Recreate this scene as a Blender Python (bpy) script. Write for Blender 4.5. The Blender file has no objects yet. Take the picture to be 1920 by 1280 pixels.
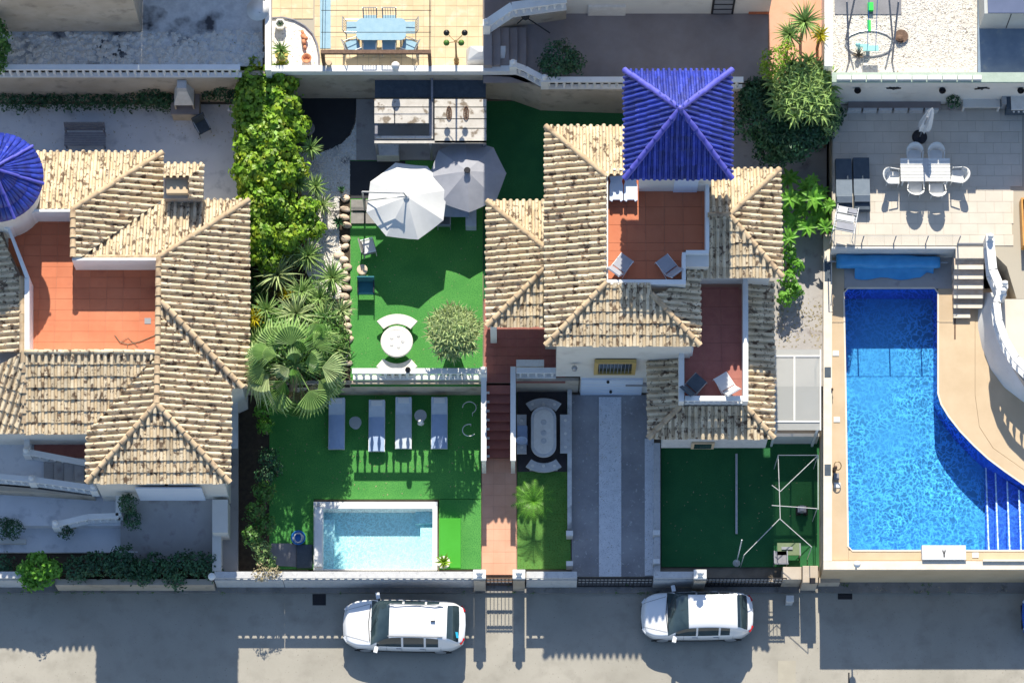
import bpy, math, random
import numpy as np
from mathutils import Vector, Matrix
random.seed(7); RNG = np.random.default_rng(7)
S = bpy.context.scene; COL = S.collection
R = math.radians; PI = math.pi
# ---------------------------------------------------------------- camera
TILT = R(15.5); CH = 130.0; FPX = 6850.0
CAM = Vector((0, -CH*math.tan(TILT), CH))
cd = bpy.data.cameras.new('camera'); cam = bpy.data.objects.new('camera', cd); COL.objects.link(cam)
cam.location = CAM; cam.rotation_euler = (TILT, 0, 0)
cd.sensor_width = 36; cd.lens = FPX/1920*36; cd.clip_start = 1; cd.clip_end = 5000
S.camera = cam
# ---------------------------------------------------------------- light
SUN_EL = math.atan(1/1.29)
w = bpy.data.worlds.new('World'); S.world = w; w.use_nodes = True
nt = w.node_tree; bg = nt.nodes['Background']
sky = nt.nodes.new('ShaderNodeTexSky'); sky.sky_type = 'NISHITA'; sky.sun_disc = False
sky.sun_elevation = SUN_EL; sky.sun_rotation = 0.0; sky.air_density = 1.0; sky.dust_density = 0.6; sky.ozone_density = 2.6
nt.links.new(sky.outputs[0], bg.inputs[0]); bg.inputs[1].default_value = 0.118
sl = bpy.data.lights.new('sun', 'SUN'); sl.energy = 5.0; sl.angle = R(0.5); sl.color = (1.0, 0.925, 0.775)
so = bpy.data.objects.new('sun', sl); COL.objects.link(so)
so.rotation_euler = (-(PI/2-SUN_EL), 0, 0); so.location = (0, 40, 60)
S.view_settings.view_transform = 'Standard'; S.view_settings.look = 'None'
S.view_settings.exposure = 0.62; S.view_settings.gamma = 1; S.view_settings.use_curve_mapping = False
S.render.engine = 'CYCLES'
try:
    S.cycles.use_denoising = True; S.cycles.max_bounces = 8; S.cycles.transparent_max_bounces = 12
    S.cycles.caustics_reflective = False; S.cycles.caustics_refractive = False
except Exception: pass
# ---------------------------------------------------------------- projection helpers: picture point + real height -> place
_l = Vector((0, math.sin(TILT), -math.cos(TILT))); _u = Vector((0, math.cos(TILT), math.sin(TILT)))
def ray(px, py): return _l*FPX + Vector((px-960, 0, 0)) + _u*(640-py)
def P(px, py, z=0.0):
    d = ray(px, py); t = (z-CAM.z)/d.z; return CAM + d*t
def P2(px, py, z=0.0):
    p = P(px, py, z); return (p.x, p.y)
def poly(pts, z): return [P2(a, b, z) for a, b in pts]
def rect(r, z):
    x0, y0, x1, y1 = r; return poly([(x0,y1),(x1,y1),(x1,y0),(x0,y0)], z)
PX = 1/51.5
# ---------------------------------------------------------------- materials
M = {}
def mat(name, c, c2=None, sc=3.0, rough=0.8, bump=0.0, bsc=40.0, spec=0.5, metal=0.0, lo=0.35, hi=0.65, coat=0.0,
        spot=None, ssc=3.0, slo=.55, shi=.62, rand=0.0, det=6, trans=0.0, ior=1.45, alpha=1.0, sss=0.0, stretch=None, spot2=None, s2sc=20, s2lo=.6, s2hi=.66):
    m = bpy.data.materials.new(name); m.use_nodes = True; t = m.node_tree; n = t.nodes; L = t.links
    b = n['Principled BSDF']; b.inputs['Roughness'].default_value = rough
    b.inputs['Specular IOR Level'].default_value = spec; b.inputs['Metallic'].default_value = metal
    b.inputs['Coat Weight'].default_value = coat; b.inputs['Coat Roughness'].default_value = .06
    b.inputs['Transmission Weight'].default_value = trans; b.inputs['IOR'].default_value = ior
    b.inputs['Alpha'].default_value = alpha
    g = n.new('ShaderNodeNewGeometry'); vec = g.outputs['Position']
    if stretch:
        mp = n.new('ShaderNodeMapping'); mp.inputs['Scale'].default_value = stretch; L.new(vec, mp.inputs[0]); vec = mp.outputs[0]
    def noise(s, d=det, r=.6):
        x = n.new('ShaderNodeTexNoise'); x.inputs['Scale'].default_value = s; x.inputs['Detail'].default_value = d
        x.inputs['Roughness'].default_value = r; L.new(vec, x.inputs['Vector']); return x
    def ramp(src, a, bb):
        x = n.new('ShaderNodeMapRange'); x.inputs[1].default_value = a; x.inputs[2].default_value = bb; L.new(src, x.inputs[0]); return x.outputs[0]
    def mix(f, a, bb, mode='MIX'):
        x = n.new('ShaderNodeMix'); x.data_type = 'RGBA'; x.blend_type = mode
        if isinstance(f, float): x.inputs[0].default_value = f
        else: L.new(f, x.inputs[0])
        for k, s in ((6, a), (7, bb)):
            if isinstance(s, tuple): x.inputs[k].default_value = (*s, 1)
            else: L.new(s, x.inputs[k])
        return x.outputs[2]
    col = c
    if c2: col = mix(ramp(noise(sc).outputs[0], lo, hi), c, c2)
    if spot: col = mix(ramp(noise(ssc, 4, .55).outputs[0], slo, shi), col, spot)
    if spot2: col = mix(ramp(noise(s2sc, 3, .5).outputs[0], s2lo, s2hi), col, spot2)
    if rand:
        hs = n.new('ShaderNodeHueSaturation'); ad = n.new('ShaderNodeMath'); ad.operation = 'ADD'
        oi = n.new('ShaderNodeObjectInfo'); L.new(g.outputs['Random Per Island'], ad.inputs[0]); L.new(oi.outputs['Random'], ad.inputs[1])
        fr = n.new('ShaderNodeMath'); fr.operation = 'FRACT'; L.new(ad.outputs[0], fr.inputs[0])
        v = ramp(fr.outputs[0], 0, 1); mr = v.node; mr.inputs[3].default_value = 1-rand; mr.inputs[4].default_value = 1+rand
        L.new(v, hs.inputs['Value'])
        if isinstance(col, tuple): hs.inputs['Color'].default_value = (*col, 1)
        else: L.new(col, hs.inputs['Color'])
        col = hs.outputs[0]
    if isinstance(col, tuple): b.inputs['Base Color'].default_value = (*col, 1)
    else: L.new(col, b.inputs['Base Color'])
    if bump:
        bp = n.new('ShaderNodeBump'); bp.inputs['Strength'].default_value = bump; bp.inputs['Distance'].default_value = .02
        L.new(noise(bsc, 5).outputs[0], bp.inputs['Height']); L.new(bp.outputs[0], b.inputs['Normal'])
    if sss:
        tr = n.new('ShaderNodeBsdfTranslucent'); ms = n.new('ShaderNodeMixShader'); ms.inputs[0].default_value = sss
        if isinstance(col, tuple): tr.inputs[0].default_value = (*col, 1)
        else: L.new(col, tr.inputs[0])
        L.new(b.outputs[0], ms.inputs[1]); L.new(tr.outputs[0], ms.inputs[2]); L.new(ms.outputs[0], n['Material Output'].inputs[0])
    M[name] = m; return m
mat('road', (.33,.31,.265), (.39,.365,.315), .3, .9, .5, 60, spot=(.29,.27,.23), ssc=1.3, slo=.5, shi=.75, spot2=(.20,.19,.165), s2sc=16, s2lo=.66, s2hi=.72)
mat('sidewalk', (.20,.19,.18), (.28,.265,.25), 1.5, .9, .4, 40, spot=(.12,.11,.10), ssc=2.2, slo=.6, shi=.7)
mat('earth', (.16,.13,.10), (.26,.22,.17), 1.2, .95, .6, 20)
mat('terracotta', (.52,.16,.075), (.58,.20,.10), .9, .7, .1, 30, rand=.06, spot=(.44,.13,.07), ssc=1.1, slo=.6, shi=.75)
mat('path_clay', (.62,.32,.21), (.68,.38,.26), 1.3, .75, .15, 25, rand=.04)
mat('stair_clay', (.34,.12,.10), (.40,.15,.12), 3, .7, .1, 30)
mat('grout', (.40,.22,.16), rough=.9)
mat('grout_pale', (.42,.38,.31), rough=.9)
mat('roof_tile', (.57,.45,.295), (.71,.60,.43), 2.2, .85, .3, 30, rand=.17, spot2=(.10,.075,.06), s2sc=9, s2lo=.635, s2hi=.69, spot=(.17,.115,.075), ssc=4.4, slo=.55, shi=.62)
mat('ridge_tile', (.44,.32,.20), (.56,.43,.28), 3, .85, .3, 30, rand=.1, spot=(.26,.18,.12), ssc=3.5, slo=.52, shi=.70)
mat('roof_bed', (.24,.16,.11), (.34,.25,.18), 4, .95, .3, 20)
mat('glazed_blue', (.018,.034,.27), (.035,.056,.40), 4, .24, .12, 20, rand=.30, coat=.5, spot=(.02,.022,.16), ssc=2.4, slo=.55, shi=.8, spot2=(.16,.17,.42), s2sc=14, s2lo=.66, s2hi=.73)
mat('glazed_ridge', (.07,.07,.40), (.11,.11,.50), 5, .3, .08, 20, rand=.08, coat=.3)
mat('stucco', (.66,.63,.58), (.72,.69,.64), .8, .9, .25, 50, spot=(.52,.48,.43), ssc=1.3, slo=.6, shi=.85)
mat('white_paint', (.80,.80,.79), (.74,.74,.73), 2, .6, .1, 60, spot=(.55,.53,.50), ssc=5, slo=.66, shi=.85)
mat('wall_beige', (.42,.35,.27), (.52,.45,.37), .9, .95, .4, 30, spot=(.26,.22,.18), ssc=1.6, slo=.56, shi=.75)
mat('wall_sand', (.55,.42,.27), (.62,.48,.32), .9, .9, .3, 30)
mat('turf', (.075,.29,.064), (.125,.39,.088), .8, .95, .9, 90, spot=(.044,.21,.055), ssc=26, slo=.42, shi=.66, spec=.2, spot2=(.15,.42,.09), s2sc=60, s2lo=.60, s2hi=.75)
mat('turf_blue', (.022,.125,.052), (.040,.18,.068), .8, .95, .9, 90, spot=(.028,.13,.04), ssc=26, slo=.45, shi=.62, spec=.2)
mat('turf_old', (.09,.24,.055), (.13,.29,.065), 2.1, .95, .8, 80, spot=(.08,.15,.03), ssc=18, slo=.5, shi=.65, spec=.2)
mat('gravel_white', (.62,.58,.52), (.80,.77,.72), 12, .9, .9, 22, spot=(.30,.26,.22), ssc=9, slo=.60, shi=.68, rand=.18)
mat('gravel_grey', (.58,.58,.58), (.78,.78,.77), 3, .9, .9, 22, spot=(.07,.07,.08), ssc=.75, slo=.54, shi=.66)
mat('black_sheet', (.015,.017,.022), (.022,.025,.03), 2, .6, .2, 12)
mat('paving_blue', (.66,.67,.70), (.74,.75,.78), .7, .85, .25, 30, spot=(.44,.46,.50), ssc=2, slo=.55, shi=.75)
mat('paving_grey', (.36,.34,.33), (.42,.40,.39), 1.0, .85, .25, 30, spot=(.22,.19,.19), ssc=2, slo=.55, shi=.75, rand=.05)
mat('paving_dark', (.28,.24,.235), (.34,.30,.295), 1.0, .85, .25, 30, rand=.12)
mat('tile_sand', (.64,.49,.30), (.70,.56,.36), 1.6, .7, .15, 30, rand=.07, spot=(.72,.62,.46), ssc=3, slo=.55, shi=.75)
mat('tile_cream', (.56,.505,.43), (.62,.56,.48), 1.2, .7, .12, 30, rand=.035, spot=(.55,.50,.43), ssc=2.5, slo=.55, shi=.8)
mat('deck_sand', (.51,.385,.25), (.57,.44,.295), 1.0, .8, .15, 30, rand=.03)
mat('coping', (.68,.60,.49), (.74,.67,.57), 3, .8, .15, 30)
mat('drive_grey', (.24,.24,.255), (.35,.35,.365), .8, .9, .5, 35, spot=(.50,.50,.51), ssc=9, slo=.62, shi=.7)
mat('drive_pale', (.66,.68,.72), (.76,.78,.82), 3.5, .9, .8, 25, spot2=(.42,.44,.48), s2sc=26, s2lo=.60, s2hi=.66, spot=(.46,.48,.52), ssc=10, slo=.62, shi=.7)
mat('pool_royal', (.022,.10,.50), (.028,.12,.56), 8, .4, .1, 30)
mat('pool_floor', (.028,.22,.47), (.036,.26,.53), 9, .5, .0, 30)
mat('pool_aqua', (.34,.62,.68), (.40,.68,.74), 5, .5, .05, 30)
mat('stone_white', (.70,.66,.60), (.78,.75,.70), 6, .8, .4, 50)
mat('stone_warm', (.62,.47,.35), (.72,.60,.48), 5, .85, .4, 30, rand=.25)
mat('stone_grey', (.50,.50,.51), (.58,.58,.58), 5, .85, .4, 40, spot=(.40,.40,.41), ssc=9, slo=.6, shi=.7)
mat('marble_panel', (.46,.43,.39), (.56,.53,.49), 3, .7, .2, 20, spot=(.20,.16,.12), ssc=2.6, slo=.56, shi=.64)
mat('fabric_white', (.74,.75,.76), (.78,.79,.80), 4, .9, .15, 80, sss=.18)
mat('fabric_grey', (.36,.37,.42), (.40,.41,.46), 4, .9, .15, 80, sss=.12)
mat('fabric_blue', (.33,.43,.62), (.37,.47,.66), 6, .9, .25, 60)
mat('fabric_lilac', (.50,.56,.64), (.56,.62,.70), 6, .9, .25, 60)
mat('cloth_lightblue', (.28,.45,.56), (.33,.50,.61), 5, .9, .3, 30)
mat('cushion_slate', (.055,.075,.10), (.075,.10,.13), 5, .9, .2, 60)
mat('cushion_teal', (.03,.16,.20), (.04,.19,.24), 6, .9, .2, 40)
mat('cushion_greyblue', (.16,.20,.25), (.19,.23,.28), 5, .9, .2, 60)
mat('grey_slab', (.22,.21,.20), (.28,.27,.26), 6, .9, .3, 40)
mat('metal_dark', (.03,.03,.035), rough=.4, metal=.6)
mat('metal_grey', (.35,.36,.38), rough=.35, metal=.3)
mat('metal_white', (.75,.76,.78), rough=.35)
mat('iron_black', (.015,.014,.016), rough=.5)
mat('brass_brown', (.16,.10,.04), (.22,.14,.06), 10, .45, metal=.4)
mat('wood_dark', (.10,.055,.035), (.17,.10,.065), 12, .7, .3, 20)
mat('wood_orange', (.55,.25,.05), (.62,.32,.08), 6, .5, .2, 20)
mat('wood_grey', (.20,.20,.23), (.27,.27,.30), 10, .8, .3, 20)
mat('gold_frame', (.55,.38,.12), rough=.4)
mat('door_white', (.62,.70,.84), (.66,.74,.87), 1, .5)
mat('plastic_white', (.66,.66,.64), (.72,.72,.70), 5, .4)
mat('plastic_blue', (.03,.22,.60), rough=.35)
mat('plastic_green', (.03,.62,.08), rough=.4)
mat('plastic_bluegreen', (.30,.62,.60), rough=.4)
mat('cover_blue', (.04,.28,.60), (.06,.34,.68), 3, .45, .3, 6, spec=.6)
mat('rubber', (.012,.012,.013), rough=.8)
mat('car_paint', (.80,.81,.83), rough=.25, coat=1.0)
mat('car_blue', (.01,.10,.50), rough=.25, coat=1.0)
mat('car_glass', (.022,.04,.05), (.04,.065,.075), 1.5, .05, spec=1.0)
mat('car_trim', (.02,.02,.022), rough=.5)
mat('lamp_red', (.45,.01,.01), rough=.2)
mat('lamp_clear', (.65,.68,.72), rough=.1)
mat('sticker_blue', (.03,.45,.70), rough=.4)
mat('clay_pot', (.55,.20,.10), (.62,.26,.14), 6, .8, .2)
mat('pot_yellow', (.55,.45,.12), rough=.7)
mat('pot_white', (.72,.70,.64), rough=.7)
mat('bark', (.16,.12,.08), (.26,.20,.14), 8, .95, .7, 20)
mat('soil', (.05,.035,.025), (.08,.06,.04), 6, .95, .6, 20)
mat('leaf_lime', (.30,.46,.04), (.14,.31,.024), 2.2, .45, rand=.5, spot=(.50,.53,.03), ssc=2.0, slo=.54, shi=.72, sss=.30)
mat('leaf_green', (.06,.17,.03), (.12,.26,.045), 2.0, .45, rand=.45, sss=.25)
mat('leaf_dark', (.022,.085,.04), (.05,.14,.055), 2.0, .5, rand=.5, sss=.15)
mat('leaf_bright', (.12,.34,.03), (.18,.42,.05), 2.0, .45, rand=.3, sss=.30)
mat('leaf_yucca', (.32,.45,.15), (.19,.32,.10), 3.0, .4, rand=.35, sss=.20)
mat('leaf_agave', (.46,.54,.26), (.32,.42,.18), 4.0, .4, rand=.35, sss=.20)
mat('leaf_palm', (.18,.32,.09), (.27,.42,.13), 3.0, .4, rand=.25, sss=.22)
mat('leaf_dry', (.34,.29,.17), (.42,.36,.22), 5.0, .8, rand=.3, sss=.15)
mat('leaf_yellow', (.50,.42,.02), (.40,.38,.03), 3.0, .45, rand=.3, sss=.30)
mat('leaf_red', (.22,.05,.05), (.14,.05,.04), 3.0, .5, rand=.3, sss=.2)
mat('green_mosaic', (.10,.36,.25), (.16,.45,.34), 20, .5)
mat('mat_turf', (.06,.34,.035), (.07,.38,.045), 1.1, .95, .5, 90, spec=.2)
mat('cap_green', (.34,.42,.36), (.40,.48,.42), 2.5, .9, .4, 30)
mat('shed_panel', (.42,.44,.43), (.48,.50,.49), 1, .7)
mat('shed_roof', (.07,.10,.19), (.09,.12,.22), 1, .6)
mat('paving_slate', (.16,.22,.30), (.22,.29,.37), 1.5, .85, .3, 30, spot=(.3,.34,.36), ssc=3, slo=.6, shi=.75)
mat('shade_dark', (.05,.045,.05), (.08,.07,.075), 2, .8, .2, 30)
mat('olive', (.14,.19,.10), (.18,.23,.13), 5, .7)
mat('play_mat', (.20,.20,.22), (.26,.26,.28), 2, .9, .4)
# frosted roof sheet of the pergola
def glassy(name, col, tr, rough):
    m = bpy.data.materials.new(name); m.use_nodes = True; n = m.node_tree.nodes; L = m.node_tree.links
    b = n['Principled BSDF']; b.inputs['Base Color'].default_value = (*col, 1); b.inputs['Roughness'].default_value = rough
    t = n.new('ShaderNodeBsdfTransparent'); ms = n.new('ShaderNodeMixShader'); ms.inputs[0].default_value = tr
    L.new(b.outputs[0], ms.inputs[1]); L.new(t.outputs[0], ms.inputs[2]); L.new(ms.outputs[0], n['Material Output'].inputs[0]); M[name] = m
glassy('poly_sheet', (.46,.47,.46), .42, .4); glassy('rail_glass', (.55,.68,.62), .95, .05); glassy('net', (.4,.42,.42), .85, .9)
def water(name, tint, lo, hi, wsc):
    """clear water: a painted bright web stands in for light focused by ripples"""
    m = bpy.data.materials.new(name); m.use_nodes = True; n = m.node_tree.nodes; L = m.node_tree.links
    n.remove(n['Principled BSDF'])
    g = n.new('ShaderNodeNewGeometry')
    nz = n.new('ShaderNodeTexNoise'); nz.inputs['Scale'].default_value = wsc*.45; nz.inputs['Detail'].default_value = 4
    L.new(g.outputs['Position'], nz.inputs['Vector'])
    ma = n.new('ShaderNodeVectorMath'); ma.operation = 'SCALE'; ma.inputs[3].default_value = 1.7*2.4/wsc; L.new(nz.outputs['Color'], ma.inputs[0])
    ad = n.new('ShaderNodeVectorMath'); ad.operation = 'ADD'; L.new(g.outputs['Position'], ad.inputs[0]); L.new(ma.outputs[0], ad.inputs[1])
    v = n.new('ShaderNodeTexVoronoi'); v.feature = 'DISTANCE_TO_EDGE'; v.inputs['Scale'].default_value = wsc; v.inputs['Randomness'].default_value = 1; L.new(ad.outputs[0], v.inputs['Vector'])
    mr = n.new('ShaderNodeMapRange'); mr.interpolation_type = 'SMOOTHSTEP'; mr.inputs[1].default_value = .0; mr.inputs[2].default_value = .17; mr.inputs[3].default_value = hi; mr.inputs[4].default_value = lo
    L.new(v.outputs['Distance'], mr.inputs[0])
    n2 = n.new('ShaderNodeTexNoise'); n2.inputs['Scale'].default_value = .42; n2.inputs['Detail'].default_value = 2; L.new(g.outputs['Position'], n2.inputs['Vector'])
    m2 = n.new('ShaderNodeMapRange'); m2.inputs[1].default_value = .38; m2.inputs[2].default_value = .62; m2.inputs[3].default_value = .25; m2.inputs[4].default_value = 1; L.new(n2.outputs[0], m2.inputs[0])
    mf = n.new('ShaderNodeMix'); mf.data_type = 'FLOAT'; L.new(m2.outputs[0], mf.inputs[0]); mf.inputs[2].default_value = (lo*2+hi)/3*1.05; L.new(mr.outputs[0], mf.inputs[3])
    vs = n.new('ShaderNodeVectorMath'); vs.operation = 'SCALE'; vs.inputs[0].default_value = tint; L.new(mf.outputs[0], vs.inputs[3])  # ripple light painted into the see-through colour as a bright web
    rf = n.new('ShaderNodeBsdfTransparent'); L.new(vs.outputs[0], rf.inputs[0])
    gl = n.new('ShaderNodeBsdfGlossy'); gl.inputs['Roughness'].default_value = .03
    lw = n.new('ShaderNodeLayerWeight'); lw.inputs[0].default_value = .5
    pw_ = n.new('ShaderNodeMath'); pw_.operation = 'POWER'; L.new(lw.outputs['Facing'], pw_.inputs[0]); pw_.inputs[1].default_value = 5
    fr = n.new('ShaderNodeMath'); fr.operation = 'ADD'; L.new(pw_.outputs[0], fr.inputs[0]); fr.inputs[1].default_value = .02; fr.use_clamp = True
    ms = n.new('ShaderNodeMixShader')
    L.new(fr.outputs[0], ms.inputs[0]); L.new(rf.outputs[0], ms.inputs[1]); L.new(gl.outputs[0], ms.inputs[2])
    L.new(ms.outputs[0], n['Material Output'].inputs[0]); M[name] = m
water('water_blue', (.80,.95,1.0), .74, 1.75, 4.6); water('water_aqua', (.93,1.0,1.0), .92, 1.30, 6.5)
# ---------------------------------------------------------------- mesh builder
class MB:
    def __init__(s): s.v = []; s.f = []
    def add(s, vs, fs):
        o = len(s.v); s.v += [tuple(a) for a in vs]; s.f += [tuple(i+o for i in f) for f in fs]; return s
    def box(s, x0, x1, y0, y1, z0, z1):
        return s.add([(x0,y0,z0),(x1,y0,z0),(x1,y1,z0),(x0,y1,z0),(x0,y0,z1),(x1,y0,z1),(x1,y1,z1),(x0,y1,z1)],
                     [(3,2,1,0),(4,5,6,7),(0,1,5,4),(1,2,6,5),(2,3,7,6),(3,0,4,7)])
    def obox(s, c, sz, rz=0, rx=0, ry=0):
        m = Matrix.Translation(c) @ Matrix.Rotation(rz,4,'Z') @ Matrix.Rotation(ry,4,'Y') @ Matrix.Rotation(rx,4,'X')
        a, b, d = sz[0]/2, sz[1]/2, sz[2]/2
        q = MB().box(-a,a,-b,b,-d,d); return s.add([m @ Vector(p) for p in q.v], q.f)
    def prism(s, pts, z0, z1, bev=0):
        A = sum(pts[i][0]*pts[(i+1)%len(pts)][1]-pts[(i+1)%len(pts)][0]*pts[i][1] for i in range(len(pts)))
        if A < 0: pts = pts[::-1]
        n = len(pts)
        if bev:
            cx = sum(p[0] for p in pts)/n; cy = sum(p[1] for p in pts)/n
            def sh(p):
                d = math.hypot(p[0]-cx, p[1]-cy) or 1; return (p[0]-(p[0]-cx)/d*bev, p[1]-(p[1]-cy)/d*bev)
            vs = [(*p, z0) for p in pts]+[(*p, z1-bev) for p in pts]+[(*sh(p), z1) for p in pts]
            fs = [tuple(range(n))[::-1], tuple(range(2*n,3*n))]
            for k in (0, n):
                for i in range(n): j = (i+1)%n; fs.append((k+i,k+j,k+n+j,k+n+i))
            return s.add(vs, fs)
        vs = [(*p, z0) for p in pts]+[(*p, z1) for p in pts]
        fs = [tuple(range(n))[::-1], tuple(range(n,2*n))]+[(i,(i+1)%n,n+(i+1)%n,n+i) for i in range(n)]
        return s.add(vs, fs)
    def tube(s, p0, p1, r0, r1=None, n=8, caps=True):
        r1 = r0 if r1 is None else r1; p0 = Vector(p0); p1 = Vector(p1); d = (p1-p0)
        if d.length < 1e-6: return s
        q = d.to_track_quat('Z','Y'); vs = []
        for p, r in ((p0,r0),(p1,r1)):
            for i in range(n):
                a = 2*PI*i/n; vs.append(p + q @ Vector((r*math.cos(a), r*math.sin(a), 0)))
        fs = [(i,(i+1)%n,n+(i+1)%n,n+i) for i in range(n)]
        if caps: fs += [tuple(range(n))[::-1], tuple(range(n,2*n))]
        return s.add(vs, fs)
    def path(s, pts, r, n=6):
        for a, b in zip(pts, pts[1:]): s.tube(a, b, r, r, n)
        return s
    def lathe(s, c, prof, n=12, sx=1, sy=1):
        vs = []; m = len(prof)
        for r, z in prof:
            for i in range(n):
                a = 2*PI*i/n; vs.append((c[0]+r*sx*math.cos(a), c[1]+r*sy*math.sin(a), c[2]+z))
        fs = [(k*n+i, k*n+(i+1)%n, (k+1)*n+(i+1)%n, (k+1)*n+i) for k in range(m-1) for i in range(n)]
        fs += [tuple(range(n))[::-1], tuple(range((m-1)*n, m*n))]
        return s.add(vs, fs)
    def ball(s, c, r, n=10, m=7, sz=1):
        return s.lathe(c, [(max(.001, r*math.sin(PI*k/m)), -r*sz*math.cos(PI*k/m)) for k in range(m+1)], n)
    def build(s, name, material, parent=None, smooth=False, label=None, cat=None, group=None, kind=None, base=True):
        me = bpy.data.meshes.new(name)
        vs = s.v
        if parent is not None:
            o3 = parent_loc(parent); vs = [(a-o3[0], b-o3[1], c-o3[2]) for a, b, c in vs]; loc = (0,0,0)
        else:
            xs = [a[0] for a in vs]; ys = [a[1] for a in vs]; zs = [a[2] for a in vs]
            loc = ((min(xs)+max(xs))/2, (min(ys)+max(ys))/2, min(zs)) if base else (0,0,0)
            vs = [(a-loc[0], b-loc[1], c-loc[2]) for a, b, c in vs]
        me.from_pydata(vs, [], s.f); me.update()
        if smooth: me.polygons.foreach_set('use_smooth', [True]*len(me.polygons))
        me.materials.append(M[material] if isinstance(material, str) else material)
        o = bpy.data.objects.new(name, me); COL.objects.link(o); o.location = loc
        if parent is not None: o.parent = parent
        tags(o, label, cat, group, kind); return o
def parent_loc(p):
    v = Vector((0,0,0))
    while p is not None: v = v + p.location; p = p.parent
    return v
def tags(o, label=None, cat=None, group=None, kind=None):
    if label: o['label'] = label
    if cat: o['category'] = cat
    if group: o['group'] = group
    if kind: o['kind'] = kind
def thing(name, label, cat, loc, group=None):
    o = bpy.data.objects.new(name, None); COL.objects.link(o); o.location = loc; o.empty_display_size = .2
    tags(o, label, cat, group); return o
def inst(name, me, parent, m=None, loc=None):
    o = bpy.data.objects.new(name, me); COL.objects.link(o); o.parent = parent
    if m is not None: o.matrix_local = m
    elif loc is not None: o.location = loc
    return o
def dup(root, loc, rotz=None, label=None, group=None):
    def cp(o, par):
        c = o.copy(); COL.objects.link(c); c.parent = par
        for ch in list(o.children): cp(ch, c)
        return c
    r = cp(root, root.parent); r.location = loc
    if rotz is not None: r.rotation_euler = (0,0,rotz)
    if label: r['label'] = label
    if group: r['group'] = group
    return r
def RP(r, z): return poly(r, z) if isinstance(r[0], tuple) else rect(r, z)
def slab(name, r, z1, z0, m, **k):      # a piece of the setting
    pts = rect(r, z1) if isinstance(r, tuple) and not isinstance(r[0], tuple) else poly(r, z1)
    return MB().prism(pts, z0, z1).build(name, m, kind='structure', **k)
def blk(name, label, cat, r, z1, z0, m, bev=0, **k):     # a solid thing
    pts = RP(r, z1)
    return MB().prism(pts, z0, z1, bev).build(name, m, label=label, cat=cat, **k)
# polygon clipping
def clip2(sub, region):
    out = list(sub); n = len(region)
    A = sum(region[i][0]*region[(i+1)%n][1]-region[(i+1)%n][0]*region[i][1] for i in range(n))
    rg = region if A > 0 else region[::-1]
    for i in range(n):
        a, b = rg[i], rg[(i+1)%n]; inp = out; out = []
        if not inp: return []
        def side(p): return (b[0]-a[0])*(p[1]-a[1])-(b[1]-a[1])*(p[0]-a[0])
        for k in range(len(inp)):
            p, q = inp[k], inp[(k+1)%len(inp)]; sp, sq = side(p), side(q)
            if sp >= 0: out.append(p)
            if (sp >= 0) != (sq >= 0):
                t = sp/(sp-sq); out.append(tuple(p[j]+(q[j]-p[j])*t for j in range(len(p))))
    return out
def area2(p): return abs(sum(p[i][0]*p[(i+1)%len(p)][1]-p[(i+1)%len(p)][0]*p[i][1] for i in range(len(p))))/2
def tile_floor(parent, regions, z, sx, sy, m, name='tile', joint=.012, th=.02, bond=False, most=290, zj=.003):
    made = 0; rest = MB()
    regs = [rect(r, z) if isinstance(r, tuple) else poly(r, z) for r in regions]
    ox = min(p[0] for r in regs for p in r); oy = min(p[1] for r in regs for p in r)
    full = None
    for rg in regs:
        x0 = min(p[0] for p in rg); x1 = max(p[0] for p in rg); y0 = min(p[1] for p in rg); y1 = max(p[1] for p in rg)
        for j in range(int((y0-oy)/sy), int((y1-oy)/sy)+1):
            for i in range(int((x0-ox)/sx)-1, int((x1-ox)/sx)+1):
                xa = ox+i*sx+(sx/2 if bond and j%2 else 0); ya = oy+j*sy
                c = [(xa+joint/2,ya+joint/2),(xa+sx-joint/2,ya+joint/2),(xa+sx-joint/2,ya+sy-joint/2),(xa+joint/2,ya+sy-joint/2)]
                q = clip2(c, rg)
                if len(q) < 3 or area2(q) < .08*sx*sy: continue
                dz = random.uniform(0, zj)
                whole = area2(q) > .995*area2(c); zc = z+dz
                if made < most:
                    L = parent_loc(parent)
                    if whole:
                        if full is None: full = MB().box(joint/2, sx-joint/2, joint/2, sy-joint/2, 0, th); me = bpy.data.meshes.new(name); me.from_pydata(full.v, [], full.f); me.materials.append(M[m]); full = me
                        inst(name, full, parent, loc=(xa-L[0], ya-L[1], zc-L[2]))
                    else: MB().prism(q, zc, zc+th).build(name, m, parent)
                    made += 1
                else: rest.prism(q, zc, zc+th)
    if rest.v: rest.build(name+'s', m, parent, kind='stuff')
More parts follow.
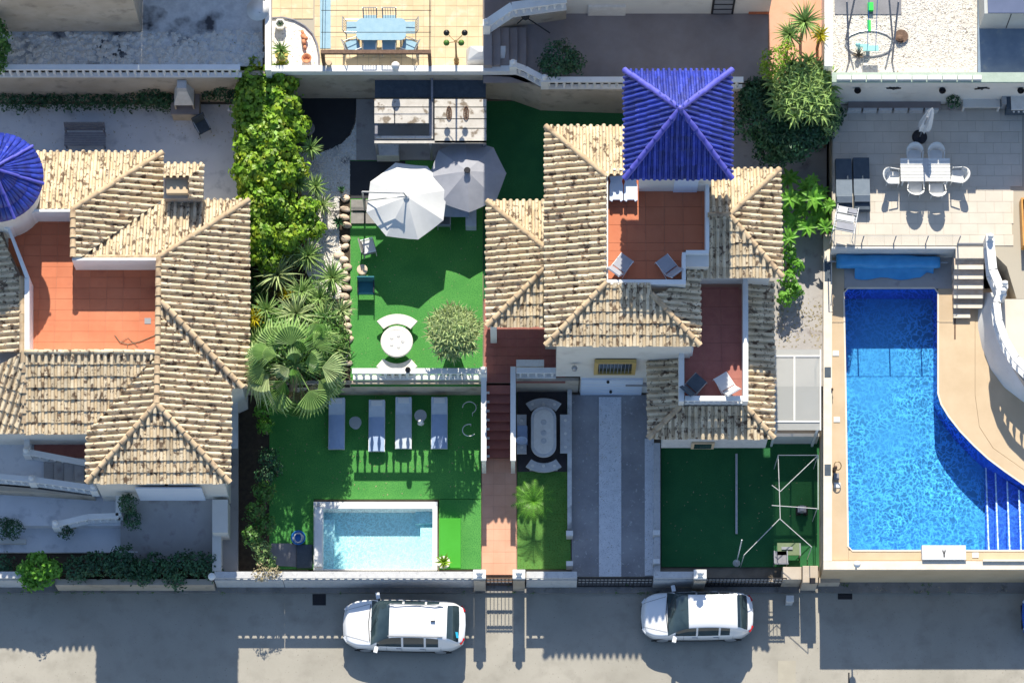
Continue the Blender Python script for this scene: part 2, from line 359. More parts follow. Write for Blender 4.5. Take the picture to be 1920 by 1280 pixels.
# ---------------------------------------------------------------- roofs
def plane_z(pl, x, y): return pl[2] + ((pl[0]-x)*pl[3]+(pl[1]-y)*pl[4])*pl[5]
def mkplane(px, py, z, down, pitch):
    a = P(px, py, z); d = math.hypot(*down); return (a.x, a.y, z, down[0]/d, down[1]/d, math.tan(R(pitch)))
def PP(pl, px, py):     # picture point on a roof plane
    d = ray(px, py)
    # z = z0 + ((ax-x)dx+(ay-y)dy)*t
    den = d.z + (d.x*pl[3]+d.y*pl[4])*pl[5]
    num = pl[2] + ((pl[0]-CAM.x)*pl[3]+(pl[1]-CAM.y)*pl[4])*pl[5] - CAM.z
    return CAM + d*(num/den)
def s_tile(p, L, h, up=.035):     # one curved tile: barrel and pan in one piece
    n = 6; prof = []
    for k in range(n+1):
        a = PI*k/n; prof.append((p*.31*(1-math.cos(a)), h*math.sin(a)**.85*.98+.004))
    prof += [(p*.70, -.026), (p*.90, -.030), (p*1.02, -.008)]
    vs = []; m = len(prof)
    for k, (x, z) in enumerate(prof): vs.append((x-p*.36, 0, z+up))
    for k, (x, z) in enumerate(prof): vs.append(((x-p*.36)*.90, L, z*.86))
    for k, (x, z) in enumerate(prof): vs.append(((x-p*.36), 0, z+up-.022))
    for k, (x, z) in enumerate(prof): vs.append((x-p*.36, 0, z+up))
    fs = [(k,k+1,m+k+1,m+k) for k in range(m-1)]+[(2*m+k,2*m+k+1,3*m+k+1,3*m+k) for k in range(m-1)]
    return vs, fs
def clip_face(f, planes):
    out = f
    for (a, n) in planes:
        inp = out; out = []
        if not inp: return out
        for k in range(len(inp)):
            p, q = inp[k], inp[(k+1)%len(inp)]; sp = (p-a).dot(n); sq = (q-a).dot(n)
            if sp >= 0: out.append(p)
            if (sp >= 0) != (sq >= 0): out.append(p+(q-p)*(sp/(sp-sq)))
    return out
TILES = {}
def roof_plane(villa, pl, px_poly, pitchw=.232, course=.41, m='roof_tile', h=.098, key=None, name='roof_tile', deck='roof_bed'):
    key = key or (villa.name, name)
    D = Vector((pl[3], pl[4], -pl[5])).normalized(); up = -D                      # uphill along the slope
    N = Vector((pl[3]*pl[5], pl[4]*pl[5], 1)).normalized()
    U = up.cross(N).normalized()
    o = Vector((pl[0], pl[1], pl[2]))
    W = [PP(pl, a, b) for a, b in px_poly]
    uv = [((p-o).dot(U), (p-o).dot(up)) for p in W]
    A = sum(uv[i][0]*uv[(i+1)%len(uv)][1]-uv[(i+1)%len(uv)][0]*uv[i][1] for i in range(len(uv)))
    if A < 0: uv = uv[::-1]; W = W[::-1]
    n = len(W)
    b = MB(); b.add([p-N*.03 for p in W]+[p-N*.10 for p in W], [tuple(range(n)), tuple(range(n,2*n))[::-1]]+[(n+i,n+(i+1)%n,(i+1)%n,i) for i in range(n)])
    b.build('roof_deck', deck, villa)
    planes = []
    for i in range(n):
        a = W[i]; d = (W[(i+1)%n]-W[i]).normalized(); nn = N.cross(d)
        planes.append((a - nn*.02, nn))
    inner = [((p-o).dot(U), (p-o).dot(up)) for p in W]
    u0 = min(a[0] for a in uv); u1 = max(a[0] for a in uv); v0 = min(a[1] for a in uv); v1 = max(a[1] for a in uv)
    T = TILES.setdefault(key, dict(objs=[], clipped=MB(), mesh=None, villa=villa, name=name, m=m, p=pitchw, c=course, h=h))
    vs0, fs0 = s_tile(pitchw, course*1.14, h)
    rot = Matrix((U, up, N)).transposed()
    nr = math.ceil((u1-u0)/pitchw); pw = pitchw
    for j in range(math.floor(max(v0,-.02)/course), math.ceil(v1/course)+1):
        for i in range(nr+1):
            uc = u0+pw*(i+.36); vc = j*course
            if vc > v1: continue
            corners = [(uc-pw*.36, vc), (uc+pw*.64, vc), (uc+pw*.64, vc+course*1.14), (uc-pw*.36, vc+course*1.14)]
            q = clip2(corners, uv)
            if len(q) < 3 or area2(q) < .03*pw*course: continue
            jit = Matrix.Rotation(random.gauss(0,.012),3,'Z') @ Matrix.Rotation(random.gauss(0,.012),3,'X')
            loc = o+U*(uc+random.gauss(0,.003))+up*(vc-.03+random.gauss(0,.012))+N*random.gauss(.0,.004)
            mm = (rot @ jit)
            if area2(q) > .97*area2(corners):
                T['objs'].append((mm.to_4x4(), loc)); continue
            vw = [loc + mm @ Vector(v) for v in vs0]
            for f in fs0:
                c = clip_face([vw[k] for k in f], planes)
                if len(c) >= 3: T['clipped'].add(c, [tuple(range(len(c)))])
    return pl
def finish_tiles(most=295):
    for key, T in TILES.items():
        vs0, fs0 = s_tile(T['p'], T['c']*1.14, T['h'])
        me = bpy.data.meshes.new(T['name']); me.from_pydata(vs0, [], fs0); me.materials.append(M[T['m']])
        me.polygons.foreach_set('use_smooth', [k < len(fs0)//2 for k in range(len(fs0))])
        L = parent_loc(T['villa']); ob = T['objs']
        random.Random(3).shuffle(ob)
        for mm, loc in ob[:most]:
            inst(T['name'], me, T['villa'], Matrix.Translation(loc-L) @ mm)
        rest = T['clipped']
        for mm, loc in ob[most:]:
            m3 = mm.to_3x3(); rest.add([loc + m3 @ Vector(v) for v in vs0], fs0)
        if rest.v: rest.build(T['name']+'s', T['m'], T['villa'], kind='stuff')
def ridge(villa, a, b, wd=.22, step=.36, m='ridge_tile', lift=.05, name='ridge_tile'):
    a = Vector(a); b = Vector(b)
    if a.z > b.z: a, b = b, a
    d = b-a; n = max(1, round(d.length/step)); st = d.length/n; q = d.normalized()
    side = q.cross(Vector((0,0,1))).normalized(); upv = side.cross(q).normalized()
    L = parent_loc(villa)
    vs = []; K = 6
    for (t, r, lz) in ((0, wd/2, .03), (st*1.12, wd/2*.82, 0), (0, wd/2-.02, .015), (0, wd/2, .03)):
        for k in range(K+1):
            an = PI*k/K; vs.append((math.cos(an)*r, t, math.sin(an)*r*.8+lz))
    m1 = K+1
    fs = [(k+1,k,m1+k,m1+k+1) for k in range(K)]+[(2*m1+k+1,2*m1+k,3*m1+k,3*m1+k+1)[::-1] for k in range(K)]
    me = bpy.data.meshes.new(name); me.from_pydata(vs, [], fs); me.materials.append(M[m])
    me.polygons.foreach_set('use_smooth', [k < K for k in range(len(fs))])
    rot = Matrix((side, q, upv)).transposed().to_4x4()
    for i in range(n):
        inst(name, me, villa, Matrix.Translation(a+q*(i*st)+upv*(lift+random.gauss(0,.004))-L) @ rot @ Matrix.Rotation(random.gauss(0,.02),4,'Z'))
# ---------------------------------------------------------------- balustrade
_bal = {}
def bal_mesh(h):
    k = round(h,2)
    if k not in _bal:
        b = MB().lathe((0,0,0), [(.055,0),(.035,h*.12),(.068,h*.35),(.03,h*.72),(.055,h)], 6)
        me = bpy.data.meshes.new('baluster'); me.from_pydata(b.v, [], b.f); me.materials.append(M['white_paint']); _bal[k] = me
    return _bal[k]
def balustrade(label, pts, zb, h=.85, sp=.26, capw=.2, world=False, knobs=(), group=None, m='white_paint', railh=.1):
    Q = [Vector((*((p[0],p[1]) if world else P2(p[0],p[1],zb+h)), (p[2] if len(p) > 2 else zb))) for p in pts]
    mid = sum(Q, Vector())/len(Q); t = thing('balustrade', label, 'balustrade', (mid.x, mid.y, min(q.z for q in Q)), group)
    L = parent_loc(t); bh = h-railh-.08; me = bal_mesh(bh)
    def bar(a, b, z0, z1, wd, nm):
        d = b-a; d2 = Vector((d.x,d.y,0)).normalized(); s = Vector((-d2.y,d2.x,0))*wd/2; e = d2*.0
        v = []
        for zz in (z0, z1):
            for p in (a-e-s, b+e-s, b+e+s, a-e+s): v.append((p.x,p.y,p.z+zz))
        MB().add(v, [(3,2,1,0),(4,5,6,7),(0,1,5,4),(1,2,6,5),(2,3,7,6),(3,0,4,7)]).build(nm, m, t)
    for a, b in zip(Q, Q[1:]):
        bar(a, b, 0, .08, capw*.85, 'base_rail'); bar(a, b, h-railh, h, capw, 'cap')
        n = max(1, int((b-a).length/sp))
        for i in range(n):
            p = a+(b-a)*((i+.5)/n); inst('baluster', me, t, loc=(p.x-L[0], p.y-L[1], p.z+.08-L[2]))
    for k in knobs:
        q = Q[k]; b = MB().box(q.x-.13,q.x+.13,q.y-.13,q.y+.13,q.z,q.z+h+.04); b.build('post', m, t)
        MB().lathe((q.x,q.y,q.z+h+.04), [(.06,0),(.05,.04),(.10,.10),(.11,.18),(.07,.25),(.01,.28)], 10).build('finial', m, t, smooth=True)
    return t
# ---------------------------------------------------------------- plants
def rot_to(n):
    return n
def leaves_mb(centers, normals, size, asp=.55, fold=.25):
    c = np.asarray(centers); n = np.asarray(normals); k = len(c)
    n = n/np.linalg.norm(n, axis=1, keepdims=True)
    r = RNG.normal(size=(k,3)); t = np.cross(n, r); t /= np.linalg.norm(t, axis=1, keepdims=True); s = np.cross(n, t)
    sz = size*RNG.uniform(.6, 1.25, (k,1))
    tip = c+t*sz*.5-n*sz*.12; base = c-t*sz*.5; l = c+s*sz*asp*.5+n*sz*fold*.4+t*sz*.05; rr = c-s*sz*asp*.5+n*sz*fold*.4+t*sz*.05
    V = np.stack([base, l, tip, rr], axis=1).reshape(-1,3)
    return V, k
def foliage(name, parent, blobs, size, dens, m, asp=.55, shell=.55, low=-.3, kind='stuff', jag=.25, **k):
    C = []; Nn = []
    for (x, y, z, rx, ry, rz) in blobs:
        cnt = int(dens*(rx*ry+rx*rz+ry*rz)*4)
        d = RNG.normal(size=(cnt,3)); d /= np.linalg.norm(d, axis=1, keepdims=True)
        d[:,2] = np.where(d[:,2] < low, -d[:,2], d[:,2])
        rad = shell+(1-shell)*RNG.random((cnt,1))**.6
        ph = RNG.uniform(0, 6.28, 6)
        lump = 1+jag*(np.sin(4*d[:,0:1]+ph[0])*np.sin(5*d[:,1:2]+ph[1])+.6*np.sin(9*d[:,2:3]+ph[2]+7*d[:,0:1]))*.7+RNG.normal(0, .05, (cnt,1))
        C.append(np.array([[x,y,z]])+d*rad*lump*np.array([[rx,ry,rz]])); Nn.append(d*np.array([[1/rx,1/ry,1/rz]])*min(rx,ry,rz)+RNG.normal(0,.45,(cnt,3))+np.array([[0,0,.35]]))
    V, n = leaves_mb(np.concatenate(C), np.concatenate(Nn), size, asp)
    o3 = np.array(parent_loc(parent)); V = V-o3
    me = bpy.data.meshes.new(name)
    me.vertices.add(4*n); me.vertices.foreach_set('co', V.astype(np.float32).ravel())
    me.loops.add(4*n); me.loops.foreach_set('vertex_index', np.arange(4*n, dtype=np.int32))
    me.polygons.add(n); me.polygons.foreach_set('loop_start', np.arange(0, 4*n, 4, dtype=np.int32)); me.polygons.foreach_set('loop_total', np.full(n, 4, dtype=np.int32))
    me.update(calc_edges=True); me.materials.append(M[m])
    o = bpy.data.objects.new(name, me); COL.objects.link(o); o.parent = parent; tags(o, kind=kind); return o
def shrub(name, label, cat, zg, blobs, size, dens, m, core='leaf_dark', group=None, trunk=True, **k):
    """blobs: (px, py, z, r, rz) picture point of the blob centre at height z; r in metres"""
    B = [(*P2(a, b, z), z, r, r, rz) for a, b, z, r, rz in blobs]
    cx = sum(b[0] for b in B)/len(B); cy = sum(b[1] for b in B)/len(B)
    t = thing(name, label, cat, (cx, cy, zg), group)
    foliage('crown', t, B, size, dens, m, **k)
    if trunk:
        tr = MB()
        for b in B:
            tr.tube((b[0]*.7+cx*.3, b[1]*.7+cy*.3, zg), (b[0], b[1], b[2]), .05, .02, 6)
        tr.build('trunk', 'bark', t)
    return t
def blade(mb, o, az, el0, L, wd, droop, seg=4, fold=.3):
    """one strap leaf: starts at o, heads az/el0 and droops"""
    p = Vector(o); el = el0; d2 = Vector((math.cos(az), math.sin(az), 0)); s = Vector((-d2.y, d2.x, 0))
    pts = []; st = L/seg
    for k in range(seg+1):
        t = k/seg; ww = wd*(1-t**1.6)*(.55+.9*min(1, t*3)) if k < seg else .002
        up = Vector((0,0,1))*math.cos(el)-d2*math.sin(el)
        pts.append((p-s*ww/2+up*ww*fold, p.copy(), p+s*ww/2+up*ww*fold))
        p = p+(d2*math.cos(el)+Vector((0,0,1))*math.sin(el))*st; el -= droop/seg*(1+t)
    vs = [q for tr in pts for q in tr]; fs = []
    for k in range(seg):
        a = 3*k; fs += [(a,a+1,a+4,a+3),(a+1,a+2,a+5,a+4)]
    mb.add(vs, fs)
def rosette_mb(o, r, n=34, wd=.06, droop=.9, lo=-.15, hi=1.35, mb=None, seg=4):
    mb = mb or MB()
    for i in range(n):
        t = (i+.5)/n; el = lo+(hi-lo)*t**.9; az = i*2.39996+random.uniform(-.15,.15)
        blade(mb, o, az, el+random.gauss(0,.07), r*random.uniform(.82,1.12)/max(.55,math.cos(min(el,1.0))**.4), wd, droop*random.uniform(.6,1.3), seg)
    return mb
def rosette_plant(name, label, cat, px, py, z, rp, zg, m='leaf_yucca', n=34, wd=.06, droop=.9, lo=-.2, group=None, stem=True):
    x, y = P2(px, py, z); t = thing(name, label, cat, (x, y, zg), group); r = rp*PX
    rosette_mb((x,y,z-.05), r, n, wd, droop, lo).build('leaves', m, t, kind='stuff')
    if stem and z-zg > .15: MB().tube((x,y,zg), (x,y,z), .06, .045, 7).build('stem', 'bark', t)
    return t
def fan_leaf(r, n=15, spread=2.5, droop=.35):
    """pleated fan blade of a palm, stalk end at origin, pointing +y"""
    b = MB(); c = (0,0,0)
    for i in range(n):
        a0 = PI/2-spread/2+spread*i/n; a1 = a0+spread/n*.92; am = (a0+a1)/2; f = .86+.14*math.cos((am-PI/2)*1.1); dr = -droop*r
        k = .62
        def pt(a, q, z): return (math.cos(a)*r*q, math.sin(a)*r*q, z)
        b.add([c, pt(a0,k*f,-.02*r), pt(am,k*f,.03*r+.0), pt(a1,k*f,-.02*r), pt(am+random.gauss(0,.02),f*random.uniform(.9,1.02),dr*.6*random.uniform(.5,1.4))],
              [(0,1,2),(0,2,3),(1,4,2),(2,4,3)])
    return b
# ================================================================ THE SETTING
MB().box(-1500,1500,-1500,1500,-.7,-.6).build('ground', 'earth', kind='structure', base=False)
yr = P2(960,1112,0)[1]; ysw = P2(960,1085,.12)[1]
MB().box(-70,70,-60,yr,-.6,0).build('road', 'road', kind='structure')
MB().box(-70,70,yr+.004,ysw,-.6,.12).build('sidewalk', 'sidewalk', kind='structure')
def wx(px, z): return P2(px, 640, z)[0]
def wy(py, z): return P2(960, py, z)[1]
def block(name, x0, x1, y0, y1, z1, z0, m, **k): return MB().box(x0,x1,y0,y1,z0,z1).build(name, m, kind='structure', **k)
XE = wx(1540,.5)
# lower band of the plots (z .4), upper gardens (z 1.94), then the lots behind (z 4.5)
yl = ysw+.004; yu = wy(728, 2.0); ytop = wy(132, 4.5)
def lower_band(a, b, m='earth', nm='garden_ground'): block(nm, a, b, yl, yu+.3, .40, -.6, m)
lower_band(-60, wx(585,.5)); lower_band(wx(824,.5), XE)
lower_band(wx(585,.5)+.002, wx(824,.5)-.002) if False else None
block('garden_ground', wx(585,.5)+.002, wx(824,.5)-.002, wy(936,.5), yu+.3, .40, -.6, 'earth')
block('pool_ground', wx(585,.5)+.002, wx(824,.5)-.002, yl, wy(936,.5)-.004, -.52, -.6, 'earth')
block('upper_garden_ground', -60, wx(1540,2), yu+.304, ytop+.3, 1.94, -.6, 'earth')
block('hillside_ground', -60, wx(1556,4.5), ytop+.304, 60, 4.4, -.6, 'earth')
block('hillside_ground', wx(1556,4.5)+.004, 60, wy(140,5.3), 60, 5.2, -.6, 'earth')
# neighbour's yard, top left and top middle
slab('gravel_yard', (-400,-260,492,124), 4.5, 4.41, 'gravel_grey')
tt = slab('tiled_terrace', (506,-260,905,130), 4.5, 4.41, 'grout_pale')
tile_floor(tt, [(590,-2,905,128)], 4.502, .40, .40, 'tile_sand', most=290)
tile_floor(tt, [(506,-2,588,36)], 4.502, .40, .40, 'tile_sand')
slab('paved_yard', (906,-260,1440,155), 4.5, 4.41, 'paving_dark')
slab('paved_strip', (1441,-260,1556,155), 4.5, 4.41, 'path_clay')
slab('gravel_garden', (1558,-300,1832,142), 5.3, 5.21, 'gravel_white')
slab('slate_paving', (1833,-300,2600,142), 5.3, 5.21, 'paving_slate')
# back garden of the left villa
slab('courtyard_paving', (-500,196,446,840), 2.0, 1.95, 'paving_blue')
# garden B, upper level
slab('gravel_bed', (447,132,656,726), 1.97, 1.945, 'soil')
slab('upper_lawn', (657,301,905,724), 2.0, 1.95, 'turf')
slab('back_paving', (669,190,905,300), 1.992, 1.95, 'paving_blue')
slab('upper_lawn', (906.5,190,1172,560), 2.0, 1.95, 'turf_blue')
# red floors of the middle villa
pf = slab('porch_floor', (908,560,1060,718), 2.0, 1.95, 'grout')
tile_floor(pf, [(908,562,1060,717)], 2.001, .40, .33, 'stair_clay', joint=.008)
slab('side_alley', (1173,190,1550,724), 2.0, 1.95, 'paving_grey')
# lower gardens
for pl_ in [((446,738),(600,738),(600,1090),(446,1090))]: pass
slab('lower_lawn', ((505,736),(902,736),(902,935),(588,935),(588,1066),(505,1066)), .5, .41, 'turf')
slab('lower_lawn', ((823,936),(902,936),(902,1066),(823,1066)), .5, .41, 'turf')
slab('planting_bed', (446,736,504,1070), .48, .41, 'soil')
pw = slab('garden_path', (903,858,969,1078), .5, .41, 'grout')
tile_floor(pw, [(904,859,968,1077)], .501, .42, .42, 'path_clay', joint=.005)
slab('side_lawn', (970,722,1070,1066), .5, .41, 'turf_old')
slab('picnic_shade', (970.5,722,1063,884), .512, .502, 'shade_dark')  # near-black slab laid in; shade round the picnic set put into colour
slab('driveway', (1072,740,1225,1080), .5, .41, 'drive_grey')
slab('driveway_strip', (1123,744,1165,1080), .53, .505, 'drive_pale')
slab('driveway_strip', (1209,822,1226,1078), .53, .505, 'drive_pale')
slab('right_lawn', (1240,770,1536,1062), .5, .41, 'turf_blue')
# left plot: ramp, landings
def ramp(name, x0, y0, x1, y1, za, zb, m, **k):   # px, za at y0 (upper) zb at y1 (lower)
    a = P(x0,y0,za); b = P(x1,y0,za); c = P(x1,y1,zb); d = P(x0,y1,zb); z = -.6
    v = [a,b,c,d]+[Vector((p.x,p.y,z)) for p in (a,b,c,d)]
    return MB().add(v, [(3,2,1,0),(4,5,6,7),(0,1,5,4),(1,2,6,5),(2,3,7,6),(3,0,4,7)]).build(name, m, kind='structure', **k)
ramp('driveway', 226, 900, 400, 1055, 2.0, .6, 'paving_grey')
slab('side_passage', (400,735,446,1070), .9, .41, 'paving_grey')
slab('landing', (-200,812,166,905), 2.004, .42, 'paving_blue')
slab('lower_landing', (-200,905,226,985), 1.3, .42, 'paving_blue')
slab('front_paving', (-300,986,258,1035), .8, .42, 'paving_blue')
slab('front_bed', (-300,1035,398,1082), .62, .42, 'soil')
# pool plot
ZD = 2.2; ZT = 3.3
pool = [(1590,541),(1752,541),(1758,549),(1758,738),(1764,758),(1778,781),(1800,809),(1826,836),(1852,860),(1884,884),(1920,909),(1960,934),(1990,950),(1990,1031),(1598,1031),(1591,1024),(1586,700),(1583,549)]
wl = 1544
slab('pool_deck', ((wl+16,478),(1583,478),(1583,549),(1586,700),(1591,1024),(1591,1050),(wl+16,1050)), ZD, -.6, 'deck_sand')
slab('pool_deck', ((1591.3,1031),(2300,1031),(2300,1050),(1591.3,1050)), ZD, -.6, 'deck_sand')
slab('pool_deck', ((1583.3,478),(1787,478),(1787,541),(1583.3,541)), ZD, -.6, 'paving_grey')
slab('pool_deck', ((1758.3,541.3),(1828,541.3),(1828,740),(1836,800),(1862,840),(1990,930),(1990,949),(1960,933),(1920,908),(1884,883),(1852,859),(1826,835),(1800,808),(1778,780),(1764,757),(1758.3,738)), ZD, -.6, 'deck_sand')
slab('pool_deck', ((1990.3,700),(2300,700),(2300,1031),(1990.3,1031)), ZD, -.6, 'deck_sand')
# basin
def offset(pts, wd):
    n = len(pts); A = sum(pts[i][0]*pts[(i+1)%n][1]-pts[(i+1)%n][0]*pts[i][1] for i in range(n)); sg = 1 if A > 0 else -1; out = []
    for i in range(n):
        d = (Vector(pts[(i+1)%n])-Vector(pts[i-1])).normalized(); out.append((pts[i][0]+d.y*wd*sg, pts[i][1]-d.x*wd*sg))
    return out
W2 = offset(poly(pool, ZD), -.012); zb = ZD-1.30
b = MB(); n = len(W2)
b.add([(*p, ZD-.01) for p in W2]+[(*p, zb) for p in W2], [(i,(i+1)%n,n+(i+1)%n,n+i) for i in range(n)]); b.build('pool_wall', 'pool_royal', kind='structure')
b = MB(); b.add([(*p, zb) for p in W2], [tuple(range(n))[::-1]]); b.build('pool_floor', 'pool_floor', kind='structure')
# pool steps at the right end
for k, x in enumerate((1848,1866,1888,1910,1934,1960)):
    zt = zb+.22*(k+1)
    xx = [(x,1033),(1995,1033),(1995,955)]
    yv = {1848:872,1866:886,1888:902,1910:918,1934:932,1960:946}[x]
    pts = poly([(x,1033),(1992,1033),(1992,960),(x,yv)], zt)
    s_ = MB().prism(pts, zb+.001+k*.001, zt).build('pool_step', 'pool_royal', kind='structure')
    e0 = P(x,yv,zt); e1 = P(x,1033,zt)
    MB().box(e0.x-.02, e0.x+.03, e1.y, e0.y, zt+.002, zt+.014).build('step_edge', 'white_paint', s_)
# coping round the pool
def outline_strip(pts, wd, z0, z1, name, m, label=None, cat=None, kind=None):
    cx = sum(p[0] for p in pts)/len(pts); cy = sum(p[1] for p in pts)/len(pts); n = len(pts); out = []
    A = sum(pts[i][0]*pts[(i+1)%n][1]-pts[(i+1)%n][0]*pts[i][1] for i in range(n)); sg = 1 if A > 0 else -1
    for i in range(n):
        a = Vector(pts[i-1]); c = Vector(pts[(i+1)%n]); d = (c-a).normalized(); out.append((pts[i][0]+d.y*wd*sg, pts[i][1]-d.x*wd*sg))
    v = [(*p,z1) for p in pts]+[(*p,z1) for p in out]+[(*p,z0) for p in pts]+[(*p,z0) for p in out]
    f = []
    for i in range(n):
        j = (i+1)%n; f += [(i,j,n+j,n+i),(2*n+i,2*n+j,j,i),(3*n+j,3*n+i,n+i,n+j),(2*n+j,2*n+i,3*n+i,3*n+j)]
    return MB().add(v, f).build(name, m, label=label, cat=cat, kind=kind)
outline_strip(W2, .06, ZD-.04, ZD+.02, 'pool_edge', 'coping', kind='structure')
def water_sheet(name, pts, z, m, step=.06, amp=.012, kind='structure', seed=1, wl_=(.5,.8)):
    xs = [p[0] for p in pts]; ys = [p[1] for p in pts]; x0, x1, y0, y1 = min(xs), max(xs), min(ys), max(ys)
    nx = int((x1-x0)/step)+2; ny = int((y1-y0)/step)+2
    r = np.random.default_rng(seed); K = 46
    X, Y = np.meshgrid(x0+np.arange(nx)*step, y0+np.arange(ny)*step); H = np.zeros_like(X)
    for k in range(K):
        a = r.uniform(0, 2*PI); l = r.uniform(*wl_); H += np.sin(2*PI/l*(X*math.cos(a)+Y*math.sin(a))+r.uniform(0,6.28)+.5*np.sin(X*1.1+k)+.5*np.sin(Y*.9+k*2))*l/wl_[1]
    fade = .72+.28*np.tanh((x0+(x1-x0)*.50-X)*.7); H *= amp/math.sqrt(K/2)*fade
    def inside(x, y):
        c = False; j = len(pts)-1
        for i in range(len(pts)):
            if (pts[i][1] > y) != (pts[j][1] > y) and x < (pts[j][0]-pts[i][0])*(y-pts[i][1])/(pts[j][1]-pts[i][1])+pts[i][0]: c = not c
            j = i
        return c
    b = MB(); V = [(X[j,i], Y[j,i], z+H[j,i]) for j in range(ny) for i in range(nx)]; b.v = V
    PC = [(p[0], p[1]) for p in pts]
    for j in range(ny-1):
        for i in range(nx-1):
            cx, cy = X[j,i]+step/2, Y[j,i]+step/2
            if inside(cx, cy) or inside(cx-step/2, cy-step/2) or inside(cx+step/2, cy+step/2): b.f.append((j*nx+i, j*nx+i+1, (j+1)*nx+i+1, (j+1)*nx+i))
    return b.build(name, m, smooth=True, kind=kind)
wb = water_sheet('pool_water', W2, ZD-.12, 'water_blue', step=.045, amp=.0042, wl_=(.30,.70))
# small pool basin (white shell)
sp = P  # noqa
o_ = rect((588,940,820,1068), .72); i_ = rect((606,953,811,1066), .72)
def frame_mb(o, i, z0, z1):
    v = [(*p,z1) for p in o]+[(*p,z1) for p in i]+[(*p,z0) for p in o]+[(*p,z0) for p in i]; f = []
    for a in range(4):
        c = (a+1)%4; f += [(a,c,4+c,4+a),(8+a,8+c,c,a),(4+a,4+c,12+c,12+a),(8+c,8+a,12+a,12+c)]
    return MB().add(v, f)
frame_mb(o_, i_, -.5, .72).build('pool_shell', 'white_paint', kind='structure')
MB().prism([(p[0]*1.0, p[1]) for p in i_], -.5, .04).build('pool_floor', 'pool_aqua', kind='structure')
def prect(r, z0, z1, name, m): return MB().prism(rect(r, z1), z0, z1).build(name, m, kind='structure')
def inset_w(x0f, x1f, y0f, y1f, z0, z1, name, m):
    xs = [p[0] for p in i_]; ys = [p[1] for p in i_]; X0, X1, Y0, Y1 = min(xs)+.003, max(xs)-.003, min(ys)+.003, max(ys)-.003
    MB().box(X0+(X1-X0)*x0f, X0+(X1-X0)*x1f, Y0+(Y1-Y0)*y0f, Y0+(Y1-Y0)*y1f, z0, z1).build(name, m, kind='structure')
inset_w(0, .10, 0, .86, .041, .34, 'pool_bench', 'pool_aqua'); inset_w(.885, 1, 0, .72, .042, .36, 'pool_bench', 'pool_aqua'); inset_w(.84, 1, .80, 1, .043, .25, 'pool_step', 'pool_aqua')
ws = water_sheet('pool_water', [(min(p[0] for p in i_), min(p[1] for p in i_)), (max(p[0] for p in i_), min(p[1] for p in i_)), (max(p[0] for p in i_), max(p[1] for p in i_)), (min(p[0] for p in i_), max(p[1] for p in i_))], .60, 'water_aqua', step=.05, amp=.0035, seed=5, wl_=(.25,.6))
# terrace of the pool plot
ter = slab('dining_terrace', ((wl+16,196),(2300,196),(2300,560),(1906,560),(1888,500),(1858,470),(1850,462),(1792,462),(wl+16,462)), ZT, -.6, 'grout_pale')
tile_floor(ter, [(wl+18,350,1900,461)], ZT+.002, .62, .42, 'tile_cream', joint=.008, bond=True, most=150)
tile_floor(ter, [(wl+18,198,1916,350)], ZT+.002, .62, .42, 'tile_cream', joint=.008, bond=True, most=180)
slab('side_terrace', ((1836,740),(1829,560),(1850,500),(1870,470),(1906,560.5),(2300,560.5),(2300,900),(1960,900),(1880,830)), 2.21, -.6, 'paving_grey') if False else None
slab('side_terrace', ((1828.5,541.3),(2300,541.3),(2300,699),(1990,699),(1990,929.5),(1862.5,839.5),(1836.5,799.5),(1828.5,739.5)), ZD-.01, -.6, 'deck_sand')
up_t = slab('upper_terrace', ((1878,560.6),(2300,560.6),(2300,752),(1935,735),(1900,690),(1880,640)), ZT, -.6, 'tile_cream')
# ================================================================ MIDDLE VILLA
V2 = thing('villa', 'tan tiled villa in the middle with a square blue tiled tower', 'house', (*P2(1200,480,2.0), 2.0))
def vpart(v, r, z1, z0, name, m, **k):
    pts = rect(r, z1) if isinstance(r, tuple) and not isinstance(r[0], tuple) else poly(r, z1)
    return MB().prism(pts, z0, z1).build(name, m, v, **k)
ze = 7.35
vpart(V2, ((1045,262),(1345,262),(1345,332),(1447,332),(1447,505),(1298,505),(1298,646),(1045,646)), 7.10, 2.8, 'wall', 'stucco')
vpart(V2, ((1088,560),(1205,560),(1205,678),(1088,678)), 5.0, .5, 'wall', 'stucco') if False else None
MB().box(wx(1086,.5), wx(1230,.5), P2(960,646,ze-.12)[1]+.03, P2(960,646,ze-.12)[1]+3, .5, 2.799).build('lower_wall', 'stucco', V2)
MB().box(wx(1300,.5), wx(1425,.5), P2(960,646,ze-.12)[1], P2(960,520,ze-.12)[1], .5, 4.88).build('lower_wall', 'stucco', V2)
yf = P2(960,646,ze-.12)[1]
gd = MB().box(P2(1089,712,1.6)[0], P2(1204,712,1.6)[0], yf-.05, yf+.029, .5, 2.62).build('garage_door', 'door_white', V2)
for k in range(1,5): MB().box(P2(1089,712,1.6)[0]+.02, P2(1204,712,1.6)[0]-.02, yf-.058, yf-.05, .5+k*.42, .52+k*.42).build('door_rib', 'white_paint', gd)
for (x, y) in ((1140,711),(1145,732)):
    q = P(x, y, 2.6 if y < 720 else 1.2); MB().ball((q.x, yf-.12, q.z), .06, 8, 5).build('door_lamp', 'metal_dark', V2)
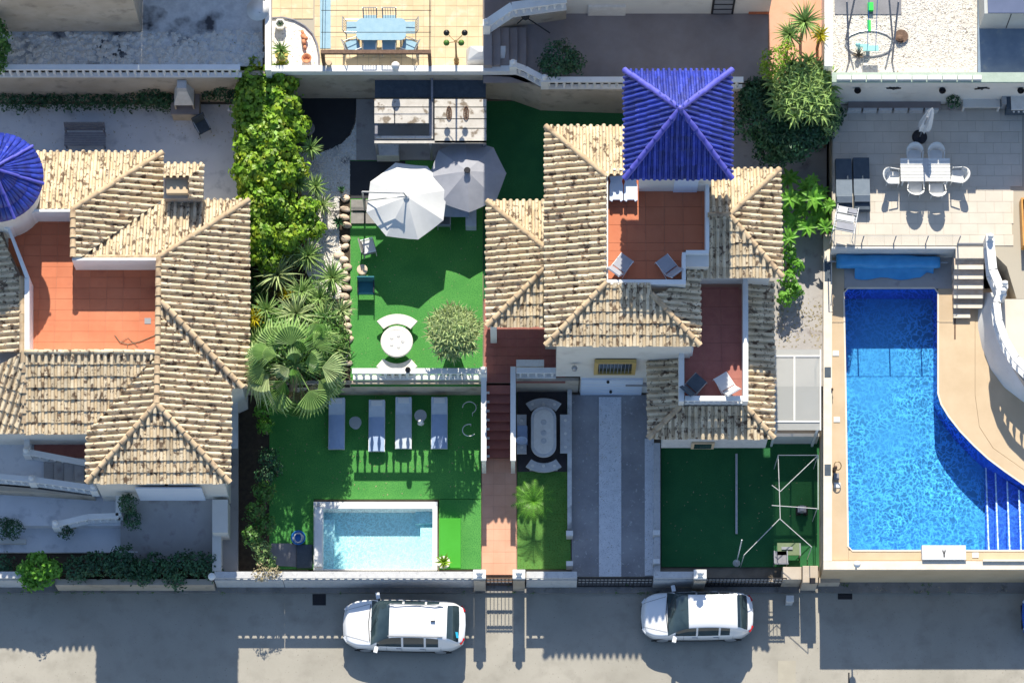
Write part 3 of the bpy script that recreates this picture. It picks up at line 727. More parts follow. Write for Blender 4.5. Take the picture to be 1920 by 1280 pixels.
# front window with gilt frame
xa, xb = P2(1114,680,4.5)[0], P2(1192,680,4.5)[0]
wf = MB(); y0 = yf-.14
wf.box(xa,xb,y0,yf-.002,5.18,5.30).box(xa,xa+.14,y0,yf-.002,3.78,5.179).box(xb-.14,xb,y0,yf-.002,3.78,5.179).box(xa,xb,y0,yf-.002,3.64,3.779)
wo = wf.build('window', 'gold_frame', V2)
MB().box(xa+.141,xb-.141,yf-.03,yf-.004,3.78,5.179).build('pane', 'car_glass', wo)
for k in range(9): MB().box(xa+.18+k*.13,xa+.20+k*.13,y0+.02,y0+.04,3.78,5.17).build('bar', 'metal_grey', wo)
# wall lamp left of the window
q = P(1077,680,4.6); MB().lathe((q.x, yf-.15, q.z-.15), [(.03,0),(.10,.06),(.11,.2),(.06,.3),(.01,.33)], 8).build('wall_lamp', 'metal_grey', V2)
pit = 17.0
A = mkplane(1023,450,ze,(-1,0),pit); B = mkplane(1100,238,ze,(0,1),pit); C = mkplane(1160,648,ze,(0,-1),pit); Dp = mkplane(1312,600,ze,(1,0),pit)
roof_plane(V2, A, [(1023,238),(1137,330),(1137,531),(1023,648)])
roof_plane(V2, B, [(1023,238),(1173,238),(1173,326),(1137,329)])
roof_plane(V2, C, [(1023,648),(1137,531),(1223,554),(1312,648)])
roof_plane(V2, C, [(1137,531),(1218,531),(1223,554)])
roof_plane(V2, Dp, [(1312,648),(1224,556),(1287,527),(1312,527)])
roof_plane(V2, Dp, [(1312,527),(1287,527),(1287,500),(1312,500)])
E = mkplane(1420,520,ze,(0,-1),pit); F = mkplane(1466,420,ze,(1,0),pit); G = mkplane(1420,318,ze,(0,1),pit)
roof_plane(V2, E, [(1312,520),(1467,520),(1367,405),(1329,405),(1329,478),(1312,478)] if False else [(1329,520),(1467,520),(1367,406),(1329,406)])
roof_plane(V2, E, [(1287,520),(1329,520),(1329,480),(1287,500)])
roof_plane(V2, F, [(1467,520),(1462,318),(1367,404)])
roof_plane(V2, G, [(1462,318),(1329,318),(1329,404),(1367,404)])
H = mkplane(913,490,5.1,(-1,0),pit); I = mkplane(970,378,5.1,(0,1),pit); J = mkplane(970,612,5.1,(0,-1),pit)
roof_plane(V2, H, [(913,378),(1020,464),(1020,505),(913,612)])
roof_plane(V2, I, [(913,378),(1046,378),(1046,464),(1020,464)])
roof_plane(V2, J, [(913,612),(1046,612),(1046,505),(1020,505)])
K = mkplane(1215,740,5.0,(-1,0),14); L_ = mkplane(1330,822,5.0,(0,-1),14); Mp = mkplane(1451,680,5.0,(1,0),14)
roof_plane(V2, K, [(1215,655),(1273,655),(1273,762),(1215,822)])
roof_plane(V2, L_, [(1215,822),(1275,762),(1400,762),(1451,822)])
roof_plane(V2, Mp, [(1398,528),(1451,528),(1451,822),(1398,762)])
def rr(v, pa, a, pb, b, **k): ridge(v, PP(pa,*a), PP(pb,*b), **k)
rr(V2, A,(1023,238), A,(1137,331)); rr(V2, A,(1023,648), A,(1137,531)); rr(V2, C,(1312,648), C,(1222,552))
rr(V2, F,(1467,520), F,(1367,404)); rr(V2, F,(1462,318), F,(1367,404)); rr(V2, G,(1367,404), G,(1329,404))
rr(V2, H,(913,378), H,(1022,466)); rr(V2, H,(913,612), H,(1022,503)); rr(V2, L_,(1451,822), L_,(1398,762)); rr(V2, L_,(1215,822), L_,(1275,762))
# porch posts and walls
vpart(V2, (1024,380,1060,610), 5.2, 2.0, 'porch_wall', 'stucco')
for (x, y) in ((925,395),(925,595)): vpart(V2, (x-6,y-6,x+6,y+6), 5.02, 2.0, 'porch_post', 'white_paint')
# roof terrace 1
zt1 = 7.2; zp1 = 7.98
f1 = vpart(V2, ((1140,322),(1330,322),(1330,470),(1284,470),(1284,523),(1140,523)), zt1, zt1-.07, 'terrace_floor', 'grout')
tile_floor(f1, [(1141,324,1329,470),(1141,470.3,1283,523)], zt1+.001, .66, .66, 'terracotta', joint=.010)
for r in ((1133,322,1140,533),(1140.2,524,1286,533),(1279,473,1286,523.7),(1286.3,469,1329,476),(1323,345,1330,468.7)):
    vpart(V2, r, zp1, zt1-.4, 'parapet', 'white_paint')
vpart(V2, (1286.3,476.2,1329,500), zp1-.15, zt1-.4, 'parapet', 'stucco')
# tower
zte = 10.6
vpart(V2, (1203,166,1340,304), zte-.1, 2.0, 'tower_wall', 'stucco')
q0 = P2(1270,304,zte-.1)[1]
MB().box(P2(1265,345,8.5)[0], P2(1310,345,8.5)[0], q0-.04, q0-.002, zt1+.02, 9.3).build('tower_door', 'door_white', V2)
T = [(1172,134),(1371,134),(1371,335),(1172,335)]
tp = [mkplane(1270,134,zte,(0,1),41.5), mkplane(1371,235,zte,(1,0),41.5), mkplane(1270,335,zte,(0,-1),41.5), mkplane(1172,235,zte,(-1,0),41.5)]
c4 = [P(a, b_, zte) for a, b_ in T]; cxy = sum((Vector((p.x,p.y,0)) for p in c4), Vector())/4
apz = zte+abs(c4[1].x-c4[0].x)/2*math.tan(R(41.5)); apex = Vector((cxy.x, cxy.y, apz))
def to_px(p):
    d = Vector(p)-CAM; k = FPX/d.dot(_l); return (960+d.x*k, 640-d.dot(_u)*k)
apx = to_px(apex)
for i, pl_ in enumerate(tp):
    roof_plane(V2, pl_, [T[i], T[(i+1)%4], apx], pitchw=.19, course=.55, m='glazed_blue', h=.07, name='glazed_tile', deck='glazed_blue')
for c in c4: ridge(V2, c+Vector((0,0,.02)), apex, wd=.22, step=.45, m='glazed_ridge', name='glazed_ridge_tile')
MB().ball((apex.x, apex.y, apex.z+.08), .11, 8, 5).build('finial', 'glazed_ridge', V2)
for k in (0,1): MB().ball((c4[k].x, c4[k].y, c4[k].z+.05), .10, 8, 5).build('corner_knob', 'white_paint', V2)
# roof terrace 2 (lower)
f2 = vpart(V2, (1283,515,1394,745), 5.3, 5.2, 'terrace_floor', 'grout')
tile_floor(f2, [(1284,538,1393,744)], 5.301, .66, .66, 'stair_clay', joint=.008)
vpart(V2, (1273,650,1283,752), 5.95, 4.9, 'parapet', 'white_paint'); vpart(V2, (1393,516,1403,752), 5.95, 4.9, 'parapet', 'white_paint')
vpart(V2, (1283.3,748,1392.7,756), 5.5, 4.9, 'parapet', 'white_paint')
vpart(V2, (1240,650,1300,655), 6.2, 5.0, 'parapet', 'white_paint')
bs = P(1283.5,752,5.5); be = P(1392.5,752,5.5)
for k in range(9):
    x = bs.x+(be.x-bs.x)*(k+.5)/9; inst('baluster', bal_mesh(.32), V2, loc=(x-V2.location.x, bs.y-V2.location.y, 5.5-V2.location.z))
MB().box(bs.x, be.x, bs.y-.09, bs.y+.09, 5.821, 5.92).build('cap', 'white_paint', V2)
# lower front wall under the small roof, with window
ya = P2(960,812,4.9)[1]
MB().box(wx(1238,3), wx(1432,3), ya, ya+3, 2.75, 4.9).build('lower_wall', 'stone_grey', V2); MB().box(wx(1242,3), wx(1428,3), ya+1.0, ya+3, .5, 2.749).build('recessed_wall', 'wall_beige', V2)  # front wall greyed below the house stucco; its shade sits in the colour
xw0, xw1 = wx(1298,3), wx(1330,3)
w2 = MB().box(xw0-.1, xw1+.1, ya-.07, ya-.002, 2.85, 3.7).build('window', 'wall_sand', V2); MB().box(xw0, xw1, ya-.085, ya-.071, 2.95, 3.6).build('pane', 'car_glass', w2)
# ================================================================ LEFT VILLA
V1 = thing('villa', 'left tan tiled villa with a round blue tiled turret and red roof terrace', 'house', (*P2(250,600,2.0), 2.0))
z1 = 5.12
vpart(V1, ((-150,300),(290,300),(290,390),(450,390),(450,712),(418,726),(418,899),(176,899),(176,800),(-150,800)), 4.65, .5, 'wall', 'stucco')
vpart(V1, ((300,490),(446,400),(446,712),(414,726),(414,894),(180,894),(180,806),(290,680),(300,670)), z1-.15, 4.651, 'upper_wall', 'stucco')
vpart(V1, ((-150,675),(285,675),(180,796),(-150,796)), z1-.15, 4.652, 'upper_wall', 'stucco')
vpart(V1, ((70,305),(286,305),(135,388),(70,388)), z1-.15, 4.653, 'upper_wall', 'stucco')
vpart(V1, ((142,402),(286,320),(286,395),(442,395),(300,478),(142,478)), z1-.15, 4.654, 'upper_wall', 'stucco')
y1f = P2(300,899,z1-.1)[1]
g1 = MB().box(wx(266,3), wx(388,3), y1f-.05, y1f-.002, 2.0, 3.9).build('garage_door', 'door_white', V1)
MB().ball((wx(322,4), y1f-.1, 4.6), .07, 8, 5).build('door_lamp', 'metal_dark', V1)
a1 = mkplane(467,550,z1,(1,0),pit); b1 = mkplane(432,820,z1,(1,0),pit); s1 = mkplane(300,905,z1,(0,-1),pit); w1 = mkplane(163,860,z1,(-1,0),pit)
c1 = mkplane(100,812,z1,(0,-1),pit); n1 = mkplane(400,375,z1,(0,1),pit); d1 = mkplane(305,330,z1,(1,0),pit); e1 = mkplane(200,287,z1,(0,1),pit)
st = mkplane(445,727,z1,(0,-1),pit)
roof_plane(V1, a1, [(467,376),(467,727),(452,727),(303,566),(298,482)])
roof_plane(V1, st, [(455,727),(433,727),(299,590),(299,566)])
roof_plane(V1, b1, [(433,727),(431,905),(293,757),(298,590)])
roof_plane(V1, s1, [(163,905),(431,905),(293,757)])
roof_plane(V1, w1, [(163,905),(163,812),(293,665),(293,757)])
roof_plane(V1, c1, [(46,663),(293,663),(163,812),(46,812)])
roof_plane(V1, n1, [(310,376),(467,376),(300,483),(148,483)])
roof_plane(V1, d1, [(305,287),(305,374),(150,483),(137,483),(137,392)])
roof_plane(V1, e1, [(60,287),(305,287),(137,392),(60,392)])
f_ = mkplane(-60,560,z1,(-1,0),pit)
roof_plane(V1, f_, [(0,425),(16,470),(42,525),(42,660),(-30,660),(-30,425)])
g_ = mkplane(0,812,z1,(-.32,-1),pit)
roof_plane(V1, g_, [(45,660),(45,812),(-30,812),(-30,700)], m='ridge_tile', name='roof_tile')
rr(V1, a1,(467,376), a1,(298,483)); rr(V1, a1,(298,483), b1,(294,757)); rr(V1, s1,(163,905), s1,(293,757)); rr(V1, s1,(431,905), s1,(293,757))
rr(V1, a1,(455,727), a1,(303,566)); rr(V1, d1,(305,287), d1,(137,392)); rr(V1, d1,(137,392), d1,(137,483)); rr(V1, n1,(148,483), n1,(298,483), wd=.18)
rr(V1, f_,(42,520), f_,(42,660)); rr(V1, c1,(44,660), c1,(46,812)); rr(V1, c1,(46,660), c1,(290,660), wd=.18, m='roof_tile')
zf1 = 4.8
ft = vpart(V1, ((138,410),(138,500),(296,500),(296,668),(46,668),(46,540),(15,455),(60,410)), zf1, zf1-.1, 'terrace_floor', 'grout')
tile_floor(ft, [(46,500,296,662),(16,412,137,500)], zf1+.001, .60, .40, 'terracotta', joint=.008)
for r in ((135,483.5,297,488),(46,521,55,661),(137,392,141,480),(55.2,656,290,661)): vpart(V1, r, 6.02 if r[1] < 600 and r[0] > 100 else 5.95, zf1-.4, 'parapet', 'white_paint')
vpart(V1, ((58,392),(134,392),(134,397),(58,397)), 6.0, zf1-.4, 'parapet', 'white_paint')
vpart(V1, ((0,424),(60,392),(64,398),(14,430)), 6.0, zf1-.4, 'parapet', 'white_paint')
vpart(V1, ((14,430),(19,428),(55,520),(48,523)), 5.95, zf1-.4, 'parapet', 'white_paint')
# turret with conical blue roof
tc = P(-6,333,7.75); rT = 85*PX
MB().lathe((tc.x,tc.y,2.0), [(rT-.35,0),(rT-.35,5.7)], 32).build('turret_wall', 'stucco', V1, smooth=False)
MB().lathe((tc.x,tc.y,7.68), [(rT-.02,0),(.02,.98)], 40).build('roof_deck', 'glazed_blue', V1)
slope = math.hypot(rT, .98); NT = 46; nc = 4
for j in range(nc):
    r0 = rT*(1-j/nc); r1_ = rT*(1-(j+1.12)/nc); r1_ = max(r1_, .05)
    vs = []; fs = []; K6 = 5; z0_ = .98*(j/nc); z1_ = .98*(1-r1_/rT)
    for (rad, zz, up_) in ((r0, z0_, .035), (r1_, z1_, 0), (r0, z0_, .012)):
        hw = PI/NT*rad*.92
        for k in range(K6+1):
            an = PI*k/K6; vs.append((rad, -math.cos(an)*hw, zz+up_+math.sin(an)*.055*(1 if up_ != .012 else .75)*(.5+.5*rad/rT)))
    m1 = K6+1; fs = [(k,k+1,m1+k+1,m1+k)[::-1] for k in range(K6)]+[(2*m1+k,2*m1+k+1,k+1,k)[::-1] for k in range(K6)]
    me = bpy.data.meshes.new('glazed_tile'); me.from_pydata(vs, [], fs); me.materials.append(M['glazed_blue'])
    me.polygons.foreach_set('use_smooth', [k < K6 for k in range(len(fs))])
    for i in range(NT):
        inst('glazed_tile', me, V1, Matrix.Translation(Vector((tc.x,tc.y,7.72))-V1.location) @ Matrix.Rotation(2*PI*i/NT+random.gauss(0,.004),4,'Z'))
ap = Vector((tc.x,tc.y,7.72+1.0)); MB().ball((ap.x,ap.y,ap.z+.05), .11, 8, 5).build('finial', 'glazed_ridge', V1)
for an in (-1.15, -.15, .75, 1.9):
    ridge(V1, (tc.x+math.cos(an)*rT, tc.y+math.sin(an)*rT, 7.76), ap, wd=.12, step=.5, m='glazed_ridge', name='glazed_ridge_tile')
# chimney
vpart(V1, (308,322,378,372), 5.7, 4.8, 'chimney', 'wall_beige')
ch = mkplane(345,309,6.0,(0,1),20); ch2 = mkplane(381,330,6.0,(1,0),20)
vpart(V1, (312,318,352,362), 5.98, 5.6, 'chimney', 'wall_sand')
roof_plane(V1, ch, [(307,309),(381,309),(358,332),(307,332)]); roof_plane(V1, ch2, [(381,309),(378,372),(354,372),(354,334)])
finish_tiles()
# terrace odds of the left villa
tr = thing('fallen_twig', 'dry brown twig lying on the red roof terrace of the left villa', 'twig', (*P2(245,640,zf1), zf1))
q = [P(215,628,zf1+.04),P(225,641,zf1+.06),P(240,645,zf1+.05),P(262,640,zf1+.05),P(292,628,zf1+.04)]
bt = MB().path(q, .015, 5).path([q[2], P(237,658,zf1+.04)], .01, 5).path([q[1], P(240,633,zf1+.05), P(258,650,zf1+.04)], .009, 5); bt.build('stem', 'bark', tr)
blk('floor_drain', 'small grey floor drain on the sunlit red roof terrace', 'drain', (271,596,283,607), zf1+.035, zf1+.022, 'metal_grey')
# ================================================================ WALLS AND BALUSTRADES
def wall(label, r, z1, z0, m='wall_beige', cap=None, capz=.1, name='garden_wall', cat='wall', ov=2):
    if cap is None: return blk(name, label, cat, r, z1, z0, m)
    pts = RP(r, z1)
    c = sum((Vector(p) for p in pts), Vector((0,0)))/len(pts); t = thing(name, label, cat, (c.x, c.y, z0))
    MB().prism(pts, z0, z1-capz).build('masonry', m, t)
    if not isinstance(r[0], tuple): x0,y0,x1,y1 = r; r2 = (x0-ov,y0-ov,x1+ov,y1+ov)
    else: r2 = r
    p2 = rect(r2, z1) if not isinstance(r[0], tuple) else [(p[0]+(p[0]-c.x)*.01, p[1]+(p[1]-c.y)*.01) for p in pts]
    MB().prism(p2, z1-capz+.001, z1).build('cap', cap, t); return t
# back retaining walls (top of the slope)
wall('long beige retaining wall under the balustrade behind the left villa', (-400,136,447,147), 4.55, 1.5)
wall('beige retaining wall below the tiled terrace, behind the garden with two parasols', (448,133,905,141), 4.55, 1.5)
wall('weathered beige retaining wall beneath the curved white balustrade', ((905.5,133),(960,136),(1020,157),(1180,163),(1180,171),(1015,165),(958,145),(905.5,141)), 4.5, 1.5)
wall('beige retaining wall behind the dark tree beside the blue tower', (1371,158,1556,171), 4.5, 1.5)
wall('plaster retaining wall with iron ornaments above the dining terrace', (1562,138,2300,152), 5.85, 2.9, 'stucco', 'cap_green', .12)
balustrade('long white balustrade on the wall behind the left villa', [(-60,126),(450,126)], 4.55, h=.9)
blk('wall_coping', 'flat bright white wall coping along the edge of the tan tiled terrace', 'wall', (505,123,962,134), 4.95, 4.56, 'white_paint')
q = P(742,128,4.95); MB().lathe(tuple(q), [(.13,0),(.08,.06),(.14,.16),(.16,.27),(.10,.38),(.01,.42)], 12).build('ball_finial', 'white_paint', smooth=True, label='white ball finial on the flat white wall coping', cat='finial')
balustrade('short curved white balustrade dropping beside the round dark shrub', [(962,128,4.95),(985,132,4.7),(1021,148,4.5)], 4.5, h=.8, knobs=(0,2))
balustrade('white balustrade between the round shrub and the blue tiled tower', [(1022,149),(1080,149),(1178,149)], 4.5, h=.85)
balustrade('short end of white balustrade right of the blue tiled tower', [(1372,149),(1394,149)], 4.5, h=.85)
# row of white blocks on the right wall
rb = thing('block_row', 'row of white glazed blocks along the wall over the dining terrace', 'wall coping', (*P2(1705,144,5.86), 5.86))
for k in range(10):
    x = 1569+k*28.4; MB().prism(rect((x,141,x+(26.5 if k < 9 else 16),149), 6.0), 5.861, 6.0, .015).build('block', 'white_paint', rb)
blk('garden_wall', 'bright white side wall left of the gravel play garden', 'wall', (1546,-120,1561,124), 5.9, 4.3, 'white_paint')
blk('garden_wall', 'white side wall along the left edge of the tan tiled terrace', 'wall', (497,-120,508,132), 5.3, 4.3, 'white_paint')
blk('garden_wall', 'narrow cream wall half hidden in the yellow green hedge', 'wall', (494,134,504,262), 3.6, 1.9, 'stone_warm')
q = P(498,262,3.6); MB().ball((q.x,q.y,q.z+.12), .14, 10, 7).build('ball_finial', 'white_paint', smooth=True, label='white ball finial at the low end of the hedge wall', cat='finial')
# middle retaining wall between upper lawn and loungers
wall('plain beige retaining wall behind the row of four sunloungers', (446,713,903,719), 2.12, .4)
balustrade('white balustrade above the four sunloungers, below the round white table', [(660,695),(906,695)], 2.12, h=.98, sp=.262, knobs=(1,))
q = P(765,695,3.10); MB().lathe(tuple(q), [(.05,0),(.05,.06),(.11,.12),(.09,.24),(.01,.3)], 8).build('wall_lantern', 'metal_dark', label='small dark lantern on the balustrade cap below the round table', cat='lantern')
wall('narrow white topped wall on the left side of the burgundy steps', (903,700,911,862), 2.6, .4, 'stucco', 'white_paint', .12, ov=1)
wall('narrow white topped wall on the right side of the burgundy steps', (958,688,966,862), 2.6, .4, 'stucco', 'white_paint', .12, ov=1)
balustrade('short white balustrade above the stone picnic bench set', [(968,694),(1043,694)], 2.05, h=.85)
wall('beige retaining wall behind the stone picnic bench set', (968,708,1085,714), 2.05, .4)
blk('ledge_box', 'pale grey box behind the short white balustrade on the red porch', 'box', (968,674,1020,686), 2.9, 2.02, 'stone_white')
# burgundy steps
stp = thing('staircase', 'flight of burgundy tiled steps with white pegs between two low walls', 'steps', (*P2(935,790,.5), .5))
ya, yb = wy(722,2.0), wy(858,.5); xs0, xs1 = wx(912,1.2), wx(957,1.2)
for k in range(8):
    za = 2.0-(k+.0)*1.5/8; y0 = ya+(yb-ya)*k/8; y1 = ya+(yb-ya)*(k+1)/8
    MB().box(xs0, xs1, y1, y0, .42, za-.03).build('riser', 'stair_clay', stp); MB().box(xs0+.001, xs1-.001, y1-.03, y0, za-.029, za).build('tread', 'stair_clay', stp)
    MB().box(xs0+.002, xs0+.12, y1-.035, y1+.05, za+.001, za+.05).build('peg', 'white_paint', stp)
# front walls and gates along the pavement
def front(label, x0, x1, zt=1.72, m='stone_grey'):
    wall(label.replace('balustrade', 'wall'), (x0,1077,x1,1088), zt-.42, 0, m)
    return balustrade(label, [(x0,1077),(x1,1077)], zt-.42, h=.42, capw=.24, m=m)
front('low pale front balustrade at the far left beside the bright bush', -60, 42)
front('pale grey front balustrade under the hanging ivy left of the small pool', 402, 530)
front('long pale grey front balustrade between the small pool and the road', 531, 888)
front('short pale grey front balustrade between the garden gate and driveway gate', 987, 1082)
front('short pale grey front balustrade right of the driveway gate', 1226, 1305)
wall('worn beige front wall below the dark hedge', (103,1085,400,1096), 1.15, 0)
for (x, lb) in ((899,'white square gate pillar with notched top, left of the brown garden gate'),(973,'white square gate pillar with notched top, right of the brown garden gate'),(1313,'white square pillar beside the right lawn in the front wall')):
    p = thing('gate_pillar', lb, 'pillar', (*P2(x,1080,0), 0))
    MB().prism(rect((x-11,1069,x+11,1088), 1.95), 0, 1.9).build('shaft', 'wall_beige', p); MB().prism(rect((x-12,1067,x+12,1084), 2.05), 1.901, 2.05, .02).build('cap', 'white_paint', p)
    q = P(x,1076,2.05); MB().lathe(tuple(q), [(.1,0),(.06,.05),(.12,.14),(.13,.22),(.01,.34)], 10).build('finial', 'white_paint', p, smooth=True)
def iron_gate(label, x0, x1, z1, cat='gate', n=None, m='iron_black', y=1083, scroll=True, name='iron_gate', z0=.12):
    a = P(x0,y,z1); b_ = P(x1,y,z1); yy = a.y; t = thing(name, label, cat, ((a.x+b_.x)/2, yy, z0))
    for zz in (z0+.05, (z0+z1)/2, z1-.05): MB().box(a.x, b_.x, yy-.02, yy+.02, zz-.02, zz+.02).build('rail', m, t)
    n = n or max(3, int((b_.x-a.x)/.13))
    bm_ = MB().box(-.012,.012,-.012,.012,0,z1-z0); me = bpy.data.meshes.new('bar'); me.from_pydata(bm_.v, [], bm_.f); me.materials.append(M[m])
    for i in range(n+1): inst('bar', me, t, loc=(a.x+(b_.x-a.x)*i/n-t.location.x, 0, 0))
    if scroll:
        r_ = MB().lathe((0,0,0), [(.05,-.01),(.065,0),(.05,.01)], 8); 
        sc = bpy.data.meshes.new('scroll'); vv = [(v[0], v[2]+.025*0, v[1]) for v in r_.v]; sc.from_pydata(vv, [], r_.f); sc.materials.append(M['metal_grey'])
        for i in range(n): 
            for zz in (z1-.18, z1-.62): inst('scroll', sc, t, loc=(a.x+(b_.x-a.x)*(i+.5)/n-t.location.x, -.03, zz-z0))
    return t
iron_gate('brown iron garden gate at the foot of the terracotta path', 912, 961, 1.35, m='wood_dark')
iron_gate('long black iron driveway gate with pale scrolls across the striped drive', 1084, 1224, 1.6)
iron_gate('black iron fence in front of the right lawn beside the pool wall', 1322, 1475, 1.6, 'fence', name='iron_fence')
wall('low rough wall under the black iron fence at the right lawn', (1322,1082,1475,1090), .45, 0, 'wall_beige')
ms_ = thing('meter_box', 'broken masonry meter boxes between the iron fence and pool wall', 'meter box', (*P2(1505,1085,0), 0))
MB().prism(rect((1468,1062,1503,1086), 1.4), 0, 1.4, .02).build('cabinet', 'wall_beige', ms_); MB().prism(rect((1505,1060,1534,1092), 1.5), 0, 1.5, .02).build('cabinet', 'wall_beige', ms_)
MB().prism(rect((1536,1082,1575,1092), .75), 0, .75, .02).build('cabinet', 'wall_beige', ms_); MB().prism(rect((1519,1080,1530,1090), 1.85), 1.501, 1.6).build('vent', 'metal_dark', ms_)
# pool plot walls
wall('long white capped wall between the right lawn and the big pool deck', (1545,440,1559,1052), 2.45, .1, 'wall_beige', 'coping', .1, ov=1)
for (a_, b_, lb) in ((490,527,'upper'),(688,707,'middle'),(870,891,'lower')):
    blk('dark_cap_plate', {'upper':'long dark grey plate on the white wall near the blue pool cover','middle':'short dark grey plate on the white wall beside the translucent pergola','lower':'short dark grey plate on the white wall beside the washing frame lawn'}[lb], 'plate', (1546,a_,1558,b_), 2.462, 2.452, 'cushion_slate')
wall('sand coloured front wall of the big pool with cream coping', (1545,1052,2300,1066), 2.45, 0, 'wall_sand', 'coping', .12, ov=1)
wall('short raised cream end of the pool front wall at the right edge', (1843,1048,2300,1051.5), 2.55, 2.2, 'coping')
fw = P(1770,1066,1.7)
ms = MB()
for k in range(26): 
    x = P(1724+k*3.6,1070,1.9).x; ms.obox((x, fw.y-.012, 1.95+.10*math.sin(k*.9)), (.09,.012,.10), ry=k*.5)
ms.build('lizard_mosaic', 'green_mosaic', label='green mosaic lizard on the sand coloured pool front wall', cat='mosaic')
q = P(1605,1062,2.45); gl_ = thing('globe_lamp', 'white globe lamp on a short stem on the pool front wall', 'lamp', tuple(q))
MB().tube((q.x,q.y,q.z),(q.x,q.y,q.z+.3),.03).build('stem','metal_dark',gl_); MB().ball((q.x,q.y,q.z+.42), .13, 12, 8).build('globe','white_paint',gl_,smooth=True)
q = P(400,1088,1.2); gl_ = thing('globe_lamp', 'white globe lamp at the right end of the dark front hedge', 'lamp', tuple(q))
MB().tube((q.x,q.y,q.z),(q.x,q.y,q.z+.6),.03).build('stem','metal_dark',gl_); MB().ball((q.x,q.y,q.z+.72), .14, 12, 8).build('globe','white_paint',gl_,smooth=True)
# steps from deck to dining terrace
st2 = thing('staircase', 'pale tiled steps leading down from the dining terrace to the pool deck', 'steps', (*P2(1820,530,ZD), ZD))
for k in range(6):
    za = ZT-(k+1)*1.1/7; y0 = P(1820,484+k*18.2,za).y; y1 = P(1820,484+(k+1)*18.2,za).y
    MB().box(wx(1792,2.8), wx(1848 if k < 5 else 1824,2.8), y1, y0, ZD-.02+k*.001, za-.03).build('riser', 'stone_warm', st2)
    MB().box(wx(1792,2.8)+.002, wx(1848 if k < 5 else 1824,2.8)-.002, y1-.05, y1+.11, za-.029, za+.006).build('nosing', 'coping', st2)
slab('terrace_landing', (1792,462.5,1850,484), ZT+.001, 2.0, 'tile_cream')
# curved white balustrade
balustrade('straight white balustrade rising beside the pool steps', [(1856,446),(1862,505),(1880,548)], ZT-.02, h=.95, knobs=(0,2), capw=.3)
cw = thing('curved_wall', 'tall curved white wall bulging round the raised terrace beside the pool', 'wall', (*P2(1870,660,2.2), 2.2))
outer = [(1838,548),(1829,580),(1828,615),(1836,655),(1852,695),(1878,730),(1912,756),(1960,775)]
inner = [(1882,548),(1868,580),(1872,615),(1884,650),(1904,685),(1932,712),(1965,735),(1990,745)]
lo_ = [P(a,b_,2.0) for a,b_ in outer]; hi_ = [P(a,b_,ZT+.1) for a,b_ in inner]; nn = len(lo_)
MB().add(lo_+hi_, [(i,i+1,nn+i+1,nn+i)[::-1] for i in range(nn-1)]).build('batter', 'white_paint', cw, smooth=True)
balustrade('curved white balustrade on the bulging wall above the pool', [(a+1,b_-14) for a,b_ in inner], ZT+.1, h=.85, knobs=(0,), capw=.26, sp=.3)
# glass railing over the pool
gr = thing('glass_railing', 'low glass railing with steel posts along the terrace edge above the pool', 'railing', (*P2(1680,460,ZT), ZT))
xa_, xb_ = P(1560,455,ZT+1).x, P(1802,455,ZT+1).x; yy = P(1680,462,ZT).y+.1
for k in range(5):
    x = xa_+(xb_-xa_)*k/4; MB().tube((x,yy,ZT),(x,yy,ZT+.95),.025,n=8).build('post','metal_grey',gr)
    if k < 4: MB().box(x+.06, xa_+(xb_-xa_)*(k+1)/4-.06, yy-.006, yy+.006, ZT+.12, ZT+.88).build('pane','rail_glass',gr)
MB().box(xa_, xb_, yy-.006, yy+.006, ZT+.951, ZT+.965).build('handrail','metal_grey',gr)
MB().box(xb_+.0, P(1846,450,ZT).x, yy-.02, yy+.02, ZT+.02, ZT+.06).build('floor_rail','metal_grey',gr)
wall('grey shaded retaining wall between dining terrace and pool deck', (1559.5,462.3,1792,466), ZT+.004, 2.1, 'stucco')
# left plot balustrades and steps
balustrade('pale balustrade round the sunken stair beside the left villa', [(50,812),(50,846),(165,868)], 2.02, h=.8, knobs=(1,))
balustrade('long pale balustrade along the upper landing at the far left', [(-60,888),(60,898),(176,914)], 2.02, h=.8, knobs=(1,2))
balustrade('pale stepped balustrade round the lower blue landing', [(222,922),(222,966),(165,968),(105,982)], 1.32, h=.8, knobs=(3,))
wall('curved beige retaining wall under the upper landing at the far left', ((-60,905),(60,915),(176,930),(60,922),(-60,916)), 2.0, .4)
wall('beige retaining wall below the lower blue landing', ((106,987),(165,975),(226,975),(226,979),(165,980),(106,992)), 1.3, .4)
wall('pale thick wall edging the sloping driveway of the left villa', (398,936,427,998), 2.1, .4, 'stucco')
wall('low pale wall continuing to the street beside the dark passage', (398,1000,415,1070), 1.5, .4, 'stucco')
st3 = thing('staircase', 'blue grey steps on the upper landing beside the left villa', 'steps', (*P2(120,880,2.0), 2.0))
for k in range(4): MB().prism(rect((82+k*19,866,101+k*19-.5,902), 2.0+.15*(k+1)), 2.005, 2.0+.15*(k+1)).build('step', 'paving_grey', st3)
blk('stairwell', 'dark reddish sunken stairwell behind the pale balustrade', 'stairwell', (64,818,164,858), 2.03, 2.006, 'stair_clay')
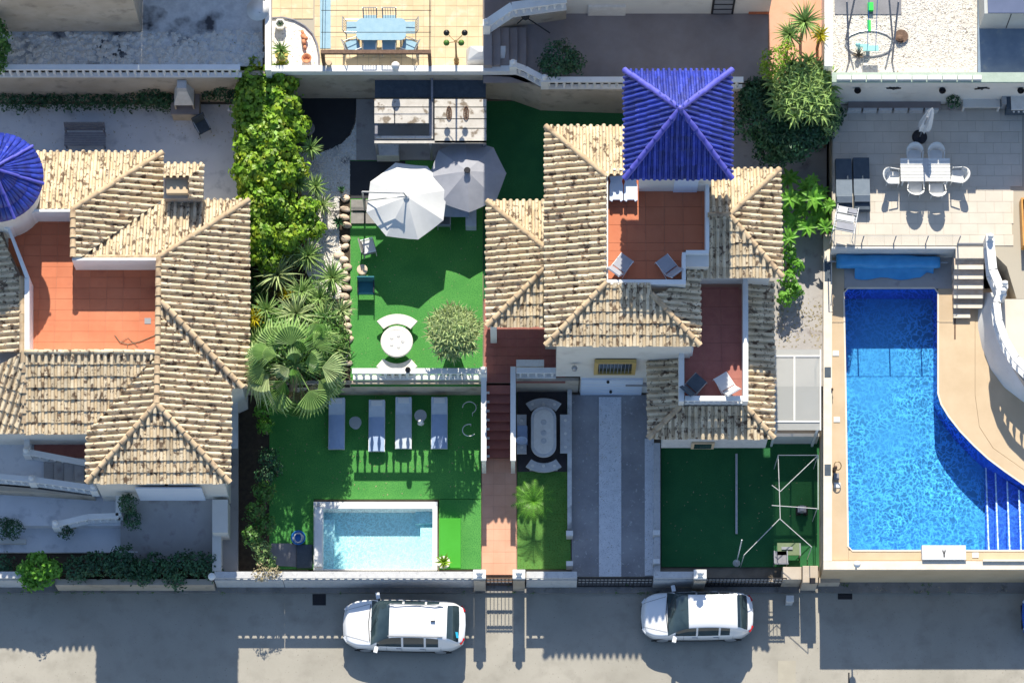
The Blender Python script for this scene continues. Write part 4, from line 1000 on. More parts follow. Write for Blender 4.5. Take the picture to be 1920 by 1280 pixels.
# pillars along the drive
for (x, y, lb) in ((1068,999,'small white post at the left edge of the striped driveway, upper one'),(1068,1056,'small white post at the left edge of the striped driveway near the gate'),(1231,998,'small white post on the low wall right of the striped driveway'),(1231,1052,'small white post right of the striped driveway close to the gate')):
    p = thing('drive_post', lb, 'post', (*P2(x,y,.5), .5))
    MB().prism(rect((x-6,y-3,x+6,y+6), 1.0), .5, 1.0).build('shaft', 'stucco', p); MB().prism(rect((x-6.5,y-5,x+6.5,y+4), 1.08), 1.001, 1.08, .01).build('cap', 'white_paint', p)
wall('rough grey kerb wall between the picnic set and the driveway', (1064,728,1072,1000), .85, .4, 'gravel_grey')
wall('rough grey kerb wall between the driveway and the right lawn', (1226.5,830,1238,1078), .9, .4, 'stone_grey')
# buildings at the top edge
bl = thing('neighbour_house', 'plain beige house wall cut by the top left corner', 'house', (*P2(100,20,4.5), 4.5))
MB().prism(rect((-500,-300,264,60), 4.5), 4.41, 10).build('wall', 'wall_beige', bl) if False else MB().box(-60, P(266,60,4.5).x, P(266,60,4.5).y, 40, 4.4, 8.5).build('wall', 'wall_beige', bl)
MB().box(P(266,60,4.5).x+.01, P(496,60,4.5).x, P(266,-120,4.5).y, 42, 4.4, 10.5).build('wall', 'wall_beige', bl)  # unseen block beyond the frame, added to shade the gravel yard
bl2 = thing('neighbour_house', 'pale house front with barred window at the top centre', 'house', (*P2(1250,20,4.5), 4.5))
fy = P(1250,26,4.5).y; MB().box(P(1062,26,4.5).x, P(1442,26,4.5).x, fy, 45, 4.4, 10.5).build('wall', 'stucco', bl2)
MB().box(P(908,0,4.5).x, P(1062,26,4.5).x-.01, P(966,-40,4.5).y, 45, 4.4, 10.5).build('wall', 'stucco', bl2)  # unseen block added behind the yard stairs to cast shade over them
w3 = MB().box(P(1334,20,5).x, P(1376,20,5).x, fy-.05, fy-.002, 4.55, 7.2).build('door_frame', 'iron_black', bl2)
for k in range(5): MB().box(P(1338,20,5).x, P(1372,20,5).x, fy-.06, fy-.051, 4.66+k*.5, 5.02+k*.5).build('pane', 'metal_grey', w3)
blk('storage_chest', 'grey white storage box standing against the house front at top centre', 'box', (1103,-8,1174,14), 5.4, 4.51, 'stone_white', bev=.02)
blk('step_block', 'terracotta doorstep beside the barred door at the top', 'step', (1404,8,1442,24), 4.7, 4.51, 'terracotta')
# ================================================================ PLANTS
shrub('hedge_tree', 'tall yellow green hedge tree filling the strip beside the pebble bed, upper half', 'tree', 1.98,
 [(478,150,3.9,.75,.8),(525,150,3.9,.75,.8),(475,205,4.0,.75,.8),(530,205,3.9,.8,.8),(548,240,3.6,.65,.7),(478,262,4.0,.75,.8),(520,275,3.9,.8,.8),(475,322,3.9,.75,.8),(515,330,3.8,.8,.8),(552,320,3.4,.55,.7),(465,178,3.9,.5,.6),(464,235,3.9,.5,.6),(464,295,3.9,.5,.6),(466,345,3.8,.5,.6),(500,300,4.1,.6,.6),(505,235,4.1,.6,.6),(505,180,4.1,.6,.6)], .20, 140, 'leaf_lime', asp=.7)
shrub('hedge_tree', 'yellow green tree with dark gaps above the yucca bed, lower half of the hedge', 'tree', 1.98,
 [(480,385,3.7,.8,.8),(520,390,3.5,.75,.8),(490,440,3.5,.75,.7),(535,445,3.3,.7,.7),(505,490,3.1,.5,.6),(560,430,3.0,.5,.6),(484,470,3.4,.5,.5),(575,395,3.2,.5,.5),(590,430,2.9,.4,.4)], .19, 140, 'leaf_lime', asp=.65)
shrub('shrub', 'dark green shrub in front of the back wall beside the yellow green hedge', 'shrub', 2.0, [(418,165,3.0,.6,.6),(392,175,2.8,.35,.4),(440,178,2.9,.4,.5)], .13, 120, 'leaf_dark')
shrub('hedge_strip', 'dark low hedge strip along the back wall of the left villa', 'hedge', 2.0, [(10+k*30,191+random.randint(-3,3),2.5,.42,.5) for k in range(11)]+[(285,180,2.9,.5,.6),(310,190,2.6,.4,.5)], .12, 110, 'leaf_dark')
shrub('tree', 'green tree crown cut by the left edge near the top', 'tree', 4.4, [(-12,70,6.0,.6,.9),(5,95,5.6,.35,.6),(-10,120,5.4,.5,.6)], .15, 130, 'leaf_green')
shrub('shrub', 'round dark green shrub behind the white balustrade at top centre', 'shrub', 4.5, [(1050,112,5.3,.72,.7),(1075,120,5.1,.45,.5),(1030,128,5.1,.4,.5)], .12, 150, 'leaf_dark')
shrub('shrub', 'pale green shrub left of the big dracaena crown by the wall', 'shrub', 4.4, [(1450,118,6.2,.55,.5),(1475,98,6.0,.4,.4),(1440,135,6.0,.35,.4)], .14, 110, 'leaf_lime', asp=.4)
shrub('tree', 'dark shaded tree beside the blue tiled tower', 'tree', 2.0, [(1440,215,4.2,1.15,.8),(1480,258,3.9,1.05,.8),(1422,185,4.4,.75,.6),(1515,240,4.0,.9,.7),(1450,275,3.4,.75,.6),(1545,215,4.1,.7,.5),(1490,180,4.4,.9,.5)], .2, 190, 'leaf_dark', asp=.4)
bd = thing('dracaena_tree', 'large pale green dracaena crown over the white wall, top right', 'tree', (*P2(1515,200,2.0), 2.0))
mb = MB()
for k in range(34):
    a = k*2.4; rr_ = 1.22*math.sqrt((k+.5)/34); c = P(1508,165,5.4); rosette_mb((c.x+rr_*math.cos(a)*1.0, c.y+rr_*math.sin(a)*.95, c.z-.35*rr_+.1), .52, 18, .08, 1.4, -.3, 1.3, mb, 3)
mb.build('leaves', 'leaf_yucca', bd, kind='stuff'); MB().tube((bd.location.x,bd.location.y,2.0),(c.x,c.y,5.2),.12,.08).build('trunk','bark',bd)
rosette_plant('dracaena', 'spiky green dracaena rosette topmost beside the white wall', 'plant', 1508, 42, 6.4, 40, 4.4, 'leaf_yucca', 54, .06, .8)
rosette_plant('dracaena', 'spiky olive dracaena rosette left of the yellow one', 'plant', 1480, 66, 5.9, 32, 4.4, 'leaf_yucca', 44, .055, .9)
rosette_plant('dracaena', 'bright yellow spiky rosette against the white wall', 'plant', 1538, 66, 5.9, 22, 4.4, 'leaf_yellow', 38, .05, .9)
YU = [(520,517,2.9,48,'largest spiky yucca rosette in the bed beside the left villa'),(578,480,2.8,36,'yucca rosette just below the small red plant'),(623,522,3.6,40,'dark green yucca rosette leaning over the river stones'),
(548,478,2.6,30,'small yucca rosette under the hedge tree end'),(566,548,3.4,34,'yucca rosette in the middle of the bed'),(500,582,3.9,34,'yucca rosette close to the roof edge of the left villa'),(556,590,4.0,46,'wide pale yucca rosette directly above the fan palm'),
(608,600,3.9,40,'yucca rosette beside the lower river stones'),(600,560,3.3,30,'small yucca rosette between two larger ones'),(640,582,3.2,30,'yucca rosette overhanging the lawn edge'),(583,278,3.2,27,'single agave like rosette beside the black pond sheet'),
(592,350,3.0,28,'yucca rosette on the pebble bed below the pond sheet'),(605,385,2.9,26,'yucca rosette right of the hedge on the white pebbles'),(575,400,3.0,28,'yucca rosette tucked against the hedge tree'),(560,345,3.3,24,'pale rosette growing out of the hedge tree side'),(632,625,3.6,26,'dark yucca rosette at the lawn corner by the fan palm')]
for i, (x, y, z, r_, lb) in enumerate(YU):
    rosette_plant('yucca', lb, 'yucca', x, y, z, r_, 1.98, 'leaf_agave' if i % 3 == 0 else 'leaf_yucca', int(34+r_*.35), .05+.0004*r_, .9, group='yuccas in the bed')
rosette_plant('yucca', 'small yellow rosette between the yuccas', 'yucca', 537, 553, 2.7, 20, 1.98, 'leaf_yellow', 30, .05, .9)
rosette_plant('agave', 'tiny dark agave beside the river stones in the shade', 'agave', 634, 417, 2.3, 15, 1.98, 'leaf_dark', 22, .06, .5)
rosette_plant('agave', 'tiny black agave on the grey pebbles near the parasol foot', 'agave', 640, 355, 2.3, 9, 1.98, 'leaf_dark', 16, .05, .5)
shrub('shrub', 'small reddish shrub between hedge tree and yuccas', 'shrub', 1.98, [(563,462,2.4,.28,.3)], .11, 220, 'leaf_red')
shrub('shrub', 'added leafy mass under the yuccas, there to shade the lawn below', 'shrub', 1.98, [(480,545,2.4,.6,.4),(530,620,3.0,.9,.6),(590,560,2.6,.8,.5),(478,640,3.0,.7,.6),(600,650,2.9,.9,.6),(640,665,2.6,.4,.4),(560,680,2.8,.8,.5),(500,690,2.8,.8,.6),(540,650,3.4,.8,.7),(600,640,3.4,.8,.7),(500,640,3.4,.7,.7),(635,640,3.2,.45,.6),(560,625,3.9,.8,.5),(610,615,3.9,.7,.5),(515,618,3.9,.7,.5),(530,665,4.1,.8,.5),(590,665,4.1,.8,.5),(625,640,3.8,.6,.5),(490,670,4.0,.6,.5)], .17, 120, 'leaf_green', asp=.35)  # leafy mass added beneath the rosettes to thicken shade on the lower lawn
# round many-headed dracaena on the lawn
dr = thing('dracaena_bush', 'round many headed pale dracaena bush on the lawn beside the white table', 'bush', (*P2(850,648,2.0), 2.0)); mb = MB(); sm = MB()
for k in range(44):
    a = k*2.39996; rr_ = .98*math.sqrt((k+.5)/44); c = P(850,623,4.1); p_ = (c.x+rr_*math.cos(a)*.92, c.y+rr_*math.sin(a), c.z+.55-.75*rr_*rr_)
    rosette_mb(p_, .36, 17, .05, .8, -.3, 1.3, mb, 3); sm.tube((dr.location.x+.1*math.cos(a), dr.location.y, 2.0), p_, .03, .02, 5)
mb.build('leaves', 'leaf_agave', dr, kind='stuff'); sm.build('stems', 'bark', dr, kind='stuff')
# fan palm
for i, (x, y, z, r_, lb) in enumerate([(530,640,4.0,34,'yucca rosette showing above the left side of the fan palm'),(585,640,4.1,36,'yucca rosette showing above the right side of the fan palm'),(480,640,4.0,30,'yucca rosette squeezed between roof edge and fan palm'),(630,655,3.8,28,'lowest yucca rosette beside the balustrade end'),(478,598,3.9,26,'yellowing rosette close to the long tiled roof edge')]):
    rosette_plant('yucca', lb, 'yucca', x, y, z, r_, 1.98, 'leaf_yucca' if i < 4 else 'leaf_yellow', 42, .06, .9, group='yuccas in the bed')
fp = thing('fan_palm', 'big fan palm with drooping fronds between yuccas and loungers', 'palm', (*P2(548,740,.5), .5))
c = P(553,684,5.4); lm = [fan_leaf(1.0, 16, random.uniform(1.7,2.7), random.uniform(.5,1.5)) for _ in range(8)]
MB().tube((fp.location.x, fp.location.y, .5), (c.x, c.y, c.z-.2), .17, .13, 10).build('trunk', 'bark', fp)
FR = [(a/180*PI, el, L, s) for a, el, L, s in ((95,.75,1.0,.75),(60,.55,1.1,.8),(25,.55,1.2,.85),(-5,.35,1.3,.9),(-35,.25,1.25,.85),(-62,.05,1.3,.8),(-88,-.25,1.5,.85),(-112,-.1,1.2,.75),(-140,.15,1.2,.8),(-165,.3,1.3,.85),(170,.35,1.2,.8),(-84,-.55,1.9,.85),(205,.0,1.5,.85),(176,.05,1.5,.8),(148,.5,1.1,.8),(120,.6,1.0,.75),(80,1.1,.6,.6),(0,1.0,.65,.65),(-120,.9,.6,.6),(40,.1,1.4,.7),(-20,-.2,1.45,.7),(190,-.05,1.4,.75))]
for i, (az, el, L, s) in enumerate(FR+[(a_+.25, e_+random.uniform(-.3,.3), L_f*random.uniform(.6,1.1), s_f*.8) for a_, e_, L_f, s_f in FR[::2]]):
    az += random.gauss(0,.12); el += random.gauss(0,.12)
    d = Vector((math.cos(az)*math.cos(el), math.sin(az)*math.cos(el), math.sin(el))); e = c+d*L*.86
    fr_ = MB().tube(c, e, .022, .014, 5).build('frond', 'leaf_palm', fp)
    q = lm[i%8]; s *= random.uniform(1.0,1.55); x_ = Vector((-math.sin(az), math.cos(az), 0)); d2 = Vector((math.cos(az)*math.cos(el-.45), math.sin(az)*math.cos(el-.45), math.sin(el-.45))); tw_ = random.gauss(0,.6); x_ = (x_+Vector((0,0,tw_))).normalized(); n_ = x_.cross(d2)*-1
    if n_.z < 0: n_ = -n_; x_ = -x_
    Rm = Matrix((x_, d2, n_)).transposed(); b = MB(); b.add([e+Rm@(Vector(v)*s) for v in q.v], q.f)
    b.build('blade', ('leaf_palm','leaf_green','leaf_palm','leaf_agave','leaf_yucca')[i % 5], fr_)
for az in (-2.2,-1.7,-1.3,-.9,-2.6):
    e = c+Vector((math.cos(az)*.7, math.sin(az)*.7, -1.0)); fr_ = MB().tube(c, e, .02, .012, 5).build('dry_frond', 'leaf_dry', fp)
    q = lm[0]; d2 = Vector((math.cos(az)*.35, math.sin(az)*.35, -.93)).normalized(); x_ = Vector((-math.sin(az), math.cos(az), 0)); n_ = x_.cross(d2)
    Rm = Matrix((x_, d2, n_)).transposed(); MB().add([e+Rm@(Vector(v)*.55) for v in q.v], q.f).build('blade', 'leaf_dry', fr_)
# ivy column, lower left of lawn
shrub('climbing_shrub', 'leafy green shrub on the wall below the fan palm', 'shrub', .5, [(492,770,2.0,.35,.5),(497,800,1.9,.32,.5)], .13, 130, 'leaf_bright')
shrub('climbing_shrub', 'dark straggly shrub with white specks beside the lounger lawn', 'shrub', .5, [(505,860,1.7,.42,.6),(498,895,1.6,.4,.6),(520,880,1.5,.25,.4)], .12, 110, 'leaf_dark')
shrub('climbing_shrub', 'green shrub column beside the lawn near the small pool', 'shrub', .5, [(495,925,1.8,.42,.6),(480,960,1.8,.42,.6),(498,985,1.7,.38,.5),(475,1005,1.7,.42,.5)], .13, 120, 'leaf_green')
shrub('climbing_shrub', 'pale green vine hanging over the front wall', 'shrub', .5, [(490,1030,1.6,.38,.4),(500,1052,1.5,.35,.35)], .13, 110, 'leaf_yucca', asp=.4)
shrub('dry_creeper', 'dry brown creeper spilling over the front balustrade', 'creeper', 1.0, [(492,1075,1.8,.35,.2),(515,1072,1.75,.25,.2)], .09, 160, 'leaf_dry')
# left plot plants
shrub('bush', 'bright green leafy bush over the front wall at the left', 'bush', .6, [(72,1062,1.6,.55,.5),(48,1072,1.5,.4,.4),(98,1068,1.5,.42,.4),(75,1082,1.4,.45,.35),(60,1090,1.35,.35,.3)], .20, 110, 'leaf_bright', asp=.5)
shrub('front_hedge', 'long dark untrimmed hedge along the front wall of the left villa', 'hedge', .6, [(140+k*25,1062+random.randint(-6,6),1.25+.1*math.sin(k),.5,.5) for k in range(11)]+[(5,1060,1.2,.45,.4),(230,1045,1.4,.5,.5),(270,1080,1.2,.4,.4),(330,1086,1.1,.4,.4)], .14, 95, 'leaf_dark')
shrub('box_hedge', 'clipped square dark bush in a planter at the left edge', 'bush', .9, [(5,990,1.4,.42,.45),(25,992,1.4,.4,.45)], .08, 260, 'leaf_dark', jag=.08)
wall('pale planter wall around the clipped square bush', (-60,1010,48,1018), 1.0, .5, 'stucco')
shrub('bush', 'small dark bush under the stepped balustrade', 'bush', .8, [(124,995,1.2,.3,.35)], .09, 200, 'leaf_dark')
shrub('cypress', 'slim dark green conifer beside the garage of the left villa', 'conifer', .8, [(240,945,2.4,.36,.7),(248,975,1.6,.36,.6)], .09, 220, 'leaf_dark', jag=.1)
# right alley plants
def palmate(name, label, px, py, z, rp, m='leaf_bright', n=9):
    x, y = P2(px, py, z); t = thing(name, label, 'plant', (x, y, 2.0), 'papaya like plants beside the pool wall'); r_ = rp*PX; mb = MB()
    for i in range(n):
        a = 2*PI*i/n+random.uniform(-.1,.1); blade(mb, (x,y,z), a, random.uniform(.0,.5), r_*random.uniform(.85,1.1), r_*.34, .8, 4, .25)
    mb.build('leaves', m, t, kind='stuff'); MB().tube((x,y,2.0),(x,y,z),.03,.02,5).build('stem','bark',t)
PL = [(1480,335,26),(1523,338,18),(1482,370,28),(1498,372,22),(1525,370,30),(1503,393,24),(1488,415,28),(1538,408,28),(1515,425,26),(1555,385,20),(1480,445,22),(1540,360,20),(1470,395,20),(1510,350,20),(1530,390,24),(1548,425,20)]
WH = ['topmost','topmost right','upper left','upper middle','large upper right','middle','lower left','lower right','lowest wide','by the laundry rack','lowest left','upper far right','leftmost','small upper middle','middle right','lower far right']
for (x, y, r_), wd_ in zip(PL, WH): palmate('papaya_plant', 'bright star shaped leaves, %s cluster between tan roof and pool wall' % wd_, x, y, 3.2+random.uniform(-.3,.4), r_)
shrub('climbing_shrub', 'yellow green climbing shrub along the roof edge beside the alley', 'shrub', 2.0, [(1478,480,2.8,.35,.4),(1492,500,2.7,.3,.4),(1478,525,2.7,.35,.4),(1490,545,2.6,.3,.4),(1470,560,2.6,.3,.4)], .15, 110, 'leaf_bright', asp=.7)
shrub('rose_bush', 'green shrub under the right dracaena by the wall with pale leaf tips', 'shrub', 2.0, [(1555,240,4.4,.35,.4),(1562,215,4.4,.3,.4)], .16, 110, 'leaf_yucca', asp=.3)
# agave palm at the picnic set
ag = thing('young_palm', 'young bright green palm on the side lawn beyond the picnic set', 'palm', (*P2(1003,952,.5), .5)); mb = MB()
c = P(1000,940,1.4)
for i in range(13):
    az = 2*PI*i/13+random.uniform(-.15,.15); pts = []; p_ = Vector(c); el = random.uniform(.5,.95); 
    for k in range(7):
        d = Vector((math.cos(az)*math.cos(el), math.sin(az)*math.cos(el), math.sin(el))); pn = p_+d*.13
        for sgn in (-1, 1):
            s_ = Vector((-math.sin(az), math.cos(az), 0))*sgn
            for f_ in (0,.5):
                o_p = p_.lerp(pn,f_); e_ = o_p+s_*.20*math.sin(PI*(k+1+f_)/8.5)+d*.10-Vector((0,0,.03)); w_ = d*.02
                mb.add([o_p-w_, o_p+w_, e_], [(0,1,2)])
        mb.tube(p_, pn, .012, .01, 4, caps=False); p_ = pn; el -= .22
mb.build('fronds', 'leaf_bright', ag, kind='stuff'); MB().tube((ag.location.x,ag.location.y,.5), c, .09, .06, 8).build('trunk', 'bark', ag)
# loose pebbles and stones
def scatter(name, label, cat, regions, z, n, smin, smax, m, parent=None):
    b = MB()
    regs = [RP(r, z) for r in regions]
    per = [area2(r) for r in regs]; tot = sum(per)
    for rg, a in zip(regs, per):
        x0 = min(p[0] for p in rg); x1 = max(p[0] for p in rg); y0 = min(p[1] for p in rg); y1 = max(p[1] for p in rg); k = 0; need = int(n*a/tot)
        while k < need:
            x, y = random.uniform(x0,x1), random.uniform(y0,y1); c_ = False; j = len(rg)-1
            for i in range(len(rg)):
                if (rg[i][1] > y) != (rg[j][1] > y) and x < (rg[j][0]-rg[i][0])*(y-rg[i][1])/(rg[j][1]-rg[i][1])+rg[i][0]: c_ = not c_
                j = i
            if not c_: continue
            k += 1; s = random.uniform(smin, smax); a_ = random.uniform(0, PI); ca, sa = math.cos(a_)*s, math.sin(a_)*s; t_ = random.uniform(.6,1)
            v = [(x+ca,y+sa,z+.0),(x-sa*t_,y+ca*t_,z),(x-ca,y-sa,z),(x+sa*t_,y-ca*t_,z),(x+random.uniform(-.2,.2)*s,y+random.uniform(-.2,.2)*s,z+s*.6)]
            b.add(v, [(0,1,4),(1,2,4),(2,3,4),(3,0,4)])
    return b.build(name, m, kind='stuff', label=label, cat=cat)
peb = ((669,190),(700,190),(700,300),(656,300),(656,365),(636,372),(636,470),(610,470),(560,420),(560,286),(600,287),(640,270),(658,252),(667,230))
slab('pebble_bed', peb, 1.985, 1.95, 'gravel_grey'); slab('pebble_bed', ((560,372),(617,372),(617,455),(640,458),(640,560),(600,560),(545,455)), 1.988, 1.95, 'gravel_white')
scatter('pebbles', 'loose white pebbles around the yucca bed', 'pebbles', [((560,372),(617,372),(617,455),(640,458),(640,560),(600,560),(545,455))], 1.988, 2600, .02, .05, 'gravel_white')
scatter('pebbles', 'shaded grey pebbles beside the black pond sheet', 'pebbles', [peb], 1.985, 2600, .02, .045, 'gravel_white')
scatter('gravel', 'loose white gravel chips in the play garden at top right', 'gravel', [(1562,-10,1830,126)], 5.3, 5000, .015, .045, 'gravel_white')
scatter('gravel', 'grey stones lying in the shaded yard at top left', 'gravel', [(20,55,490,122)], 4.5, 2600, .02, .07, 'gravel_grey')
# river stones edging the lawn
es = [(648,372),(647,392),(646,407),(650,422),(648,447),(647,462),(636,478),(645,486),(652,500),(644,512),(649,524),(650,540),(646,555),(650,568),(652,583),(648,597),(652,610),(650,622),(653,636),(648,650),(645,665),(650,680)]
se = thing('stone_edging', 'row of pale rounded river stones edging the upper lawn', 'stones', (*P2(648,530,2.0), 2.0))
for k, (x, y) in enumerate(es):
    q = P(x,y,2.05); rot_ = random.uniform(-.6,.6); b = MB().lathe((0,0,0), [(.10,0),(.15,.03),(.14,.07),(.08,.10),(.01,.105)], 9, sx=random.uniform(1.0,1.5), sy=random.uniform(.65,.95)); b.v = [(q.x+a*math.cos(rot_)-b2*math.sin(rot_), q.y+a*math.sin(rot_)+b2*math.cos(rot_), 1.99+c2) for a,b2,c2 in b.v]; b.v = [(a+random.gauss(0,.008),b2+random.gauss(0,.008),c2) for a,b2,c2 in b.v]
    b.build('stone', 'stone_warm', se, smooth=True)
# pond sheet
blk('pond_sheet', 'black pond sheet with curved edge in the shade of the back wall', 'pond', ((556,184),(668,184),(664,230),(655,252),(640,268),(620,280),(600,285),(556,285)), 1.995, 1.96, 'black_sheet')
q = P(575,238,2.3); MB().lathe((q.x,q.y,1.99), [(.25,0),(.3,.12),(.28,.2),(.1,.28)], 14).build('boulder', 'grey_slab', label='round grey stone lying on the black pond sheet', cat='stone', smooth=True)

# litter and weeds that nobody could count
def litter(label, region, z, n, smin, smax, m, name='fallen_leaves'):
    V = []; rg = RP(region, z); x0 = min(p[0] for p in rg); x1 = max(p[0] for p in rg); y0 = min(p[1] for p in rg); y1 = max(p[1] for p in rg); b = MB()
    for _ in range(n):
        x, y = random.uniform(x0,x1), random.uniform(y0,y1); a = random.uniform(0,6.28); s_ = random.uniform(smin,smax); c_, t_ = math.cos(a)*s_, math.sin(a)*s_; h = random.uniform(.004,.02)
        b.add([(x-c_,y-t_,z+.003),(x+t_*.4,y-c_*.4,z+h),(x+c_,y+t_,z+.004),(x-t_*.4,y+c_*.4,z+h*.6)], [(0,1,2),(0,2,3)])
    return b.build(name, m, kind='stuff', label=label, cat='leaves')
litter('dry fallen leaves scattered over the lounger lawn', (508,742,900,934), .502, 130, .02, .045, 'leaf_dry')
litter('dry fallen leaves scattered over the upper lawn by the white table', (662,440,902,690), 2.002, 110, .018, .04, 'leaf_dry')
litter('dry leaf litter in the alley beside the pool wall', (1455,560,1540,650), 2.003, 260, .02, .06, 'leaf_dry')
litter('leaf litter in the court behind the left villa', (20,205,440,275), 2.003, 130, .015, .04, 'leaf_dry')
litter('leaf litter drifted along the kerb of the street', (0,1099,1900,1110), .122, 420, .012, .035, 'leaf_dry')
litter('small leaves and grit scattered on the road', (0,1114,1900,1278), .002, 260, .008, .025, 'bark')
litter('dry leaves on the striped driveway', (1075,760,1222,1070), .532, 90, .015, .035, 'leaf_dry')
litter('leaf litter on the right lawn under the washing frame', (1245,860,1530,1055), .502, 90, .015, .04, 'leaf_dry')
litter('dead leaves in the shaded gravel yard at top left', (20,62,490,120), 4.503, 200, .02, .06, 'leaf_dry')
wd_ = thing('kerb_weeds', 'small green weeds growing in the kerb joint along the street', 'weeds', (*P2(960,1100,.12), .12)); mb = MB()
for k in range(46):
    px_ = random.uniform(5,1900); c = P(px_, random.choice([1097,1111]), .13)
    for q in range(7): blade(mb, (c.x+random.gauss(0,.03),c.y+random.gauss(0,.02),.125), random.uniform(0,6.28), random.uniform(.2,1.2), random.uniform(.04,.13), .02, .8, 2)
mb.build('leaves', 'leaf_green', wd_, kind='stuff')

scatter('rocks', 'larger pale rocks and rubble in the shaded yard at top left', 'rocks', [(20,62,490,121)], 4.5, 420, .06, .22, 'stone_white')
# ================================================================ FURNITURE
def loc_thing(name, label, cat, px, py, z, rz=0, group=None):
    t = thing(name, label, cat, P(px, py, z), group); t.rotation_euler = (0,0,rz); return t
def lpart(mb, name, m, t, smooth=False, **k):        # part given in the thing's own frame
    me = bpy.data.meshes.new(name); me.from_pydata([tuple(v) for v in mb.v], [], mb.f); me.materials.append(M[m])
    if smooth: me.polygons.foreach_set('use_smooth', [True]*len(me.polygons))
    o = bpy.data.objects.new(name, me); COL.objects.link(o); o.parent = t; tags(o, **k); return o
def arc_pts(r0, r1, a0, a1, n=14, cx=0, cy=0):
    o = [(cx+r1*math.cos(a0+(a1-a0)*k/n), cy+r1*math.sin(a0+(a1-a0)*k/n)) for k in range(n+1)]
    i = [(cx+r0*math.cos(a1-(a1-a0)*k/n), cy+r0*math.sin(a1-(a1-a0)*k/n)) for k in range(n+1)]
    return o+i
# sunloungers
def lounger(label, px, py, mt, hd, dz=0):
    t = loc_thing('sun_lounger', label, 'sun lounger', px, py, .5, 0, 'sunloungers under the middle wall')
    fr_ = MB().box(-.30,.30,-.95,.95,.22,.27); lpart(fr_, 'frame', 'metal_white', t)
    for sx in (-.26,.26):
        for sy in (-.85,.2,.85): lpart(MB().box(sx-.02,sx+.02,sy-.02,sy+.02,0,.22), 'leg', 'metal_white', t)
    c = MB(); n = 10
    vs = []; 
    for k in range(n+1):
        y = -.95+1.3*k/n; vs += [(-.28,y,.30+.008*math.sin(k*2)),(-.14,y,.345+.004*math.sin(k*3)),(.14,y,.345+.004*math.cos(k*3)),(.28,y,.30+.008*math.cos(k))]
    c.add(vs, [(4*k+j,4*k+j+1,4*k+j+5,4*k+j+4) for k in range(n) for j in range(3)]); lpart(c, 'seat_cushion', mt, t, smooth=True)
    b = MB().obox((0,.64,.42), (.58,.62,.07), rx=.38+dz); lpart(b, 'backrest', hd, t)
    lpart(MB().obox((0,.80,.535), (.40,.20,.07), rx=.38), 'pillow', 'fabric_white', t)
    lpart(MB().obox((0,.36,.33), (.60,.06,.05), rx=.2), 'cushion_roll', hd, t)
    return t
for (x, y, m1_, m2_, lb) in ((632,789,'fabric_blue','fabric_lilac','blue sunlounger under the palm frond, leftmost of the four'),(707,793,'fabric_blue','fabric_lilac','blue sunlounger standing slightly lower, second from the left'),(757,788,'fabric_lilac','fabric_lilac','paler blue sunlounger with crumpled towel, left of the little table'),(824,788,'fabric_blue','fabric_lilac','blue sunlounger rightmost of the four, near the ring ornaments')):
    lt = lounger(lb, x, y+9, m1_, m2_)
def side_table(label, x, y):
    t = loc_thing('side_table', label, 'side table', x, y, .5); lpart(MB().lathe((0,0,0), [(.16,0),(.05,.05),(.045,.36),(.22,.38),(.23,.42),(.22,.43)], 16), 'pedestal', 'metal_grey', t); lpart(MB().lathe((0,0,.431), [(.22,0),(.23,.02),(.2,.03)], 20), 'top', 'rail_glass', t); return t
side_table('round glass side table between the first two sunloungers', 667,797); side_table('round glass side table holding a pale sculpture between right sunloungers', 789,784)
q = P(789,794,.96); b = MB().lathe(tuple(q), [(.09,0),(.13,.04),(.10,.12),(.06,.2),(.09,.27),(.10,.33),(.04,.38)], 9, sx=1, sy=.7); b.build('sculpture', 'fabric_white', label='pale draped sculpture on the side table between sunloungers', cat='ornament', smooth=True)
for (x, y, a, lb) in ((880,764,-1.1,'upper thin white ring ornament on the lounger lawn'),(880,806,PI-2.4+.6,'lower thin white ring ornament on the lounger lawn')):
    q = P(x,y,.85); b = MB(); pts = [Vector((q.x+.25*math.cos(t_), q.y+.25*math.sin(t_), q.z-.1*math.sin(t_))) for t_ in [a+4.2*k/12 for k in range(13)]]; b.path(pts, .018, 6); b.tube(pts[0], (pts[0].x, pts[0].y, .5), .012); b.build('ring_ornament', 'metal_white', label=lb, cat='ornament')
# lawn things
blk('turf_box', 'green turf covered step box at the right side of the small pool', 'step', (823,971,864,1064), .80, .51, 'mat_turf', bev=.01)
blk('grey_mat', 'grey mat lying at the left end of the small pool lawn', 'mat', ((509,1018),(556,1018),(556,1062),(520,1060),(505,1040)), .53, .505, 'play_mat')
blk('pump_cover', 'black cover beside the white end of the small pool', 'cover', (556,1020,586,1064), .60, .505, 'cushion_slate', bev=.02)
t = loc_thing('pool_roller', 'white roller tube along the left end of the small pool', 'roller', 597,1004,.80)
a_ = P(597,950,.85)-t.location; b_ = P(597,1062,.85)-t.location; lpart(MB().box(-.13,.15,b_.y,a_.y,-.08,.09), 'cover', 'white_paint', t); lpart(MB().obox(a_+Vector((0,.05,0)),(.1,.1,.3)), 'bracket', 'metal_grey', t)
t = loc_thing('blue_tub', 'round blue tub with a hose on the lawn left of the small pool', 'tub', 560,1010,.5); lpart(MB().lathe((0,0,0), [(.2,0),(.27,.25),(.25,.25),(.19,.03)], 18), 'tub', 'plastic_blue', t, smooth=True)
lpart(MB().path([Vector((.22*math.cos(k*.6)*(1-k*.02), .18*math.sin(k*.6), .1+k*.008)) for k in range(24)], .02, 6), 'hose', 'plastic_white', t)
t = loc_thing('potted_plant', 'spiky dark green potted plant at the small pool corner', 'potted plant', 832,1056,.7); lpart(MB().lathe((0,0,0), [(.16,0),(.24,.22),(.2,.22)], 12), 'pot', 'pot_white', t)
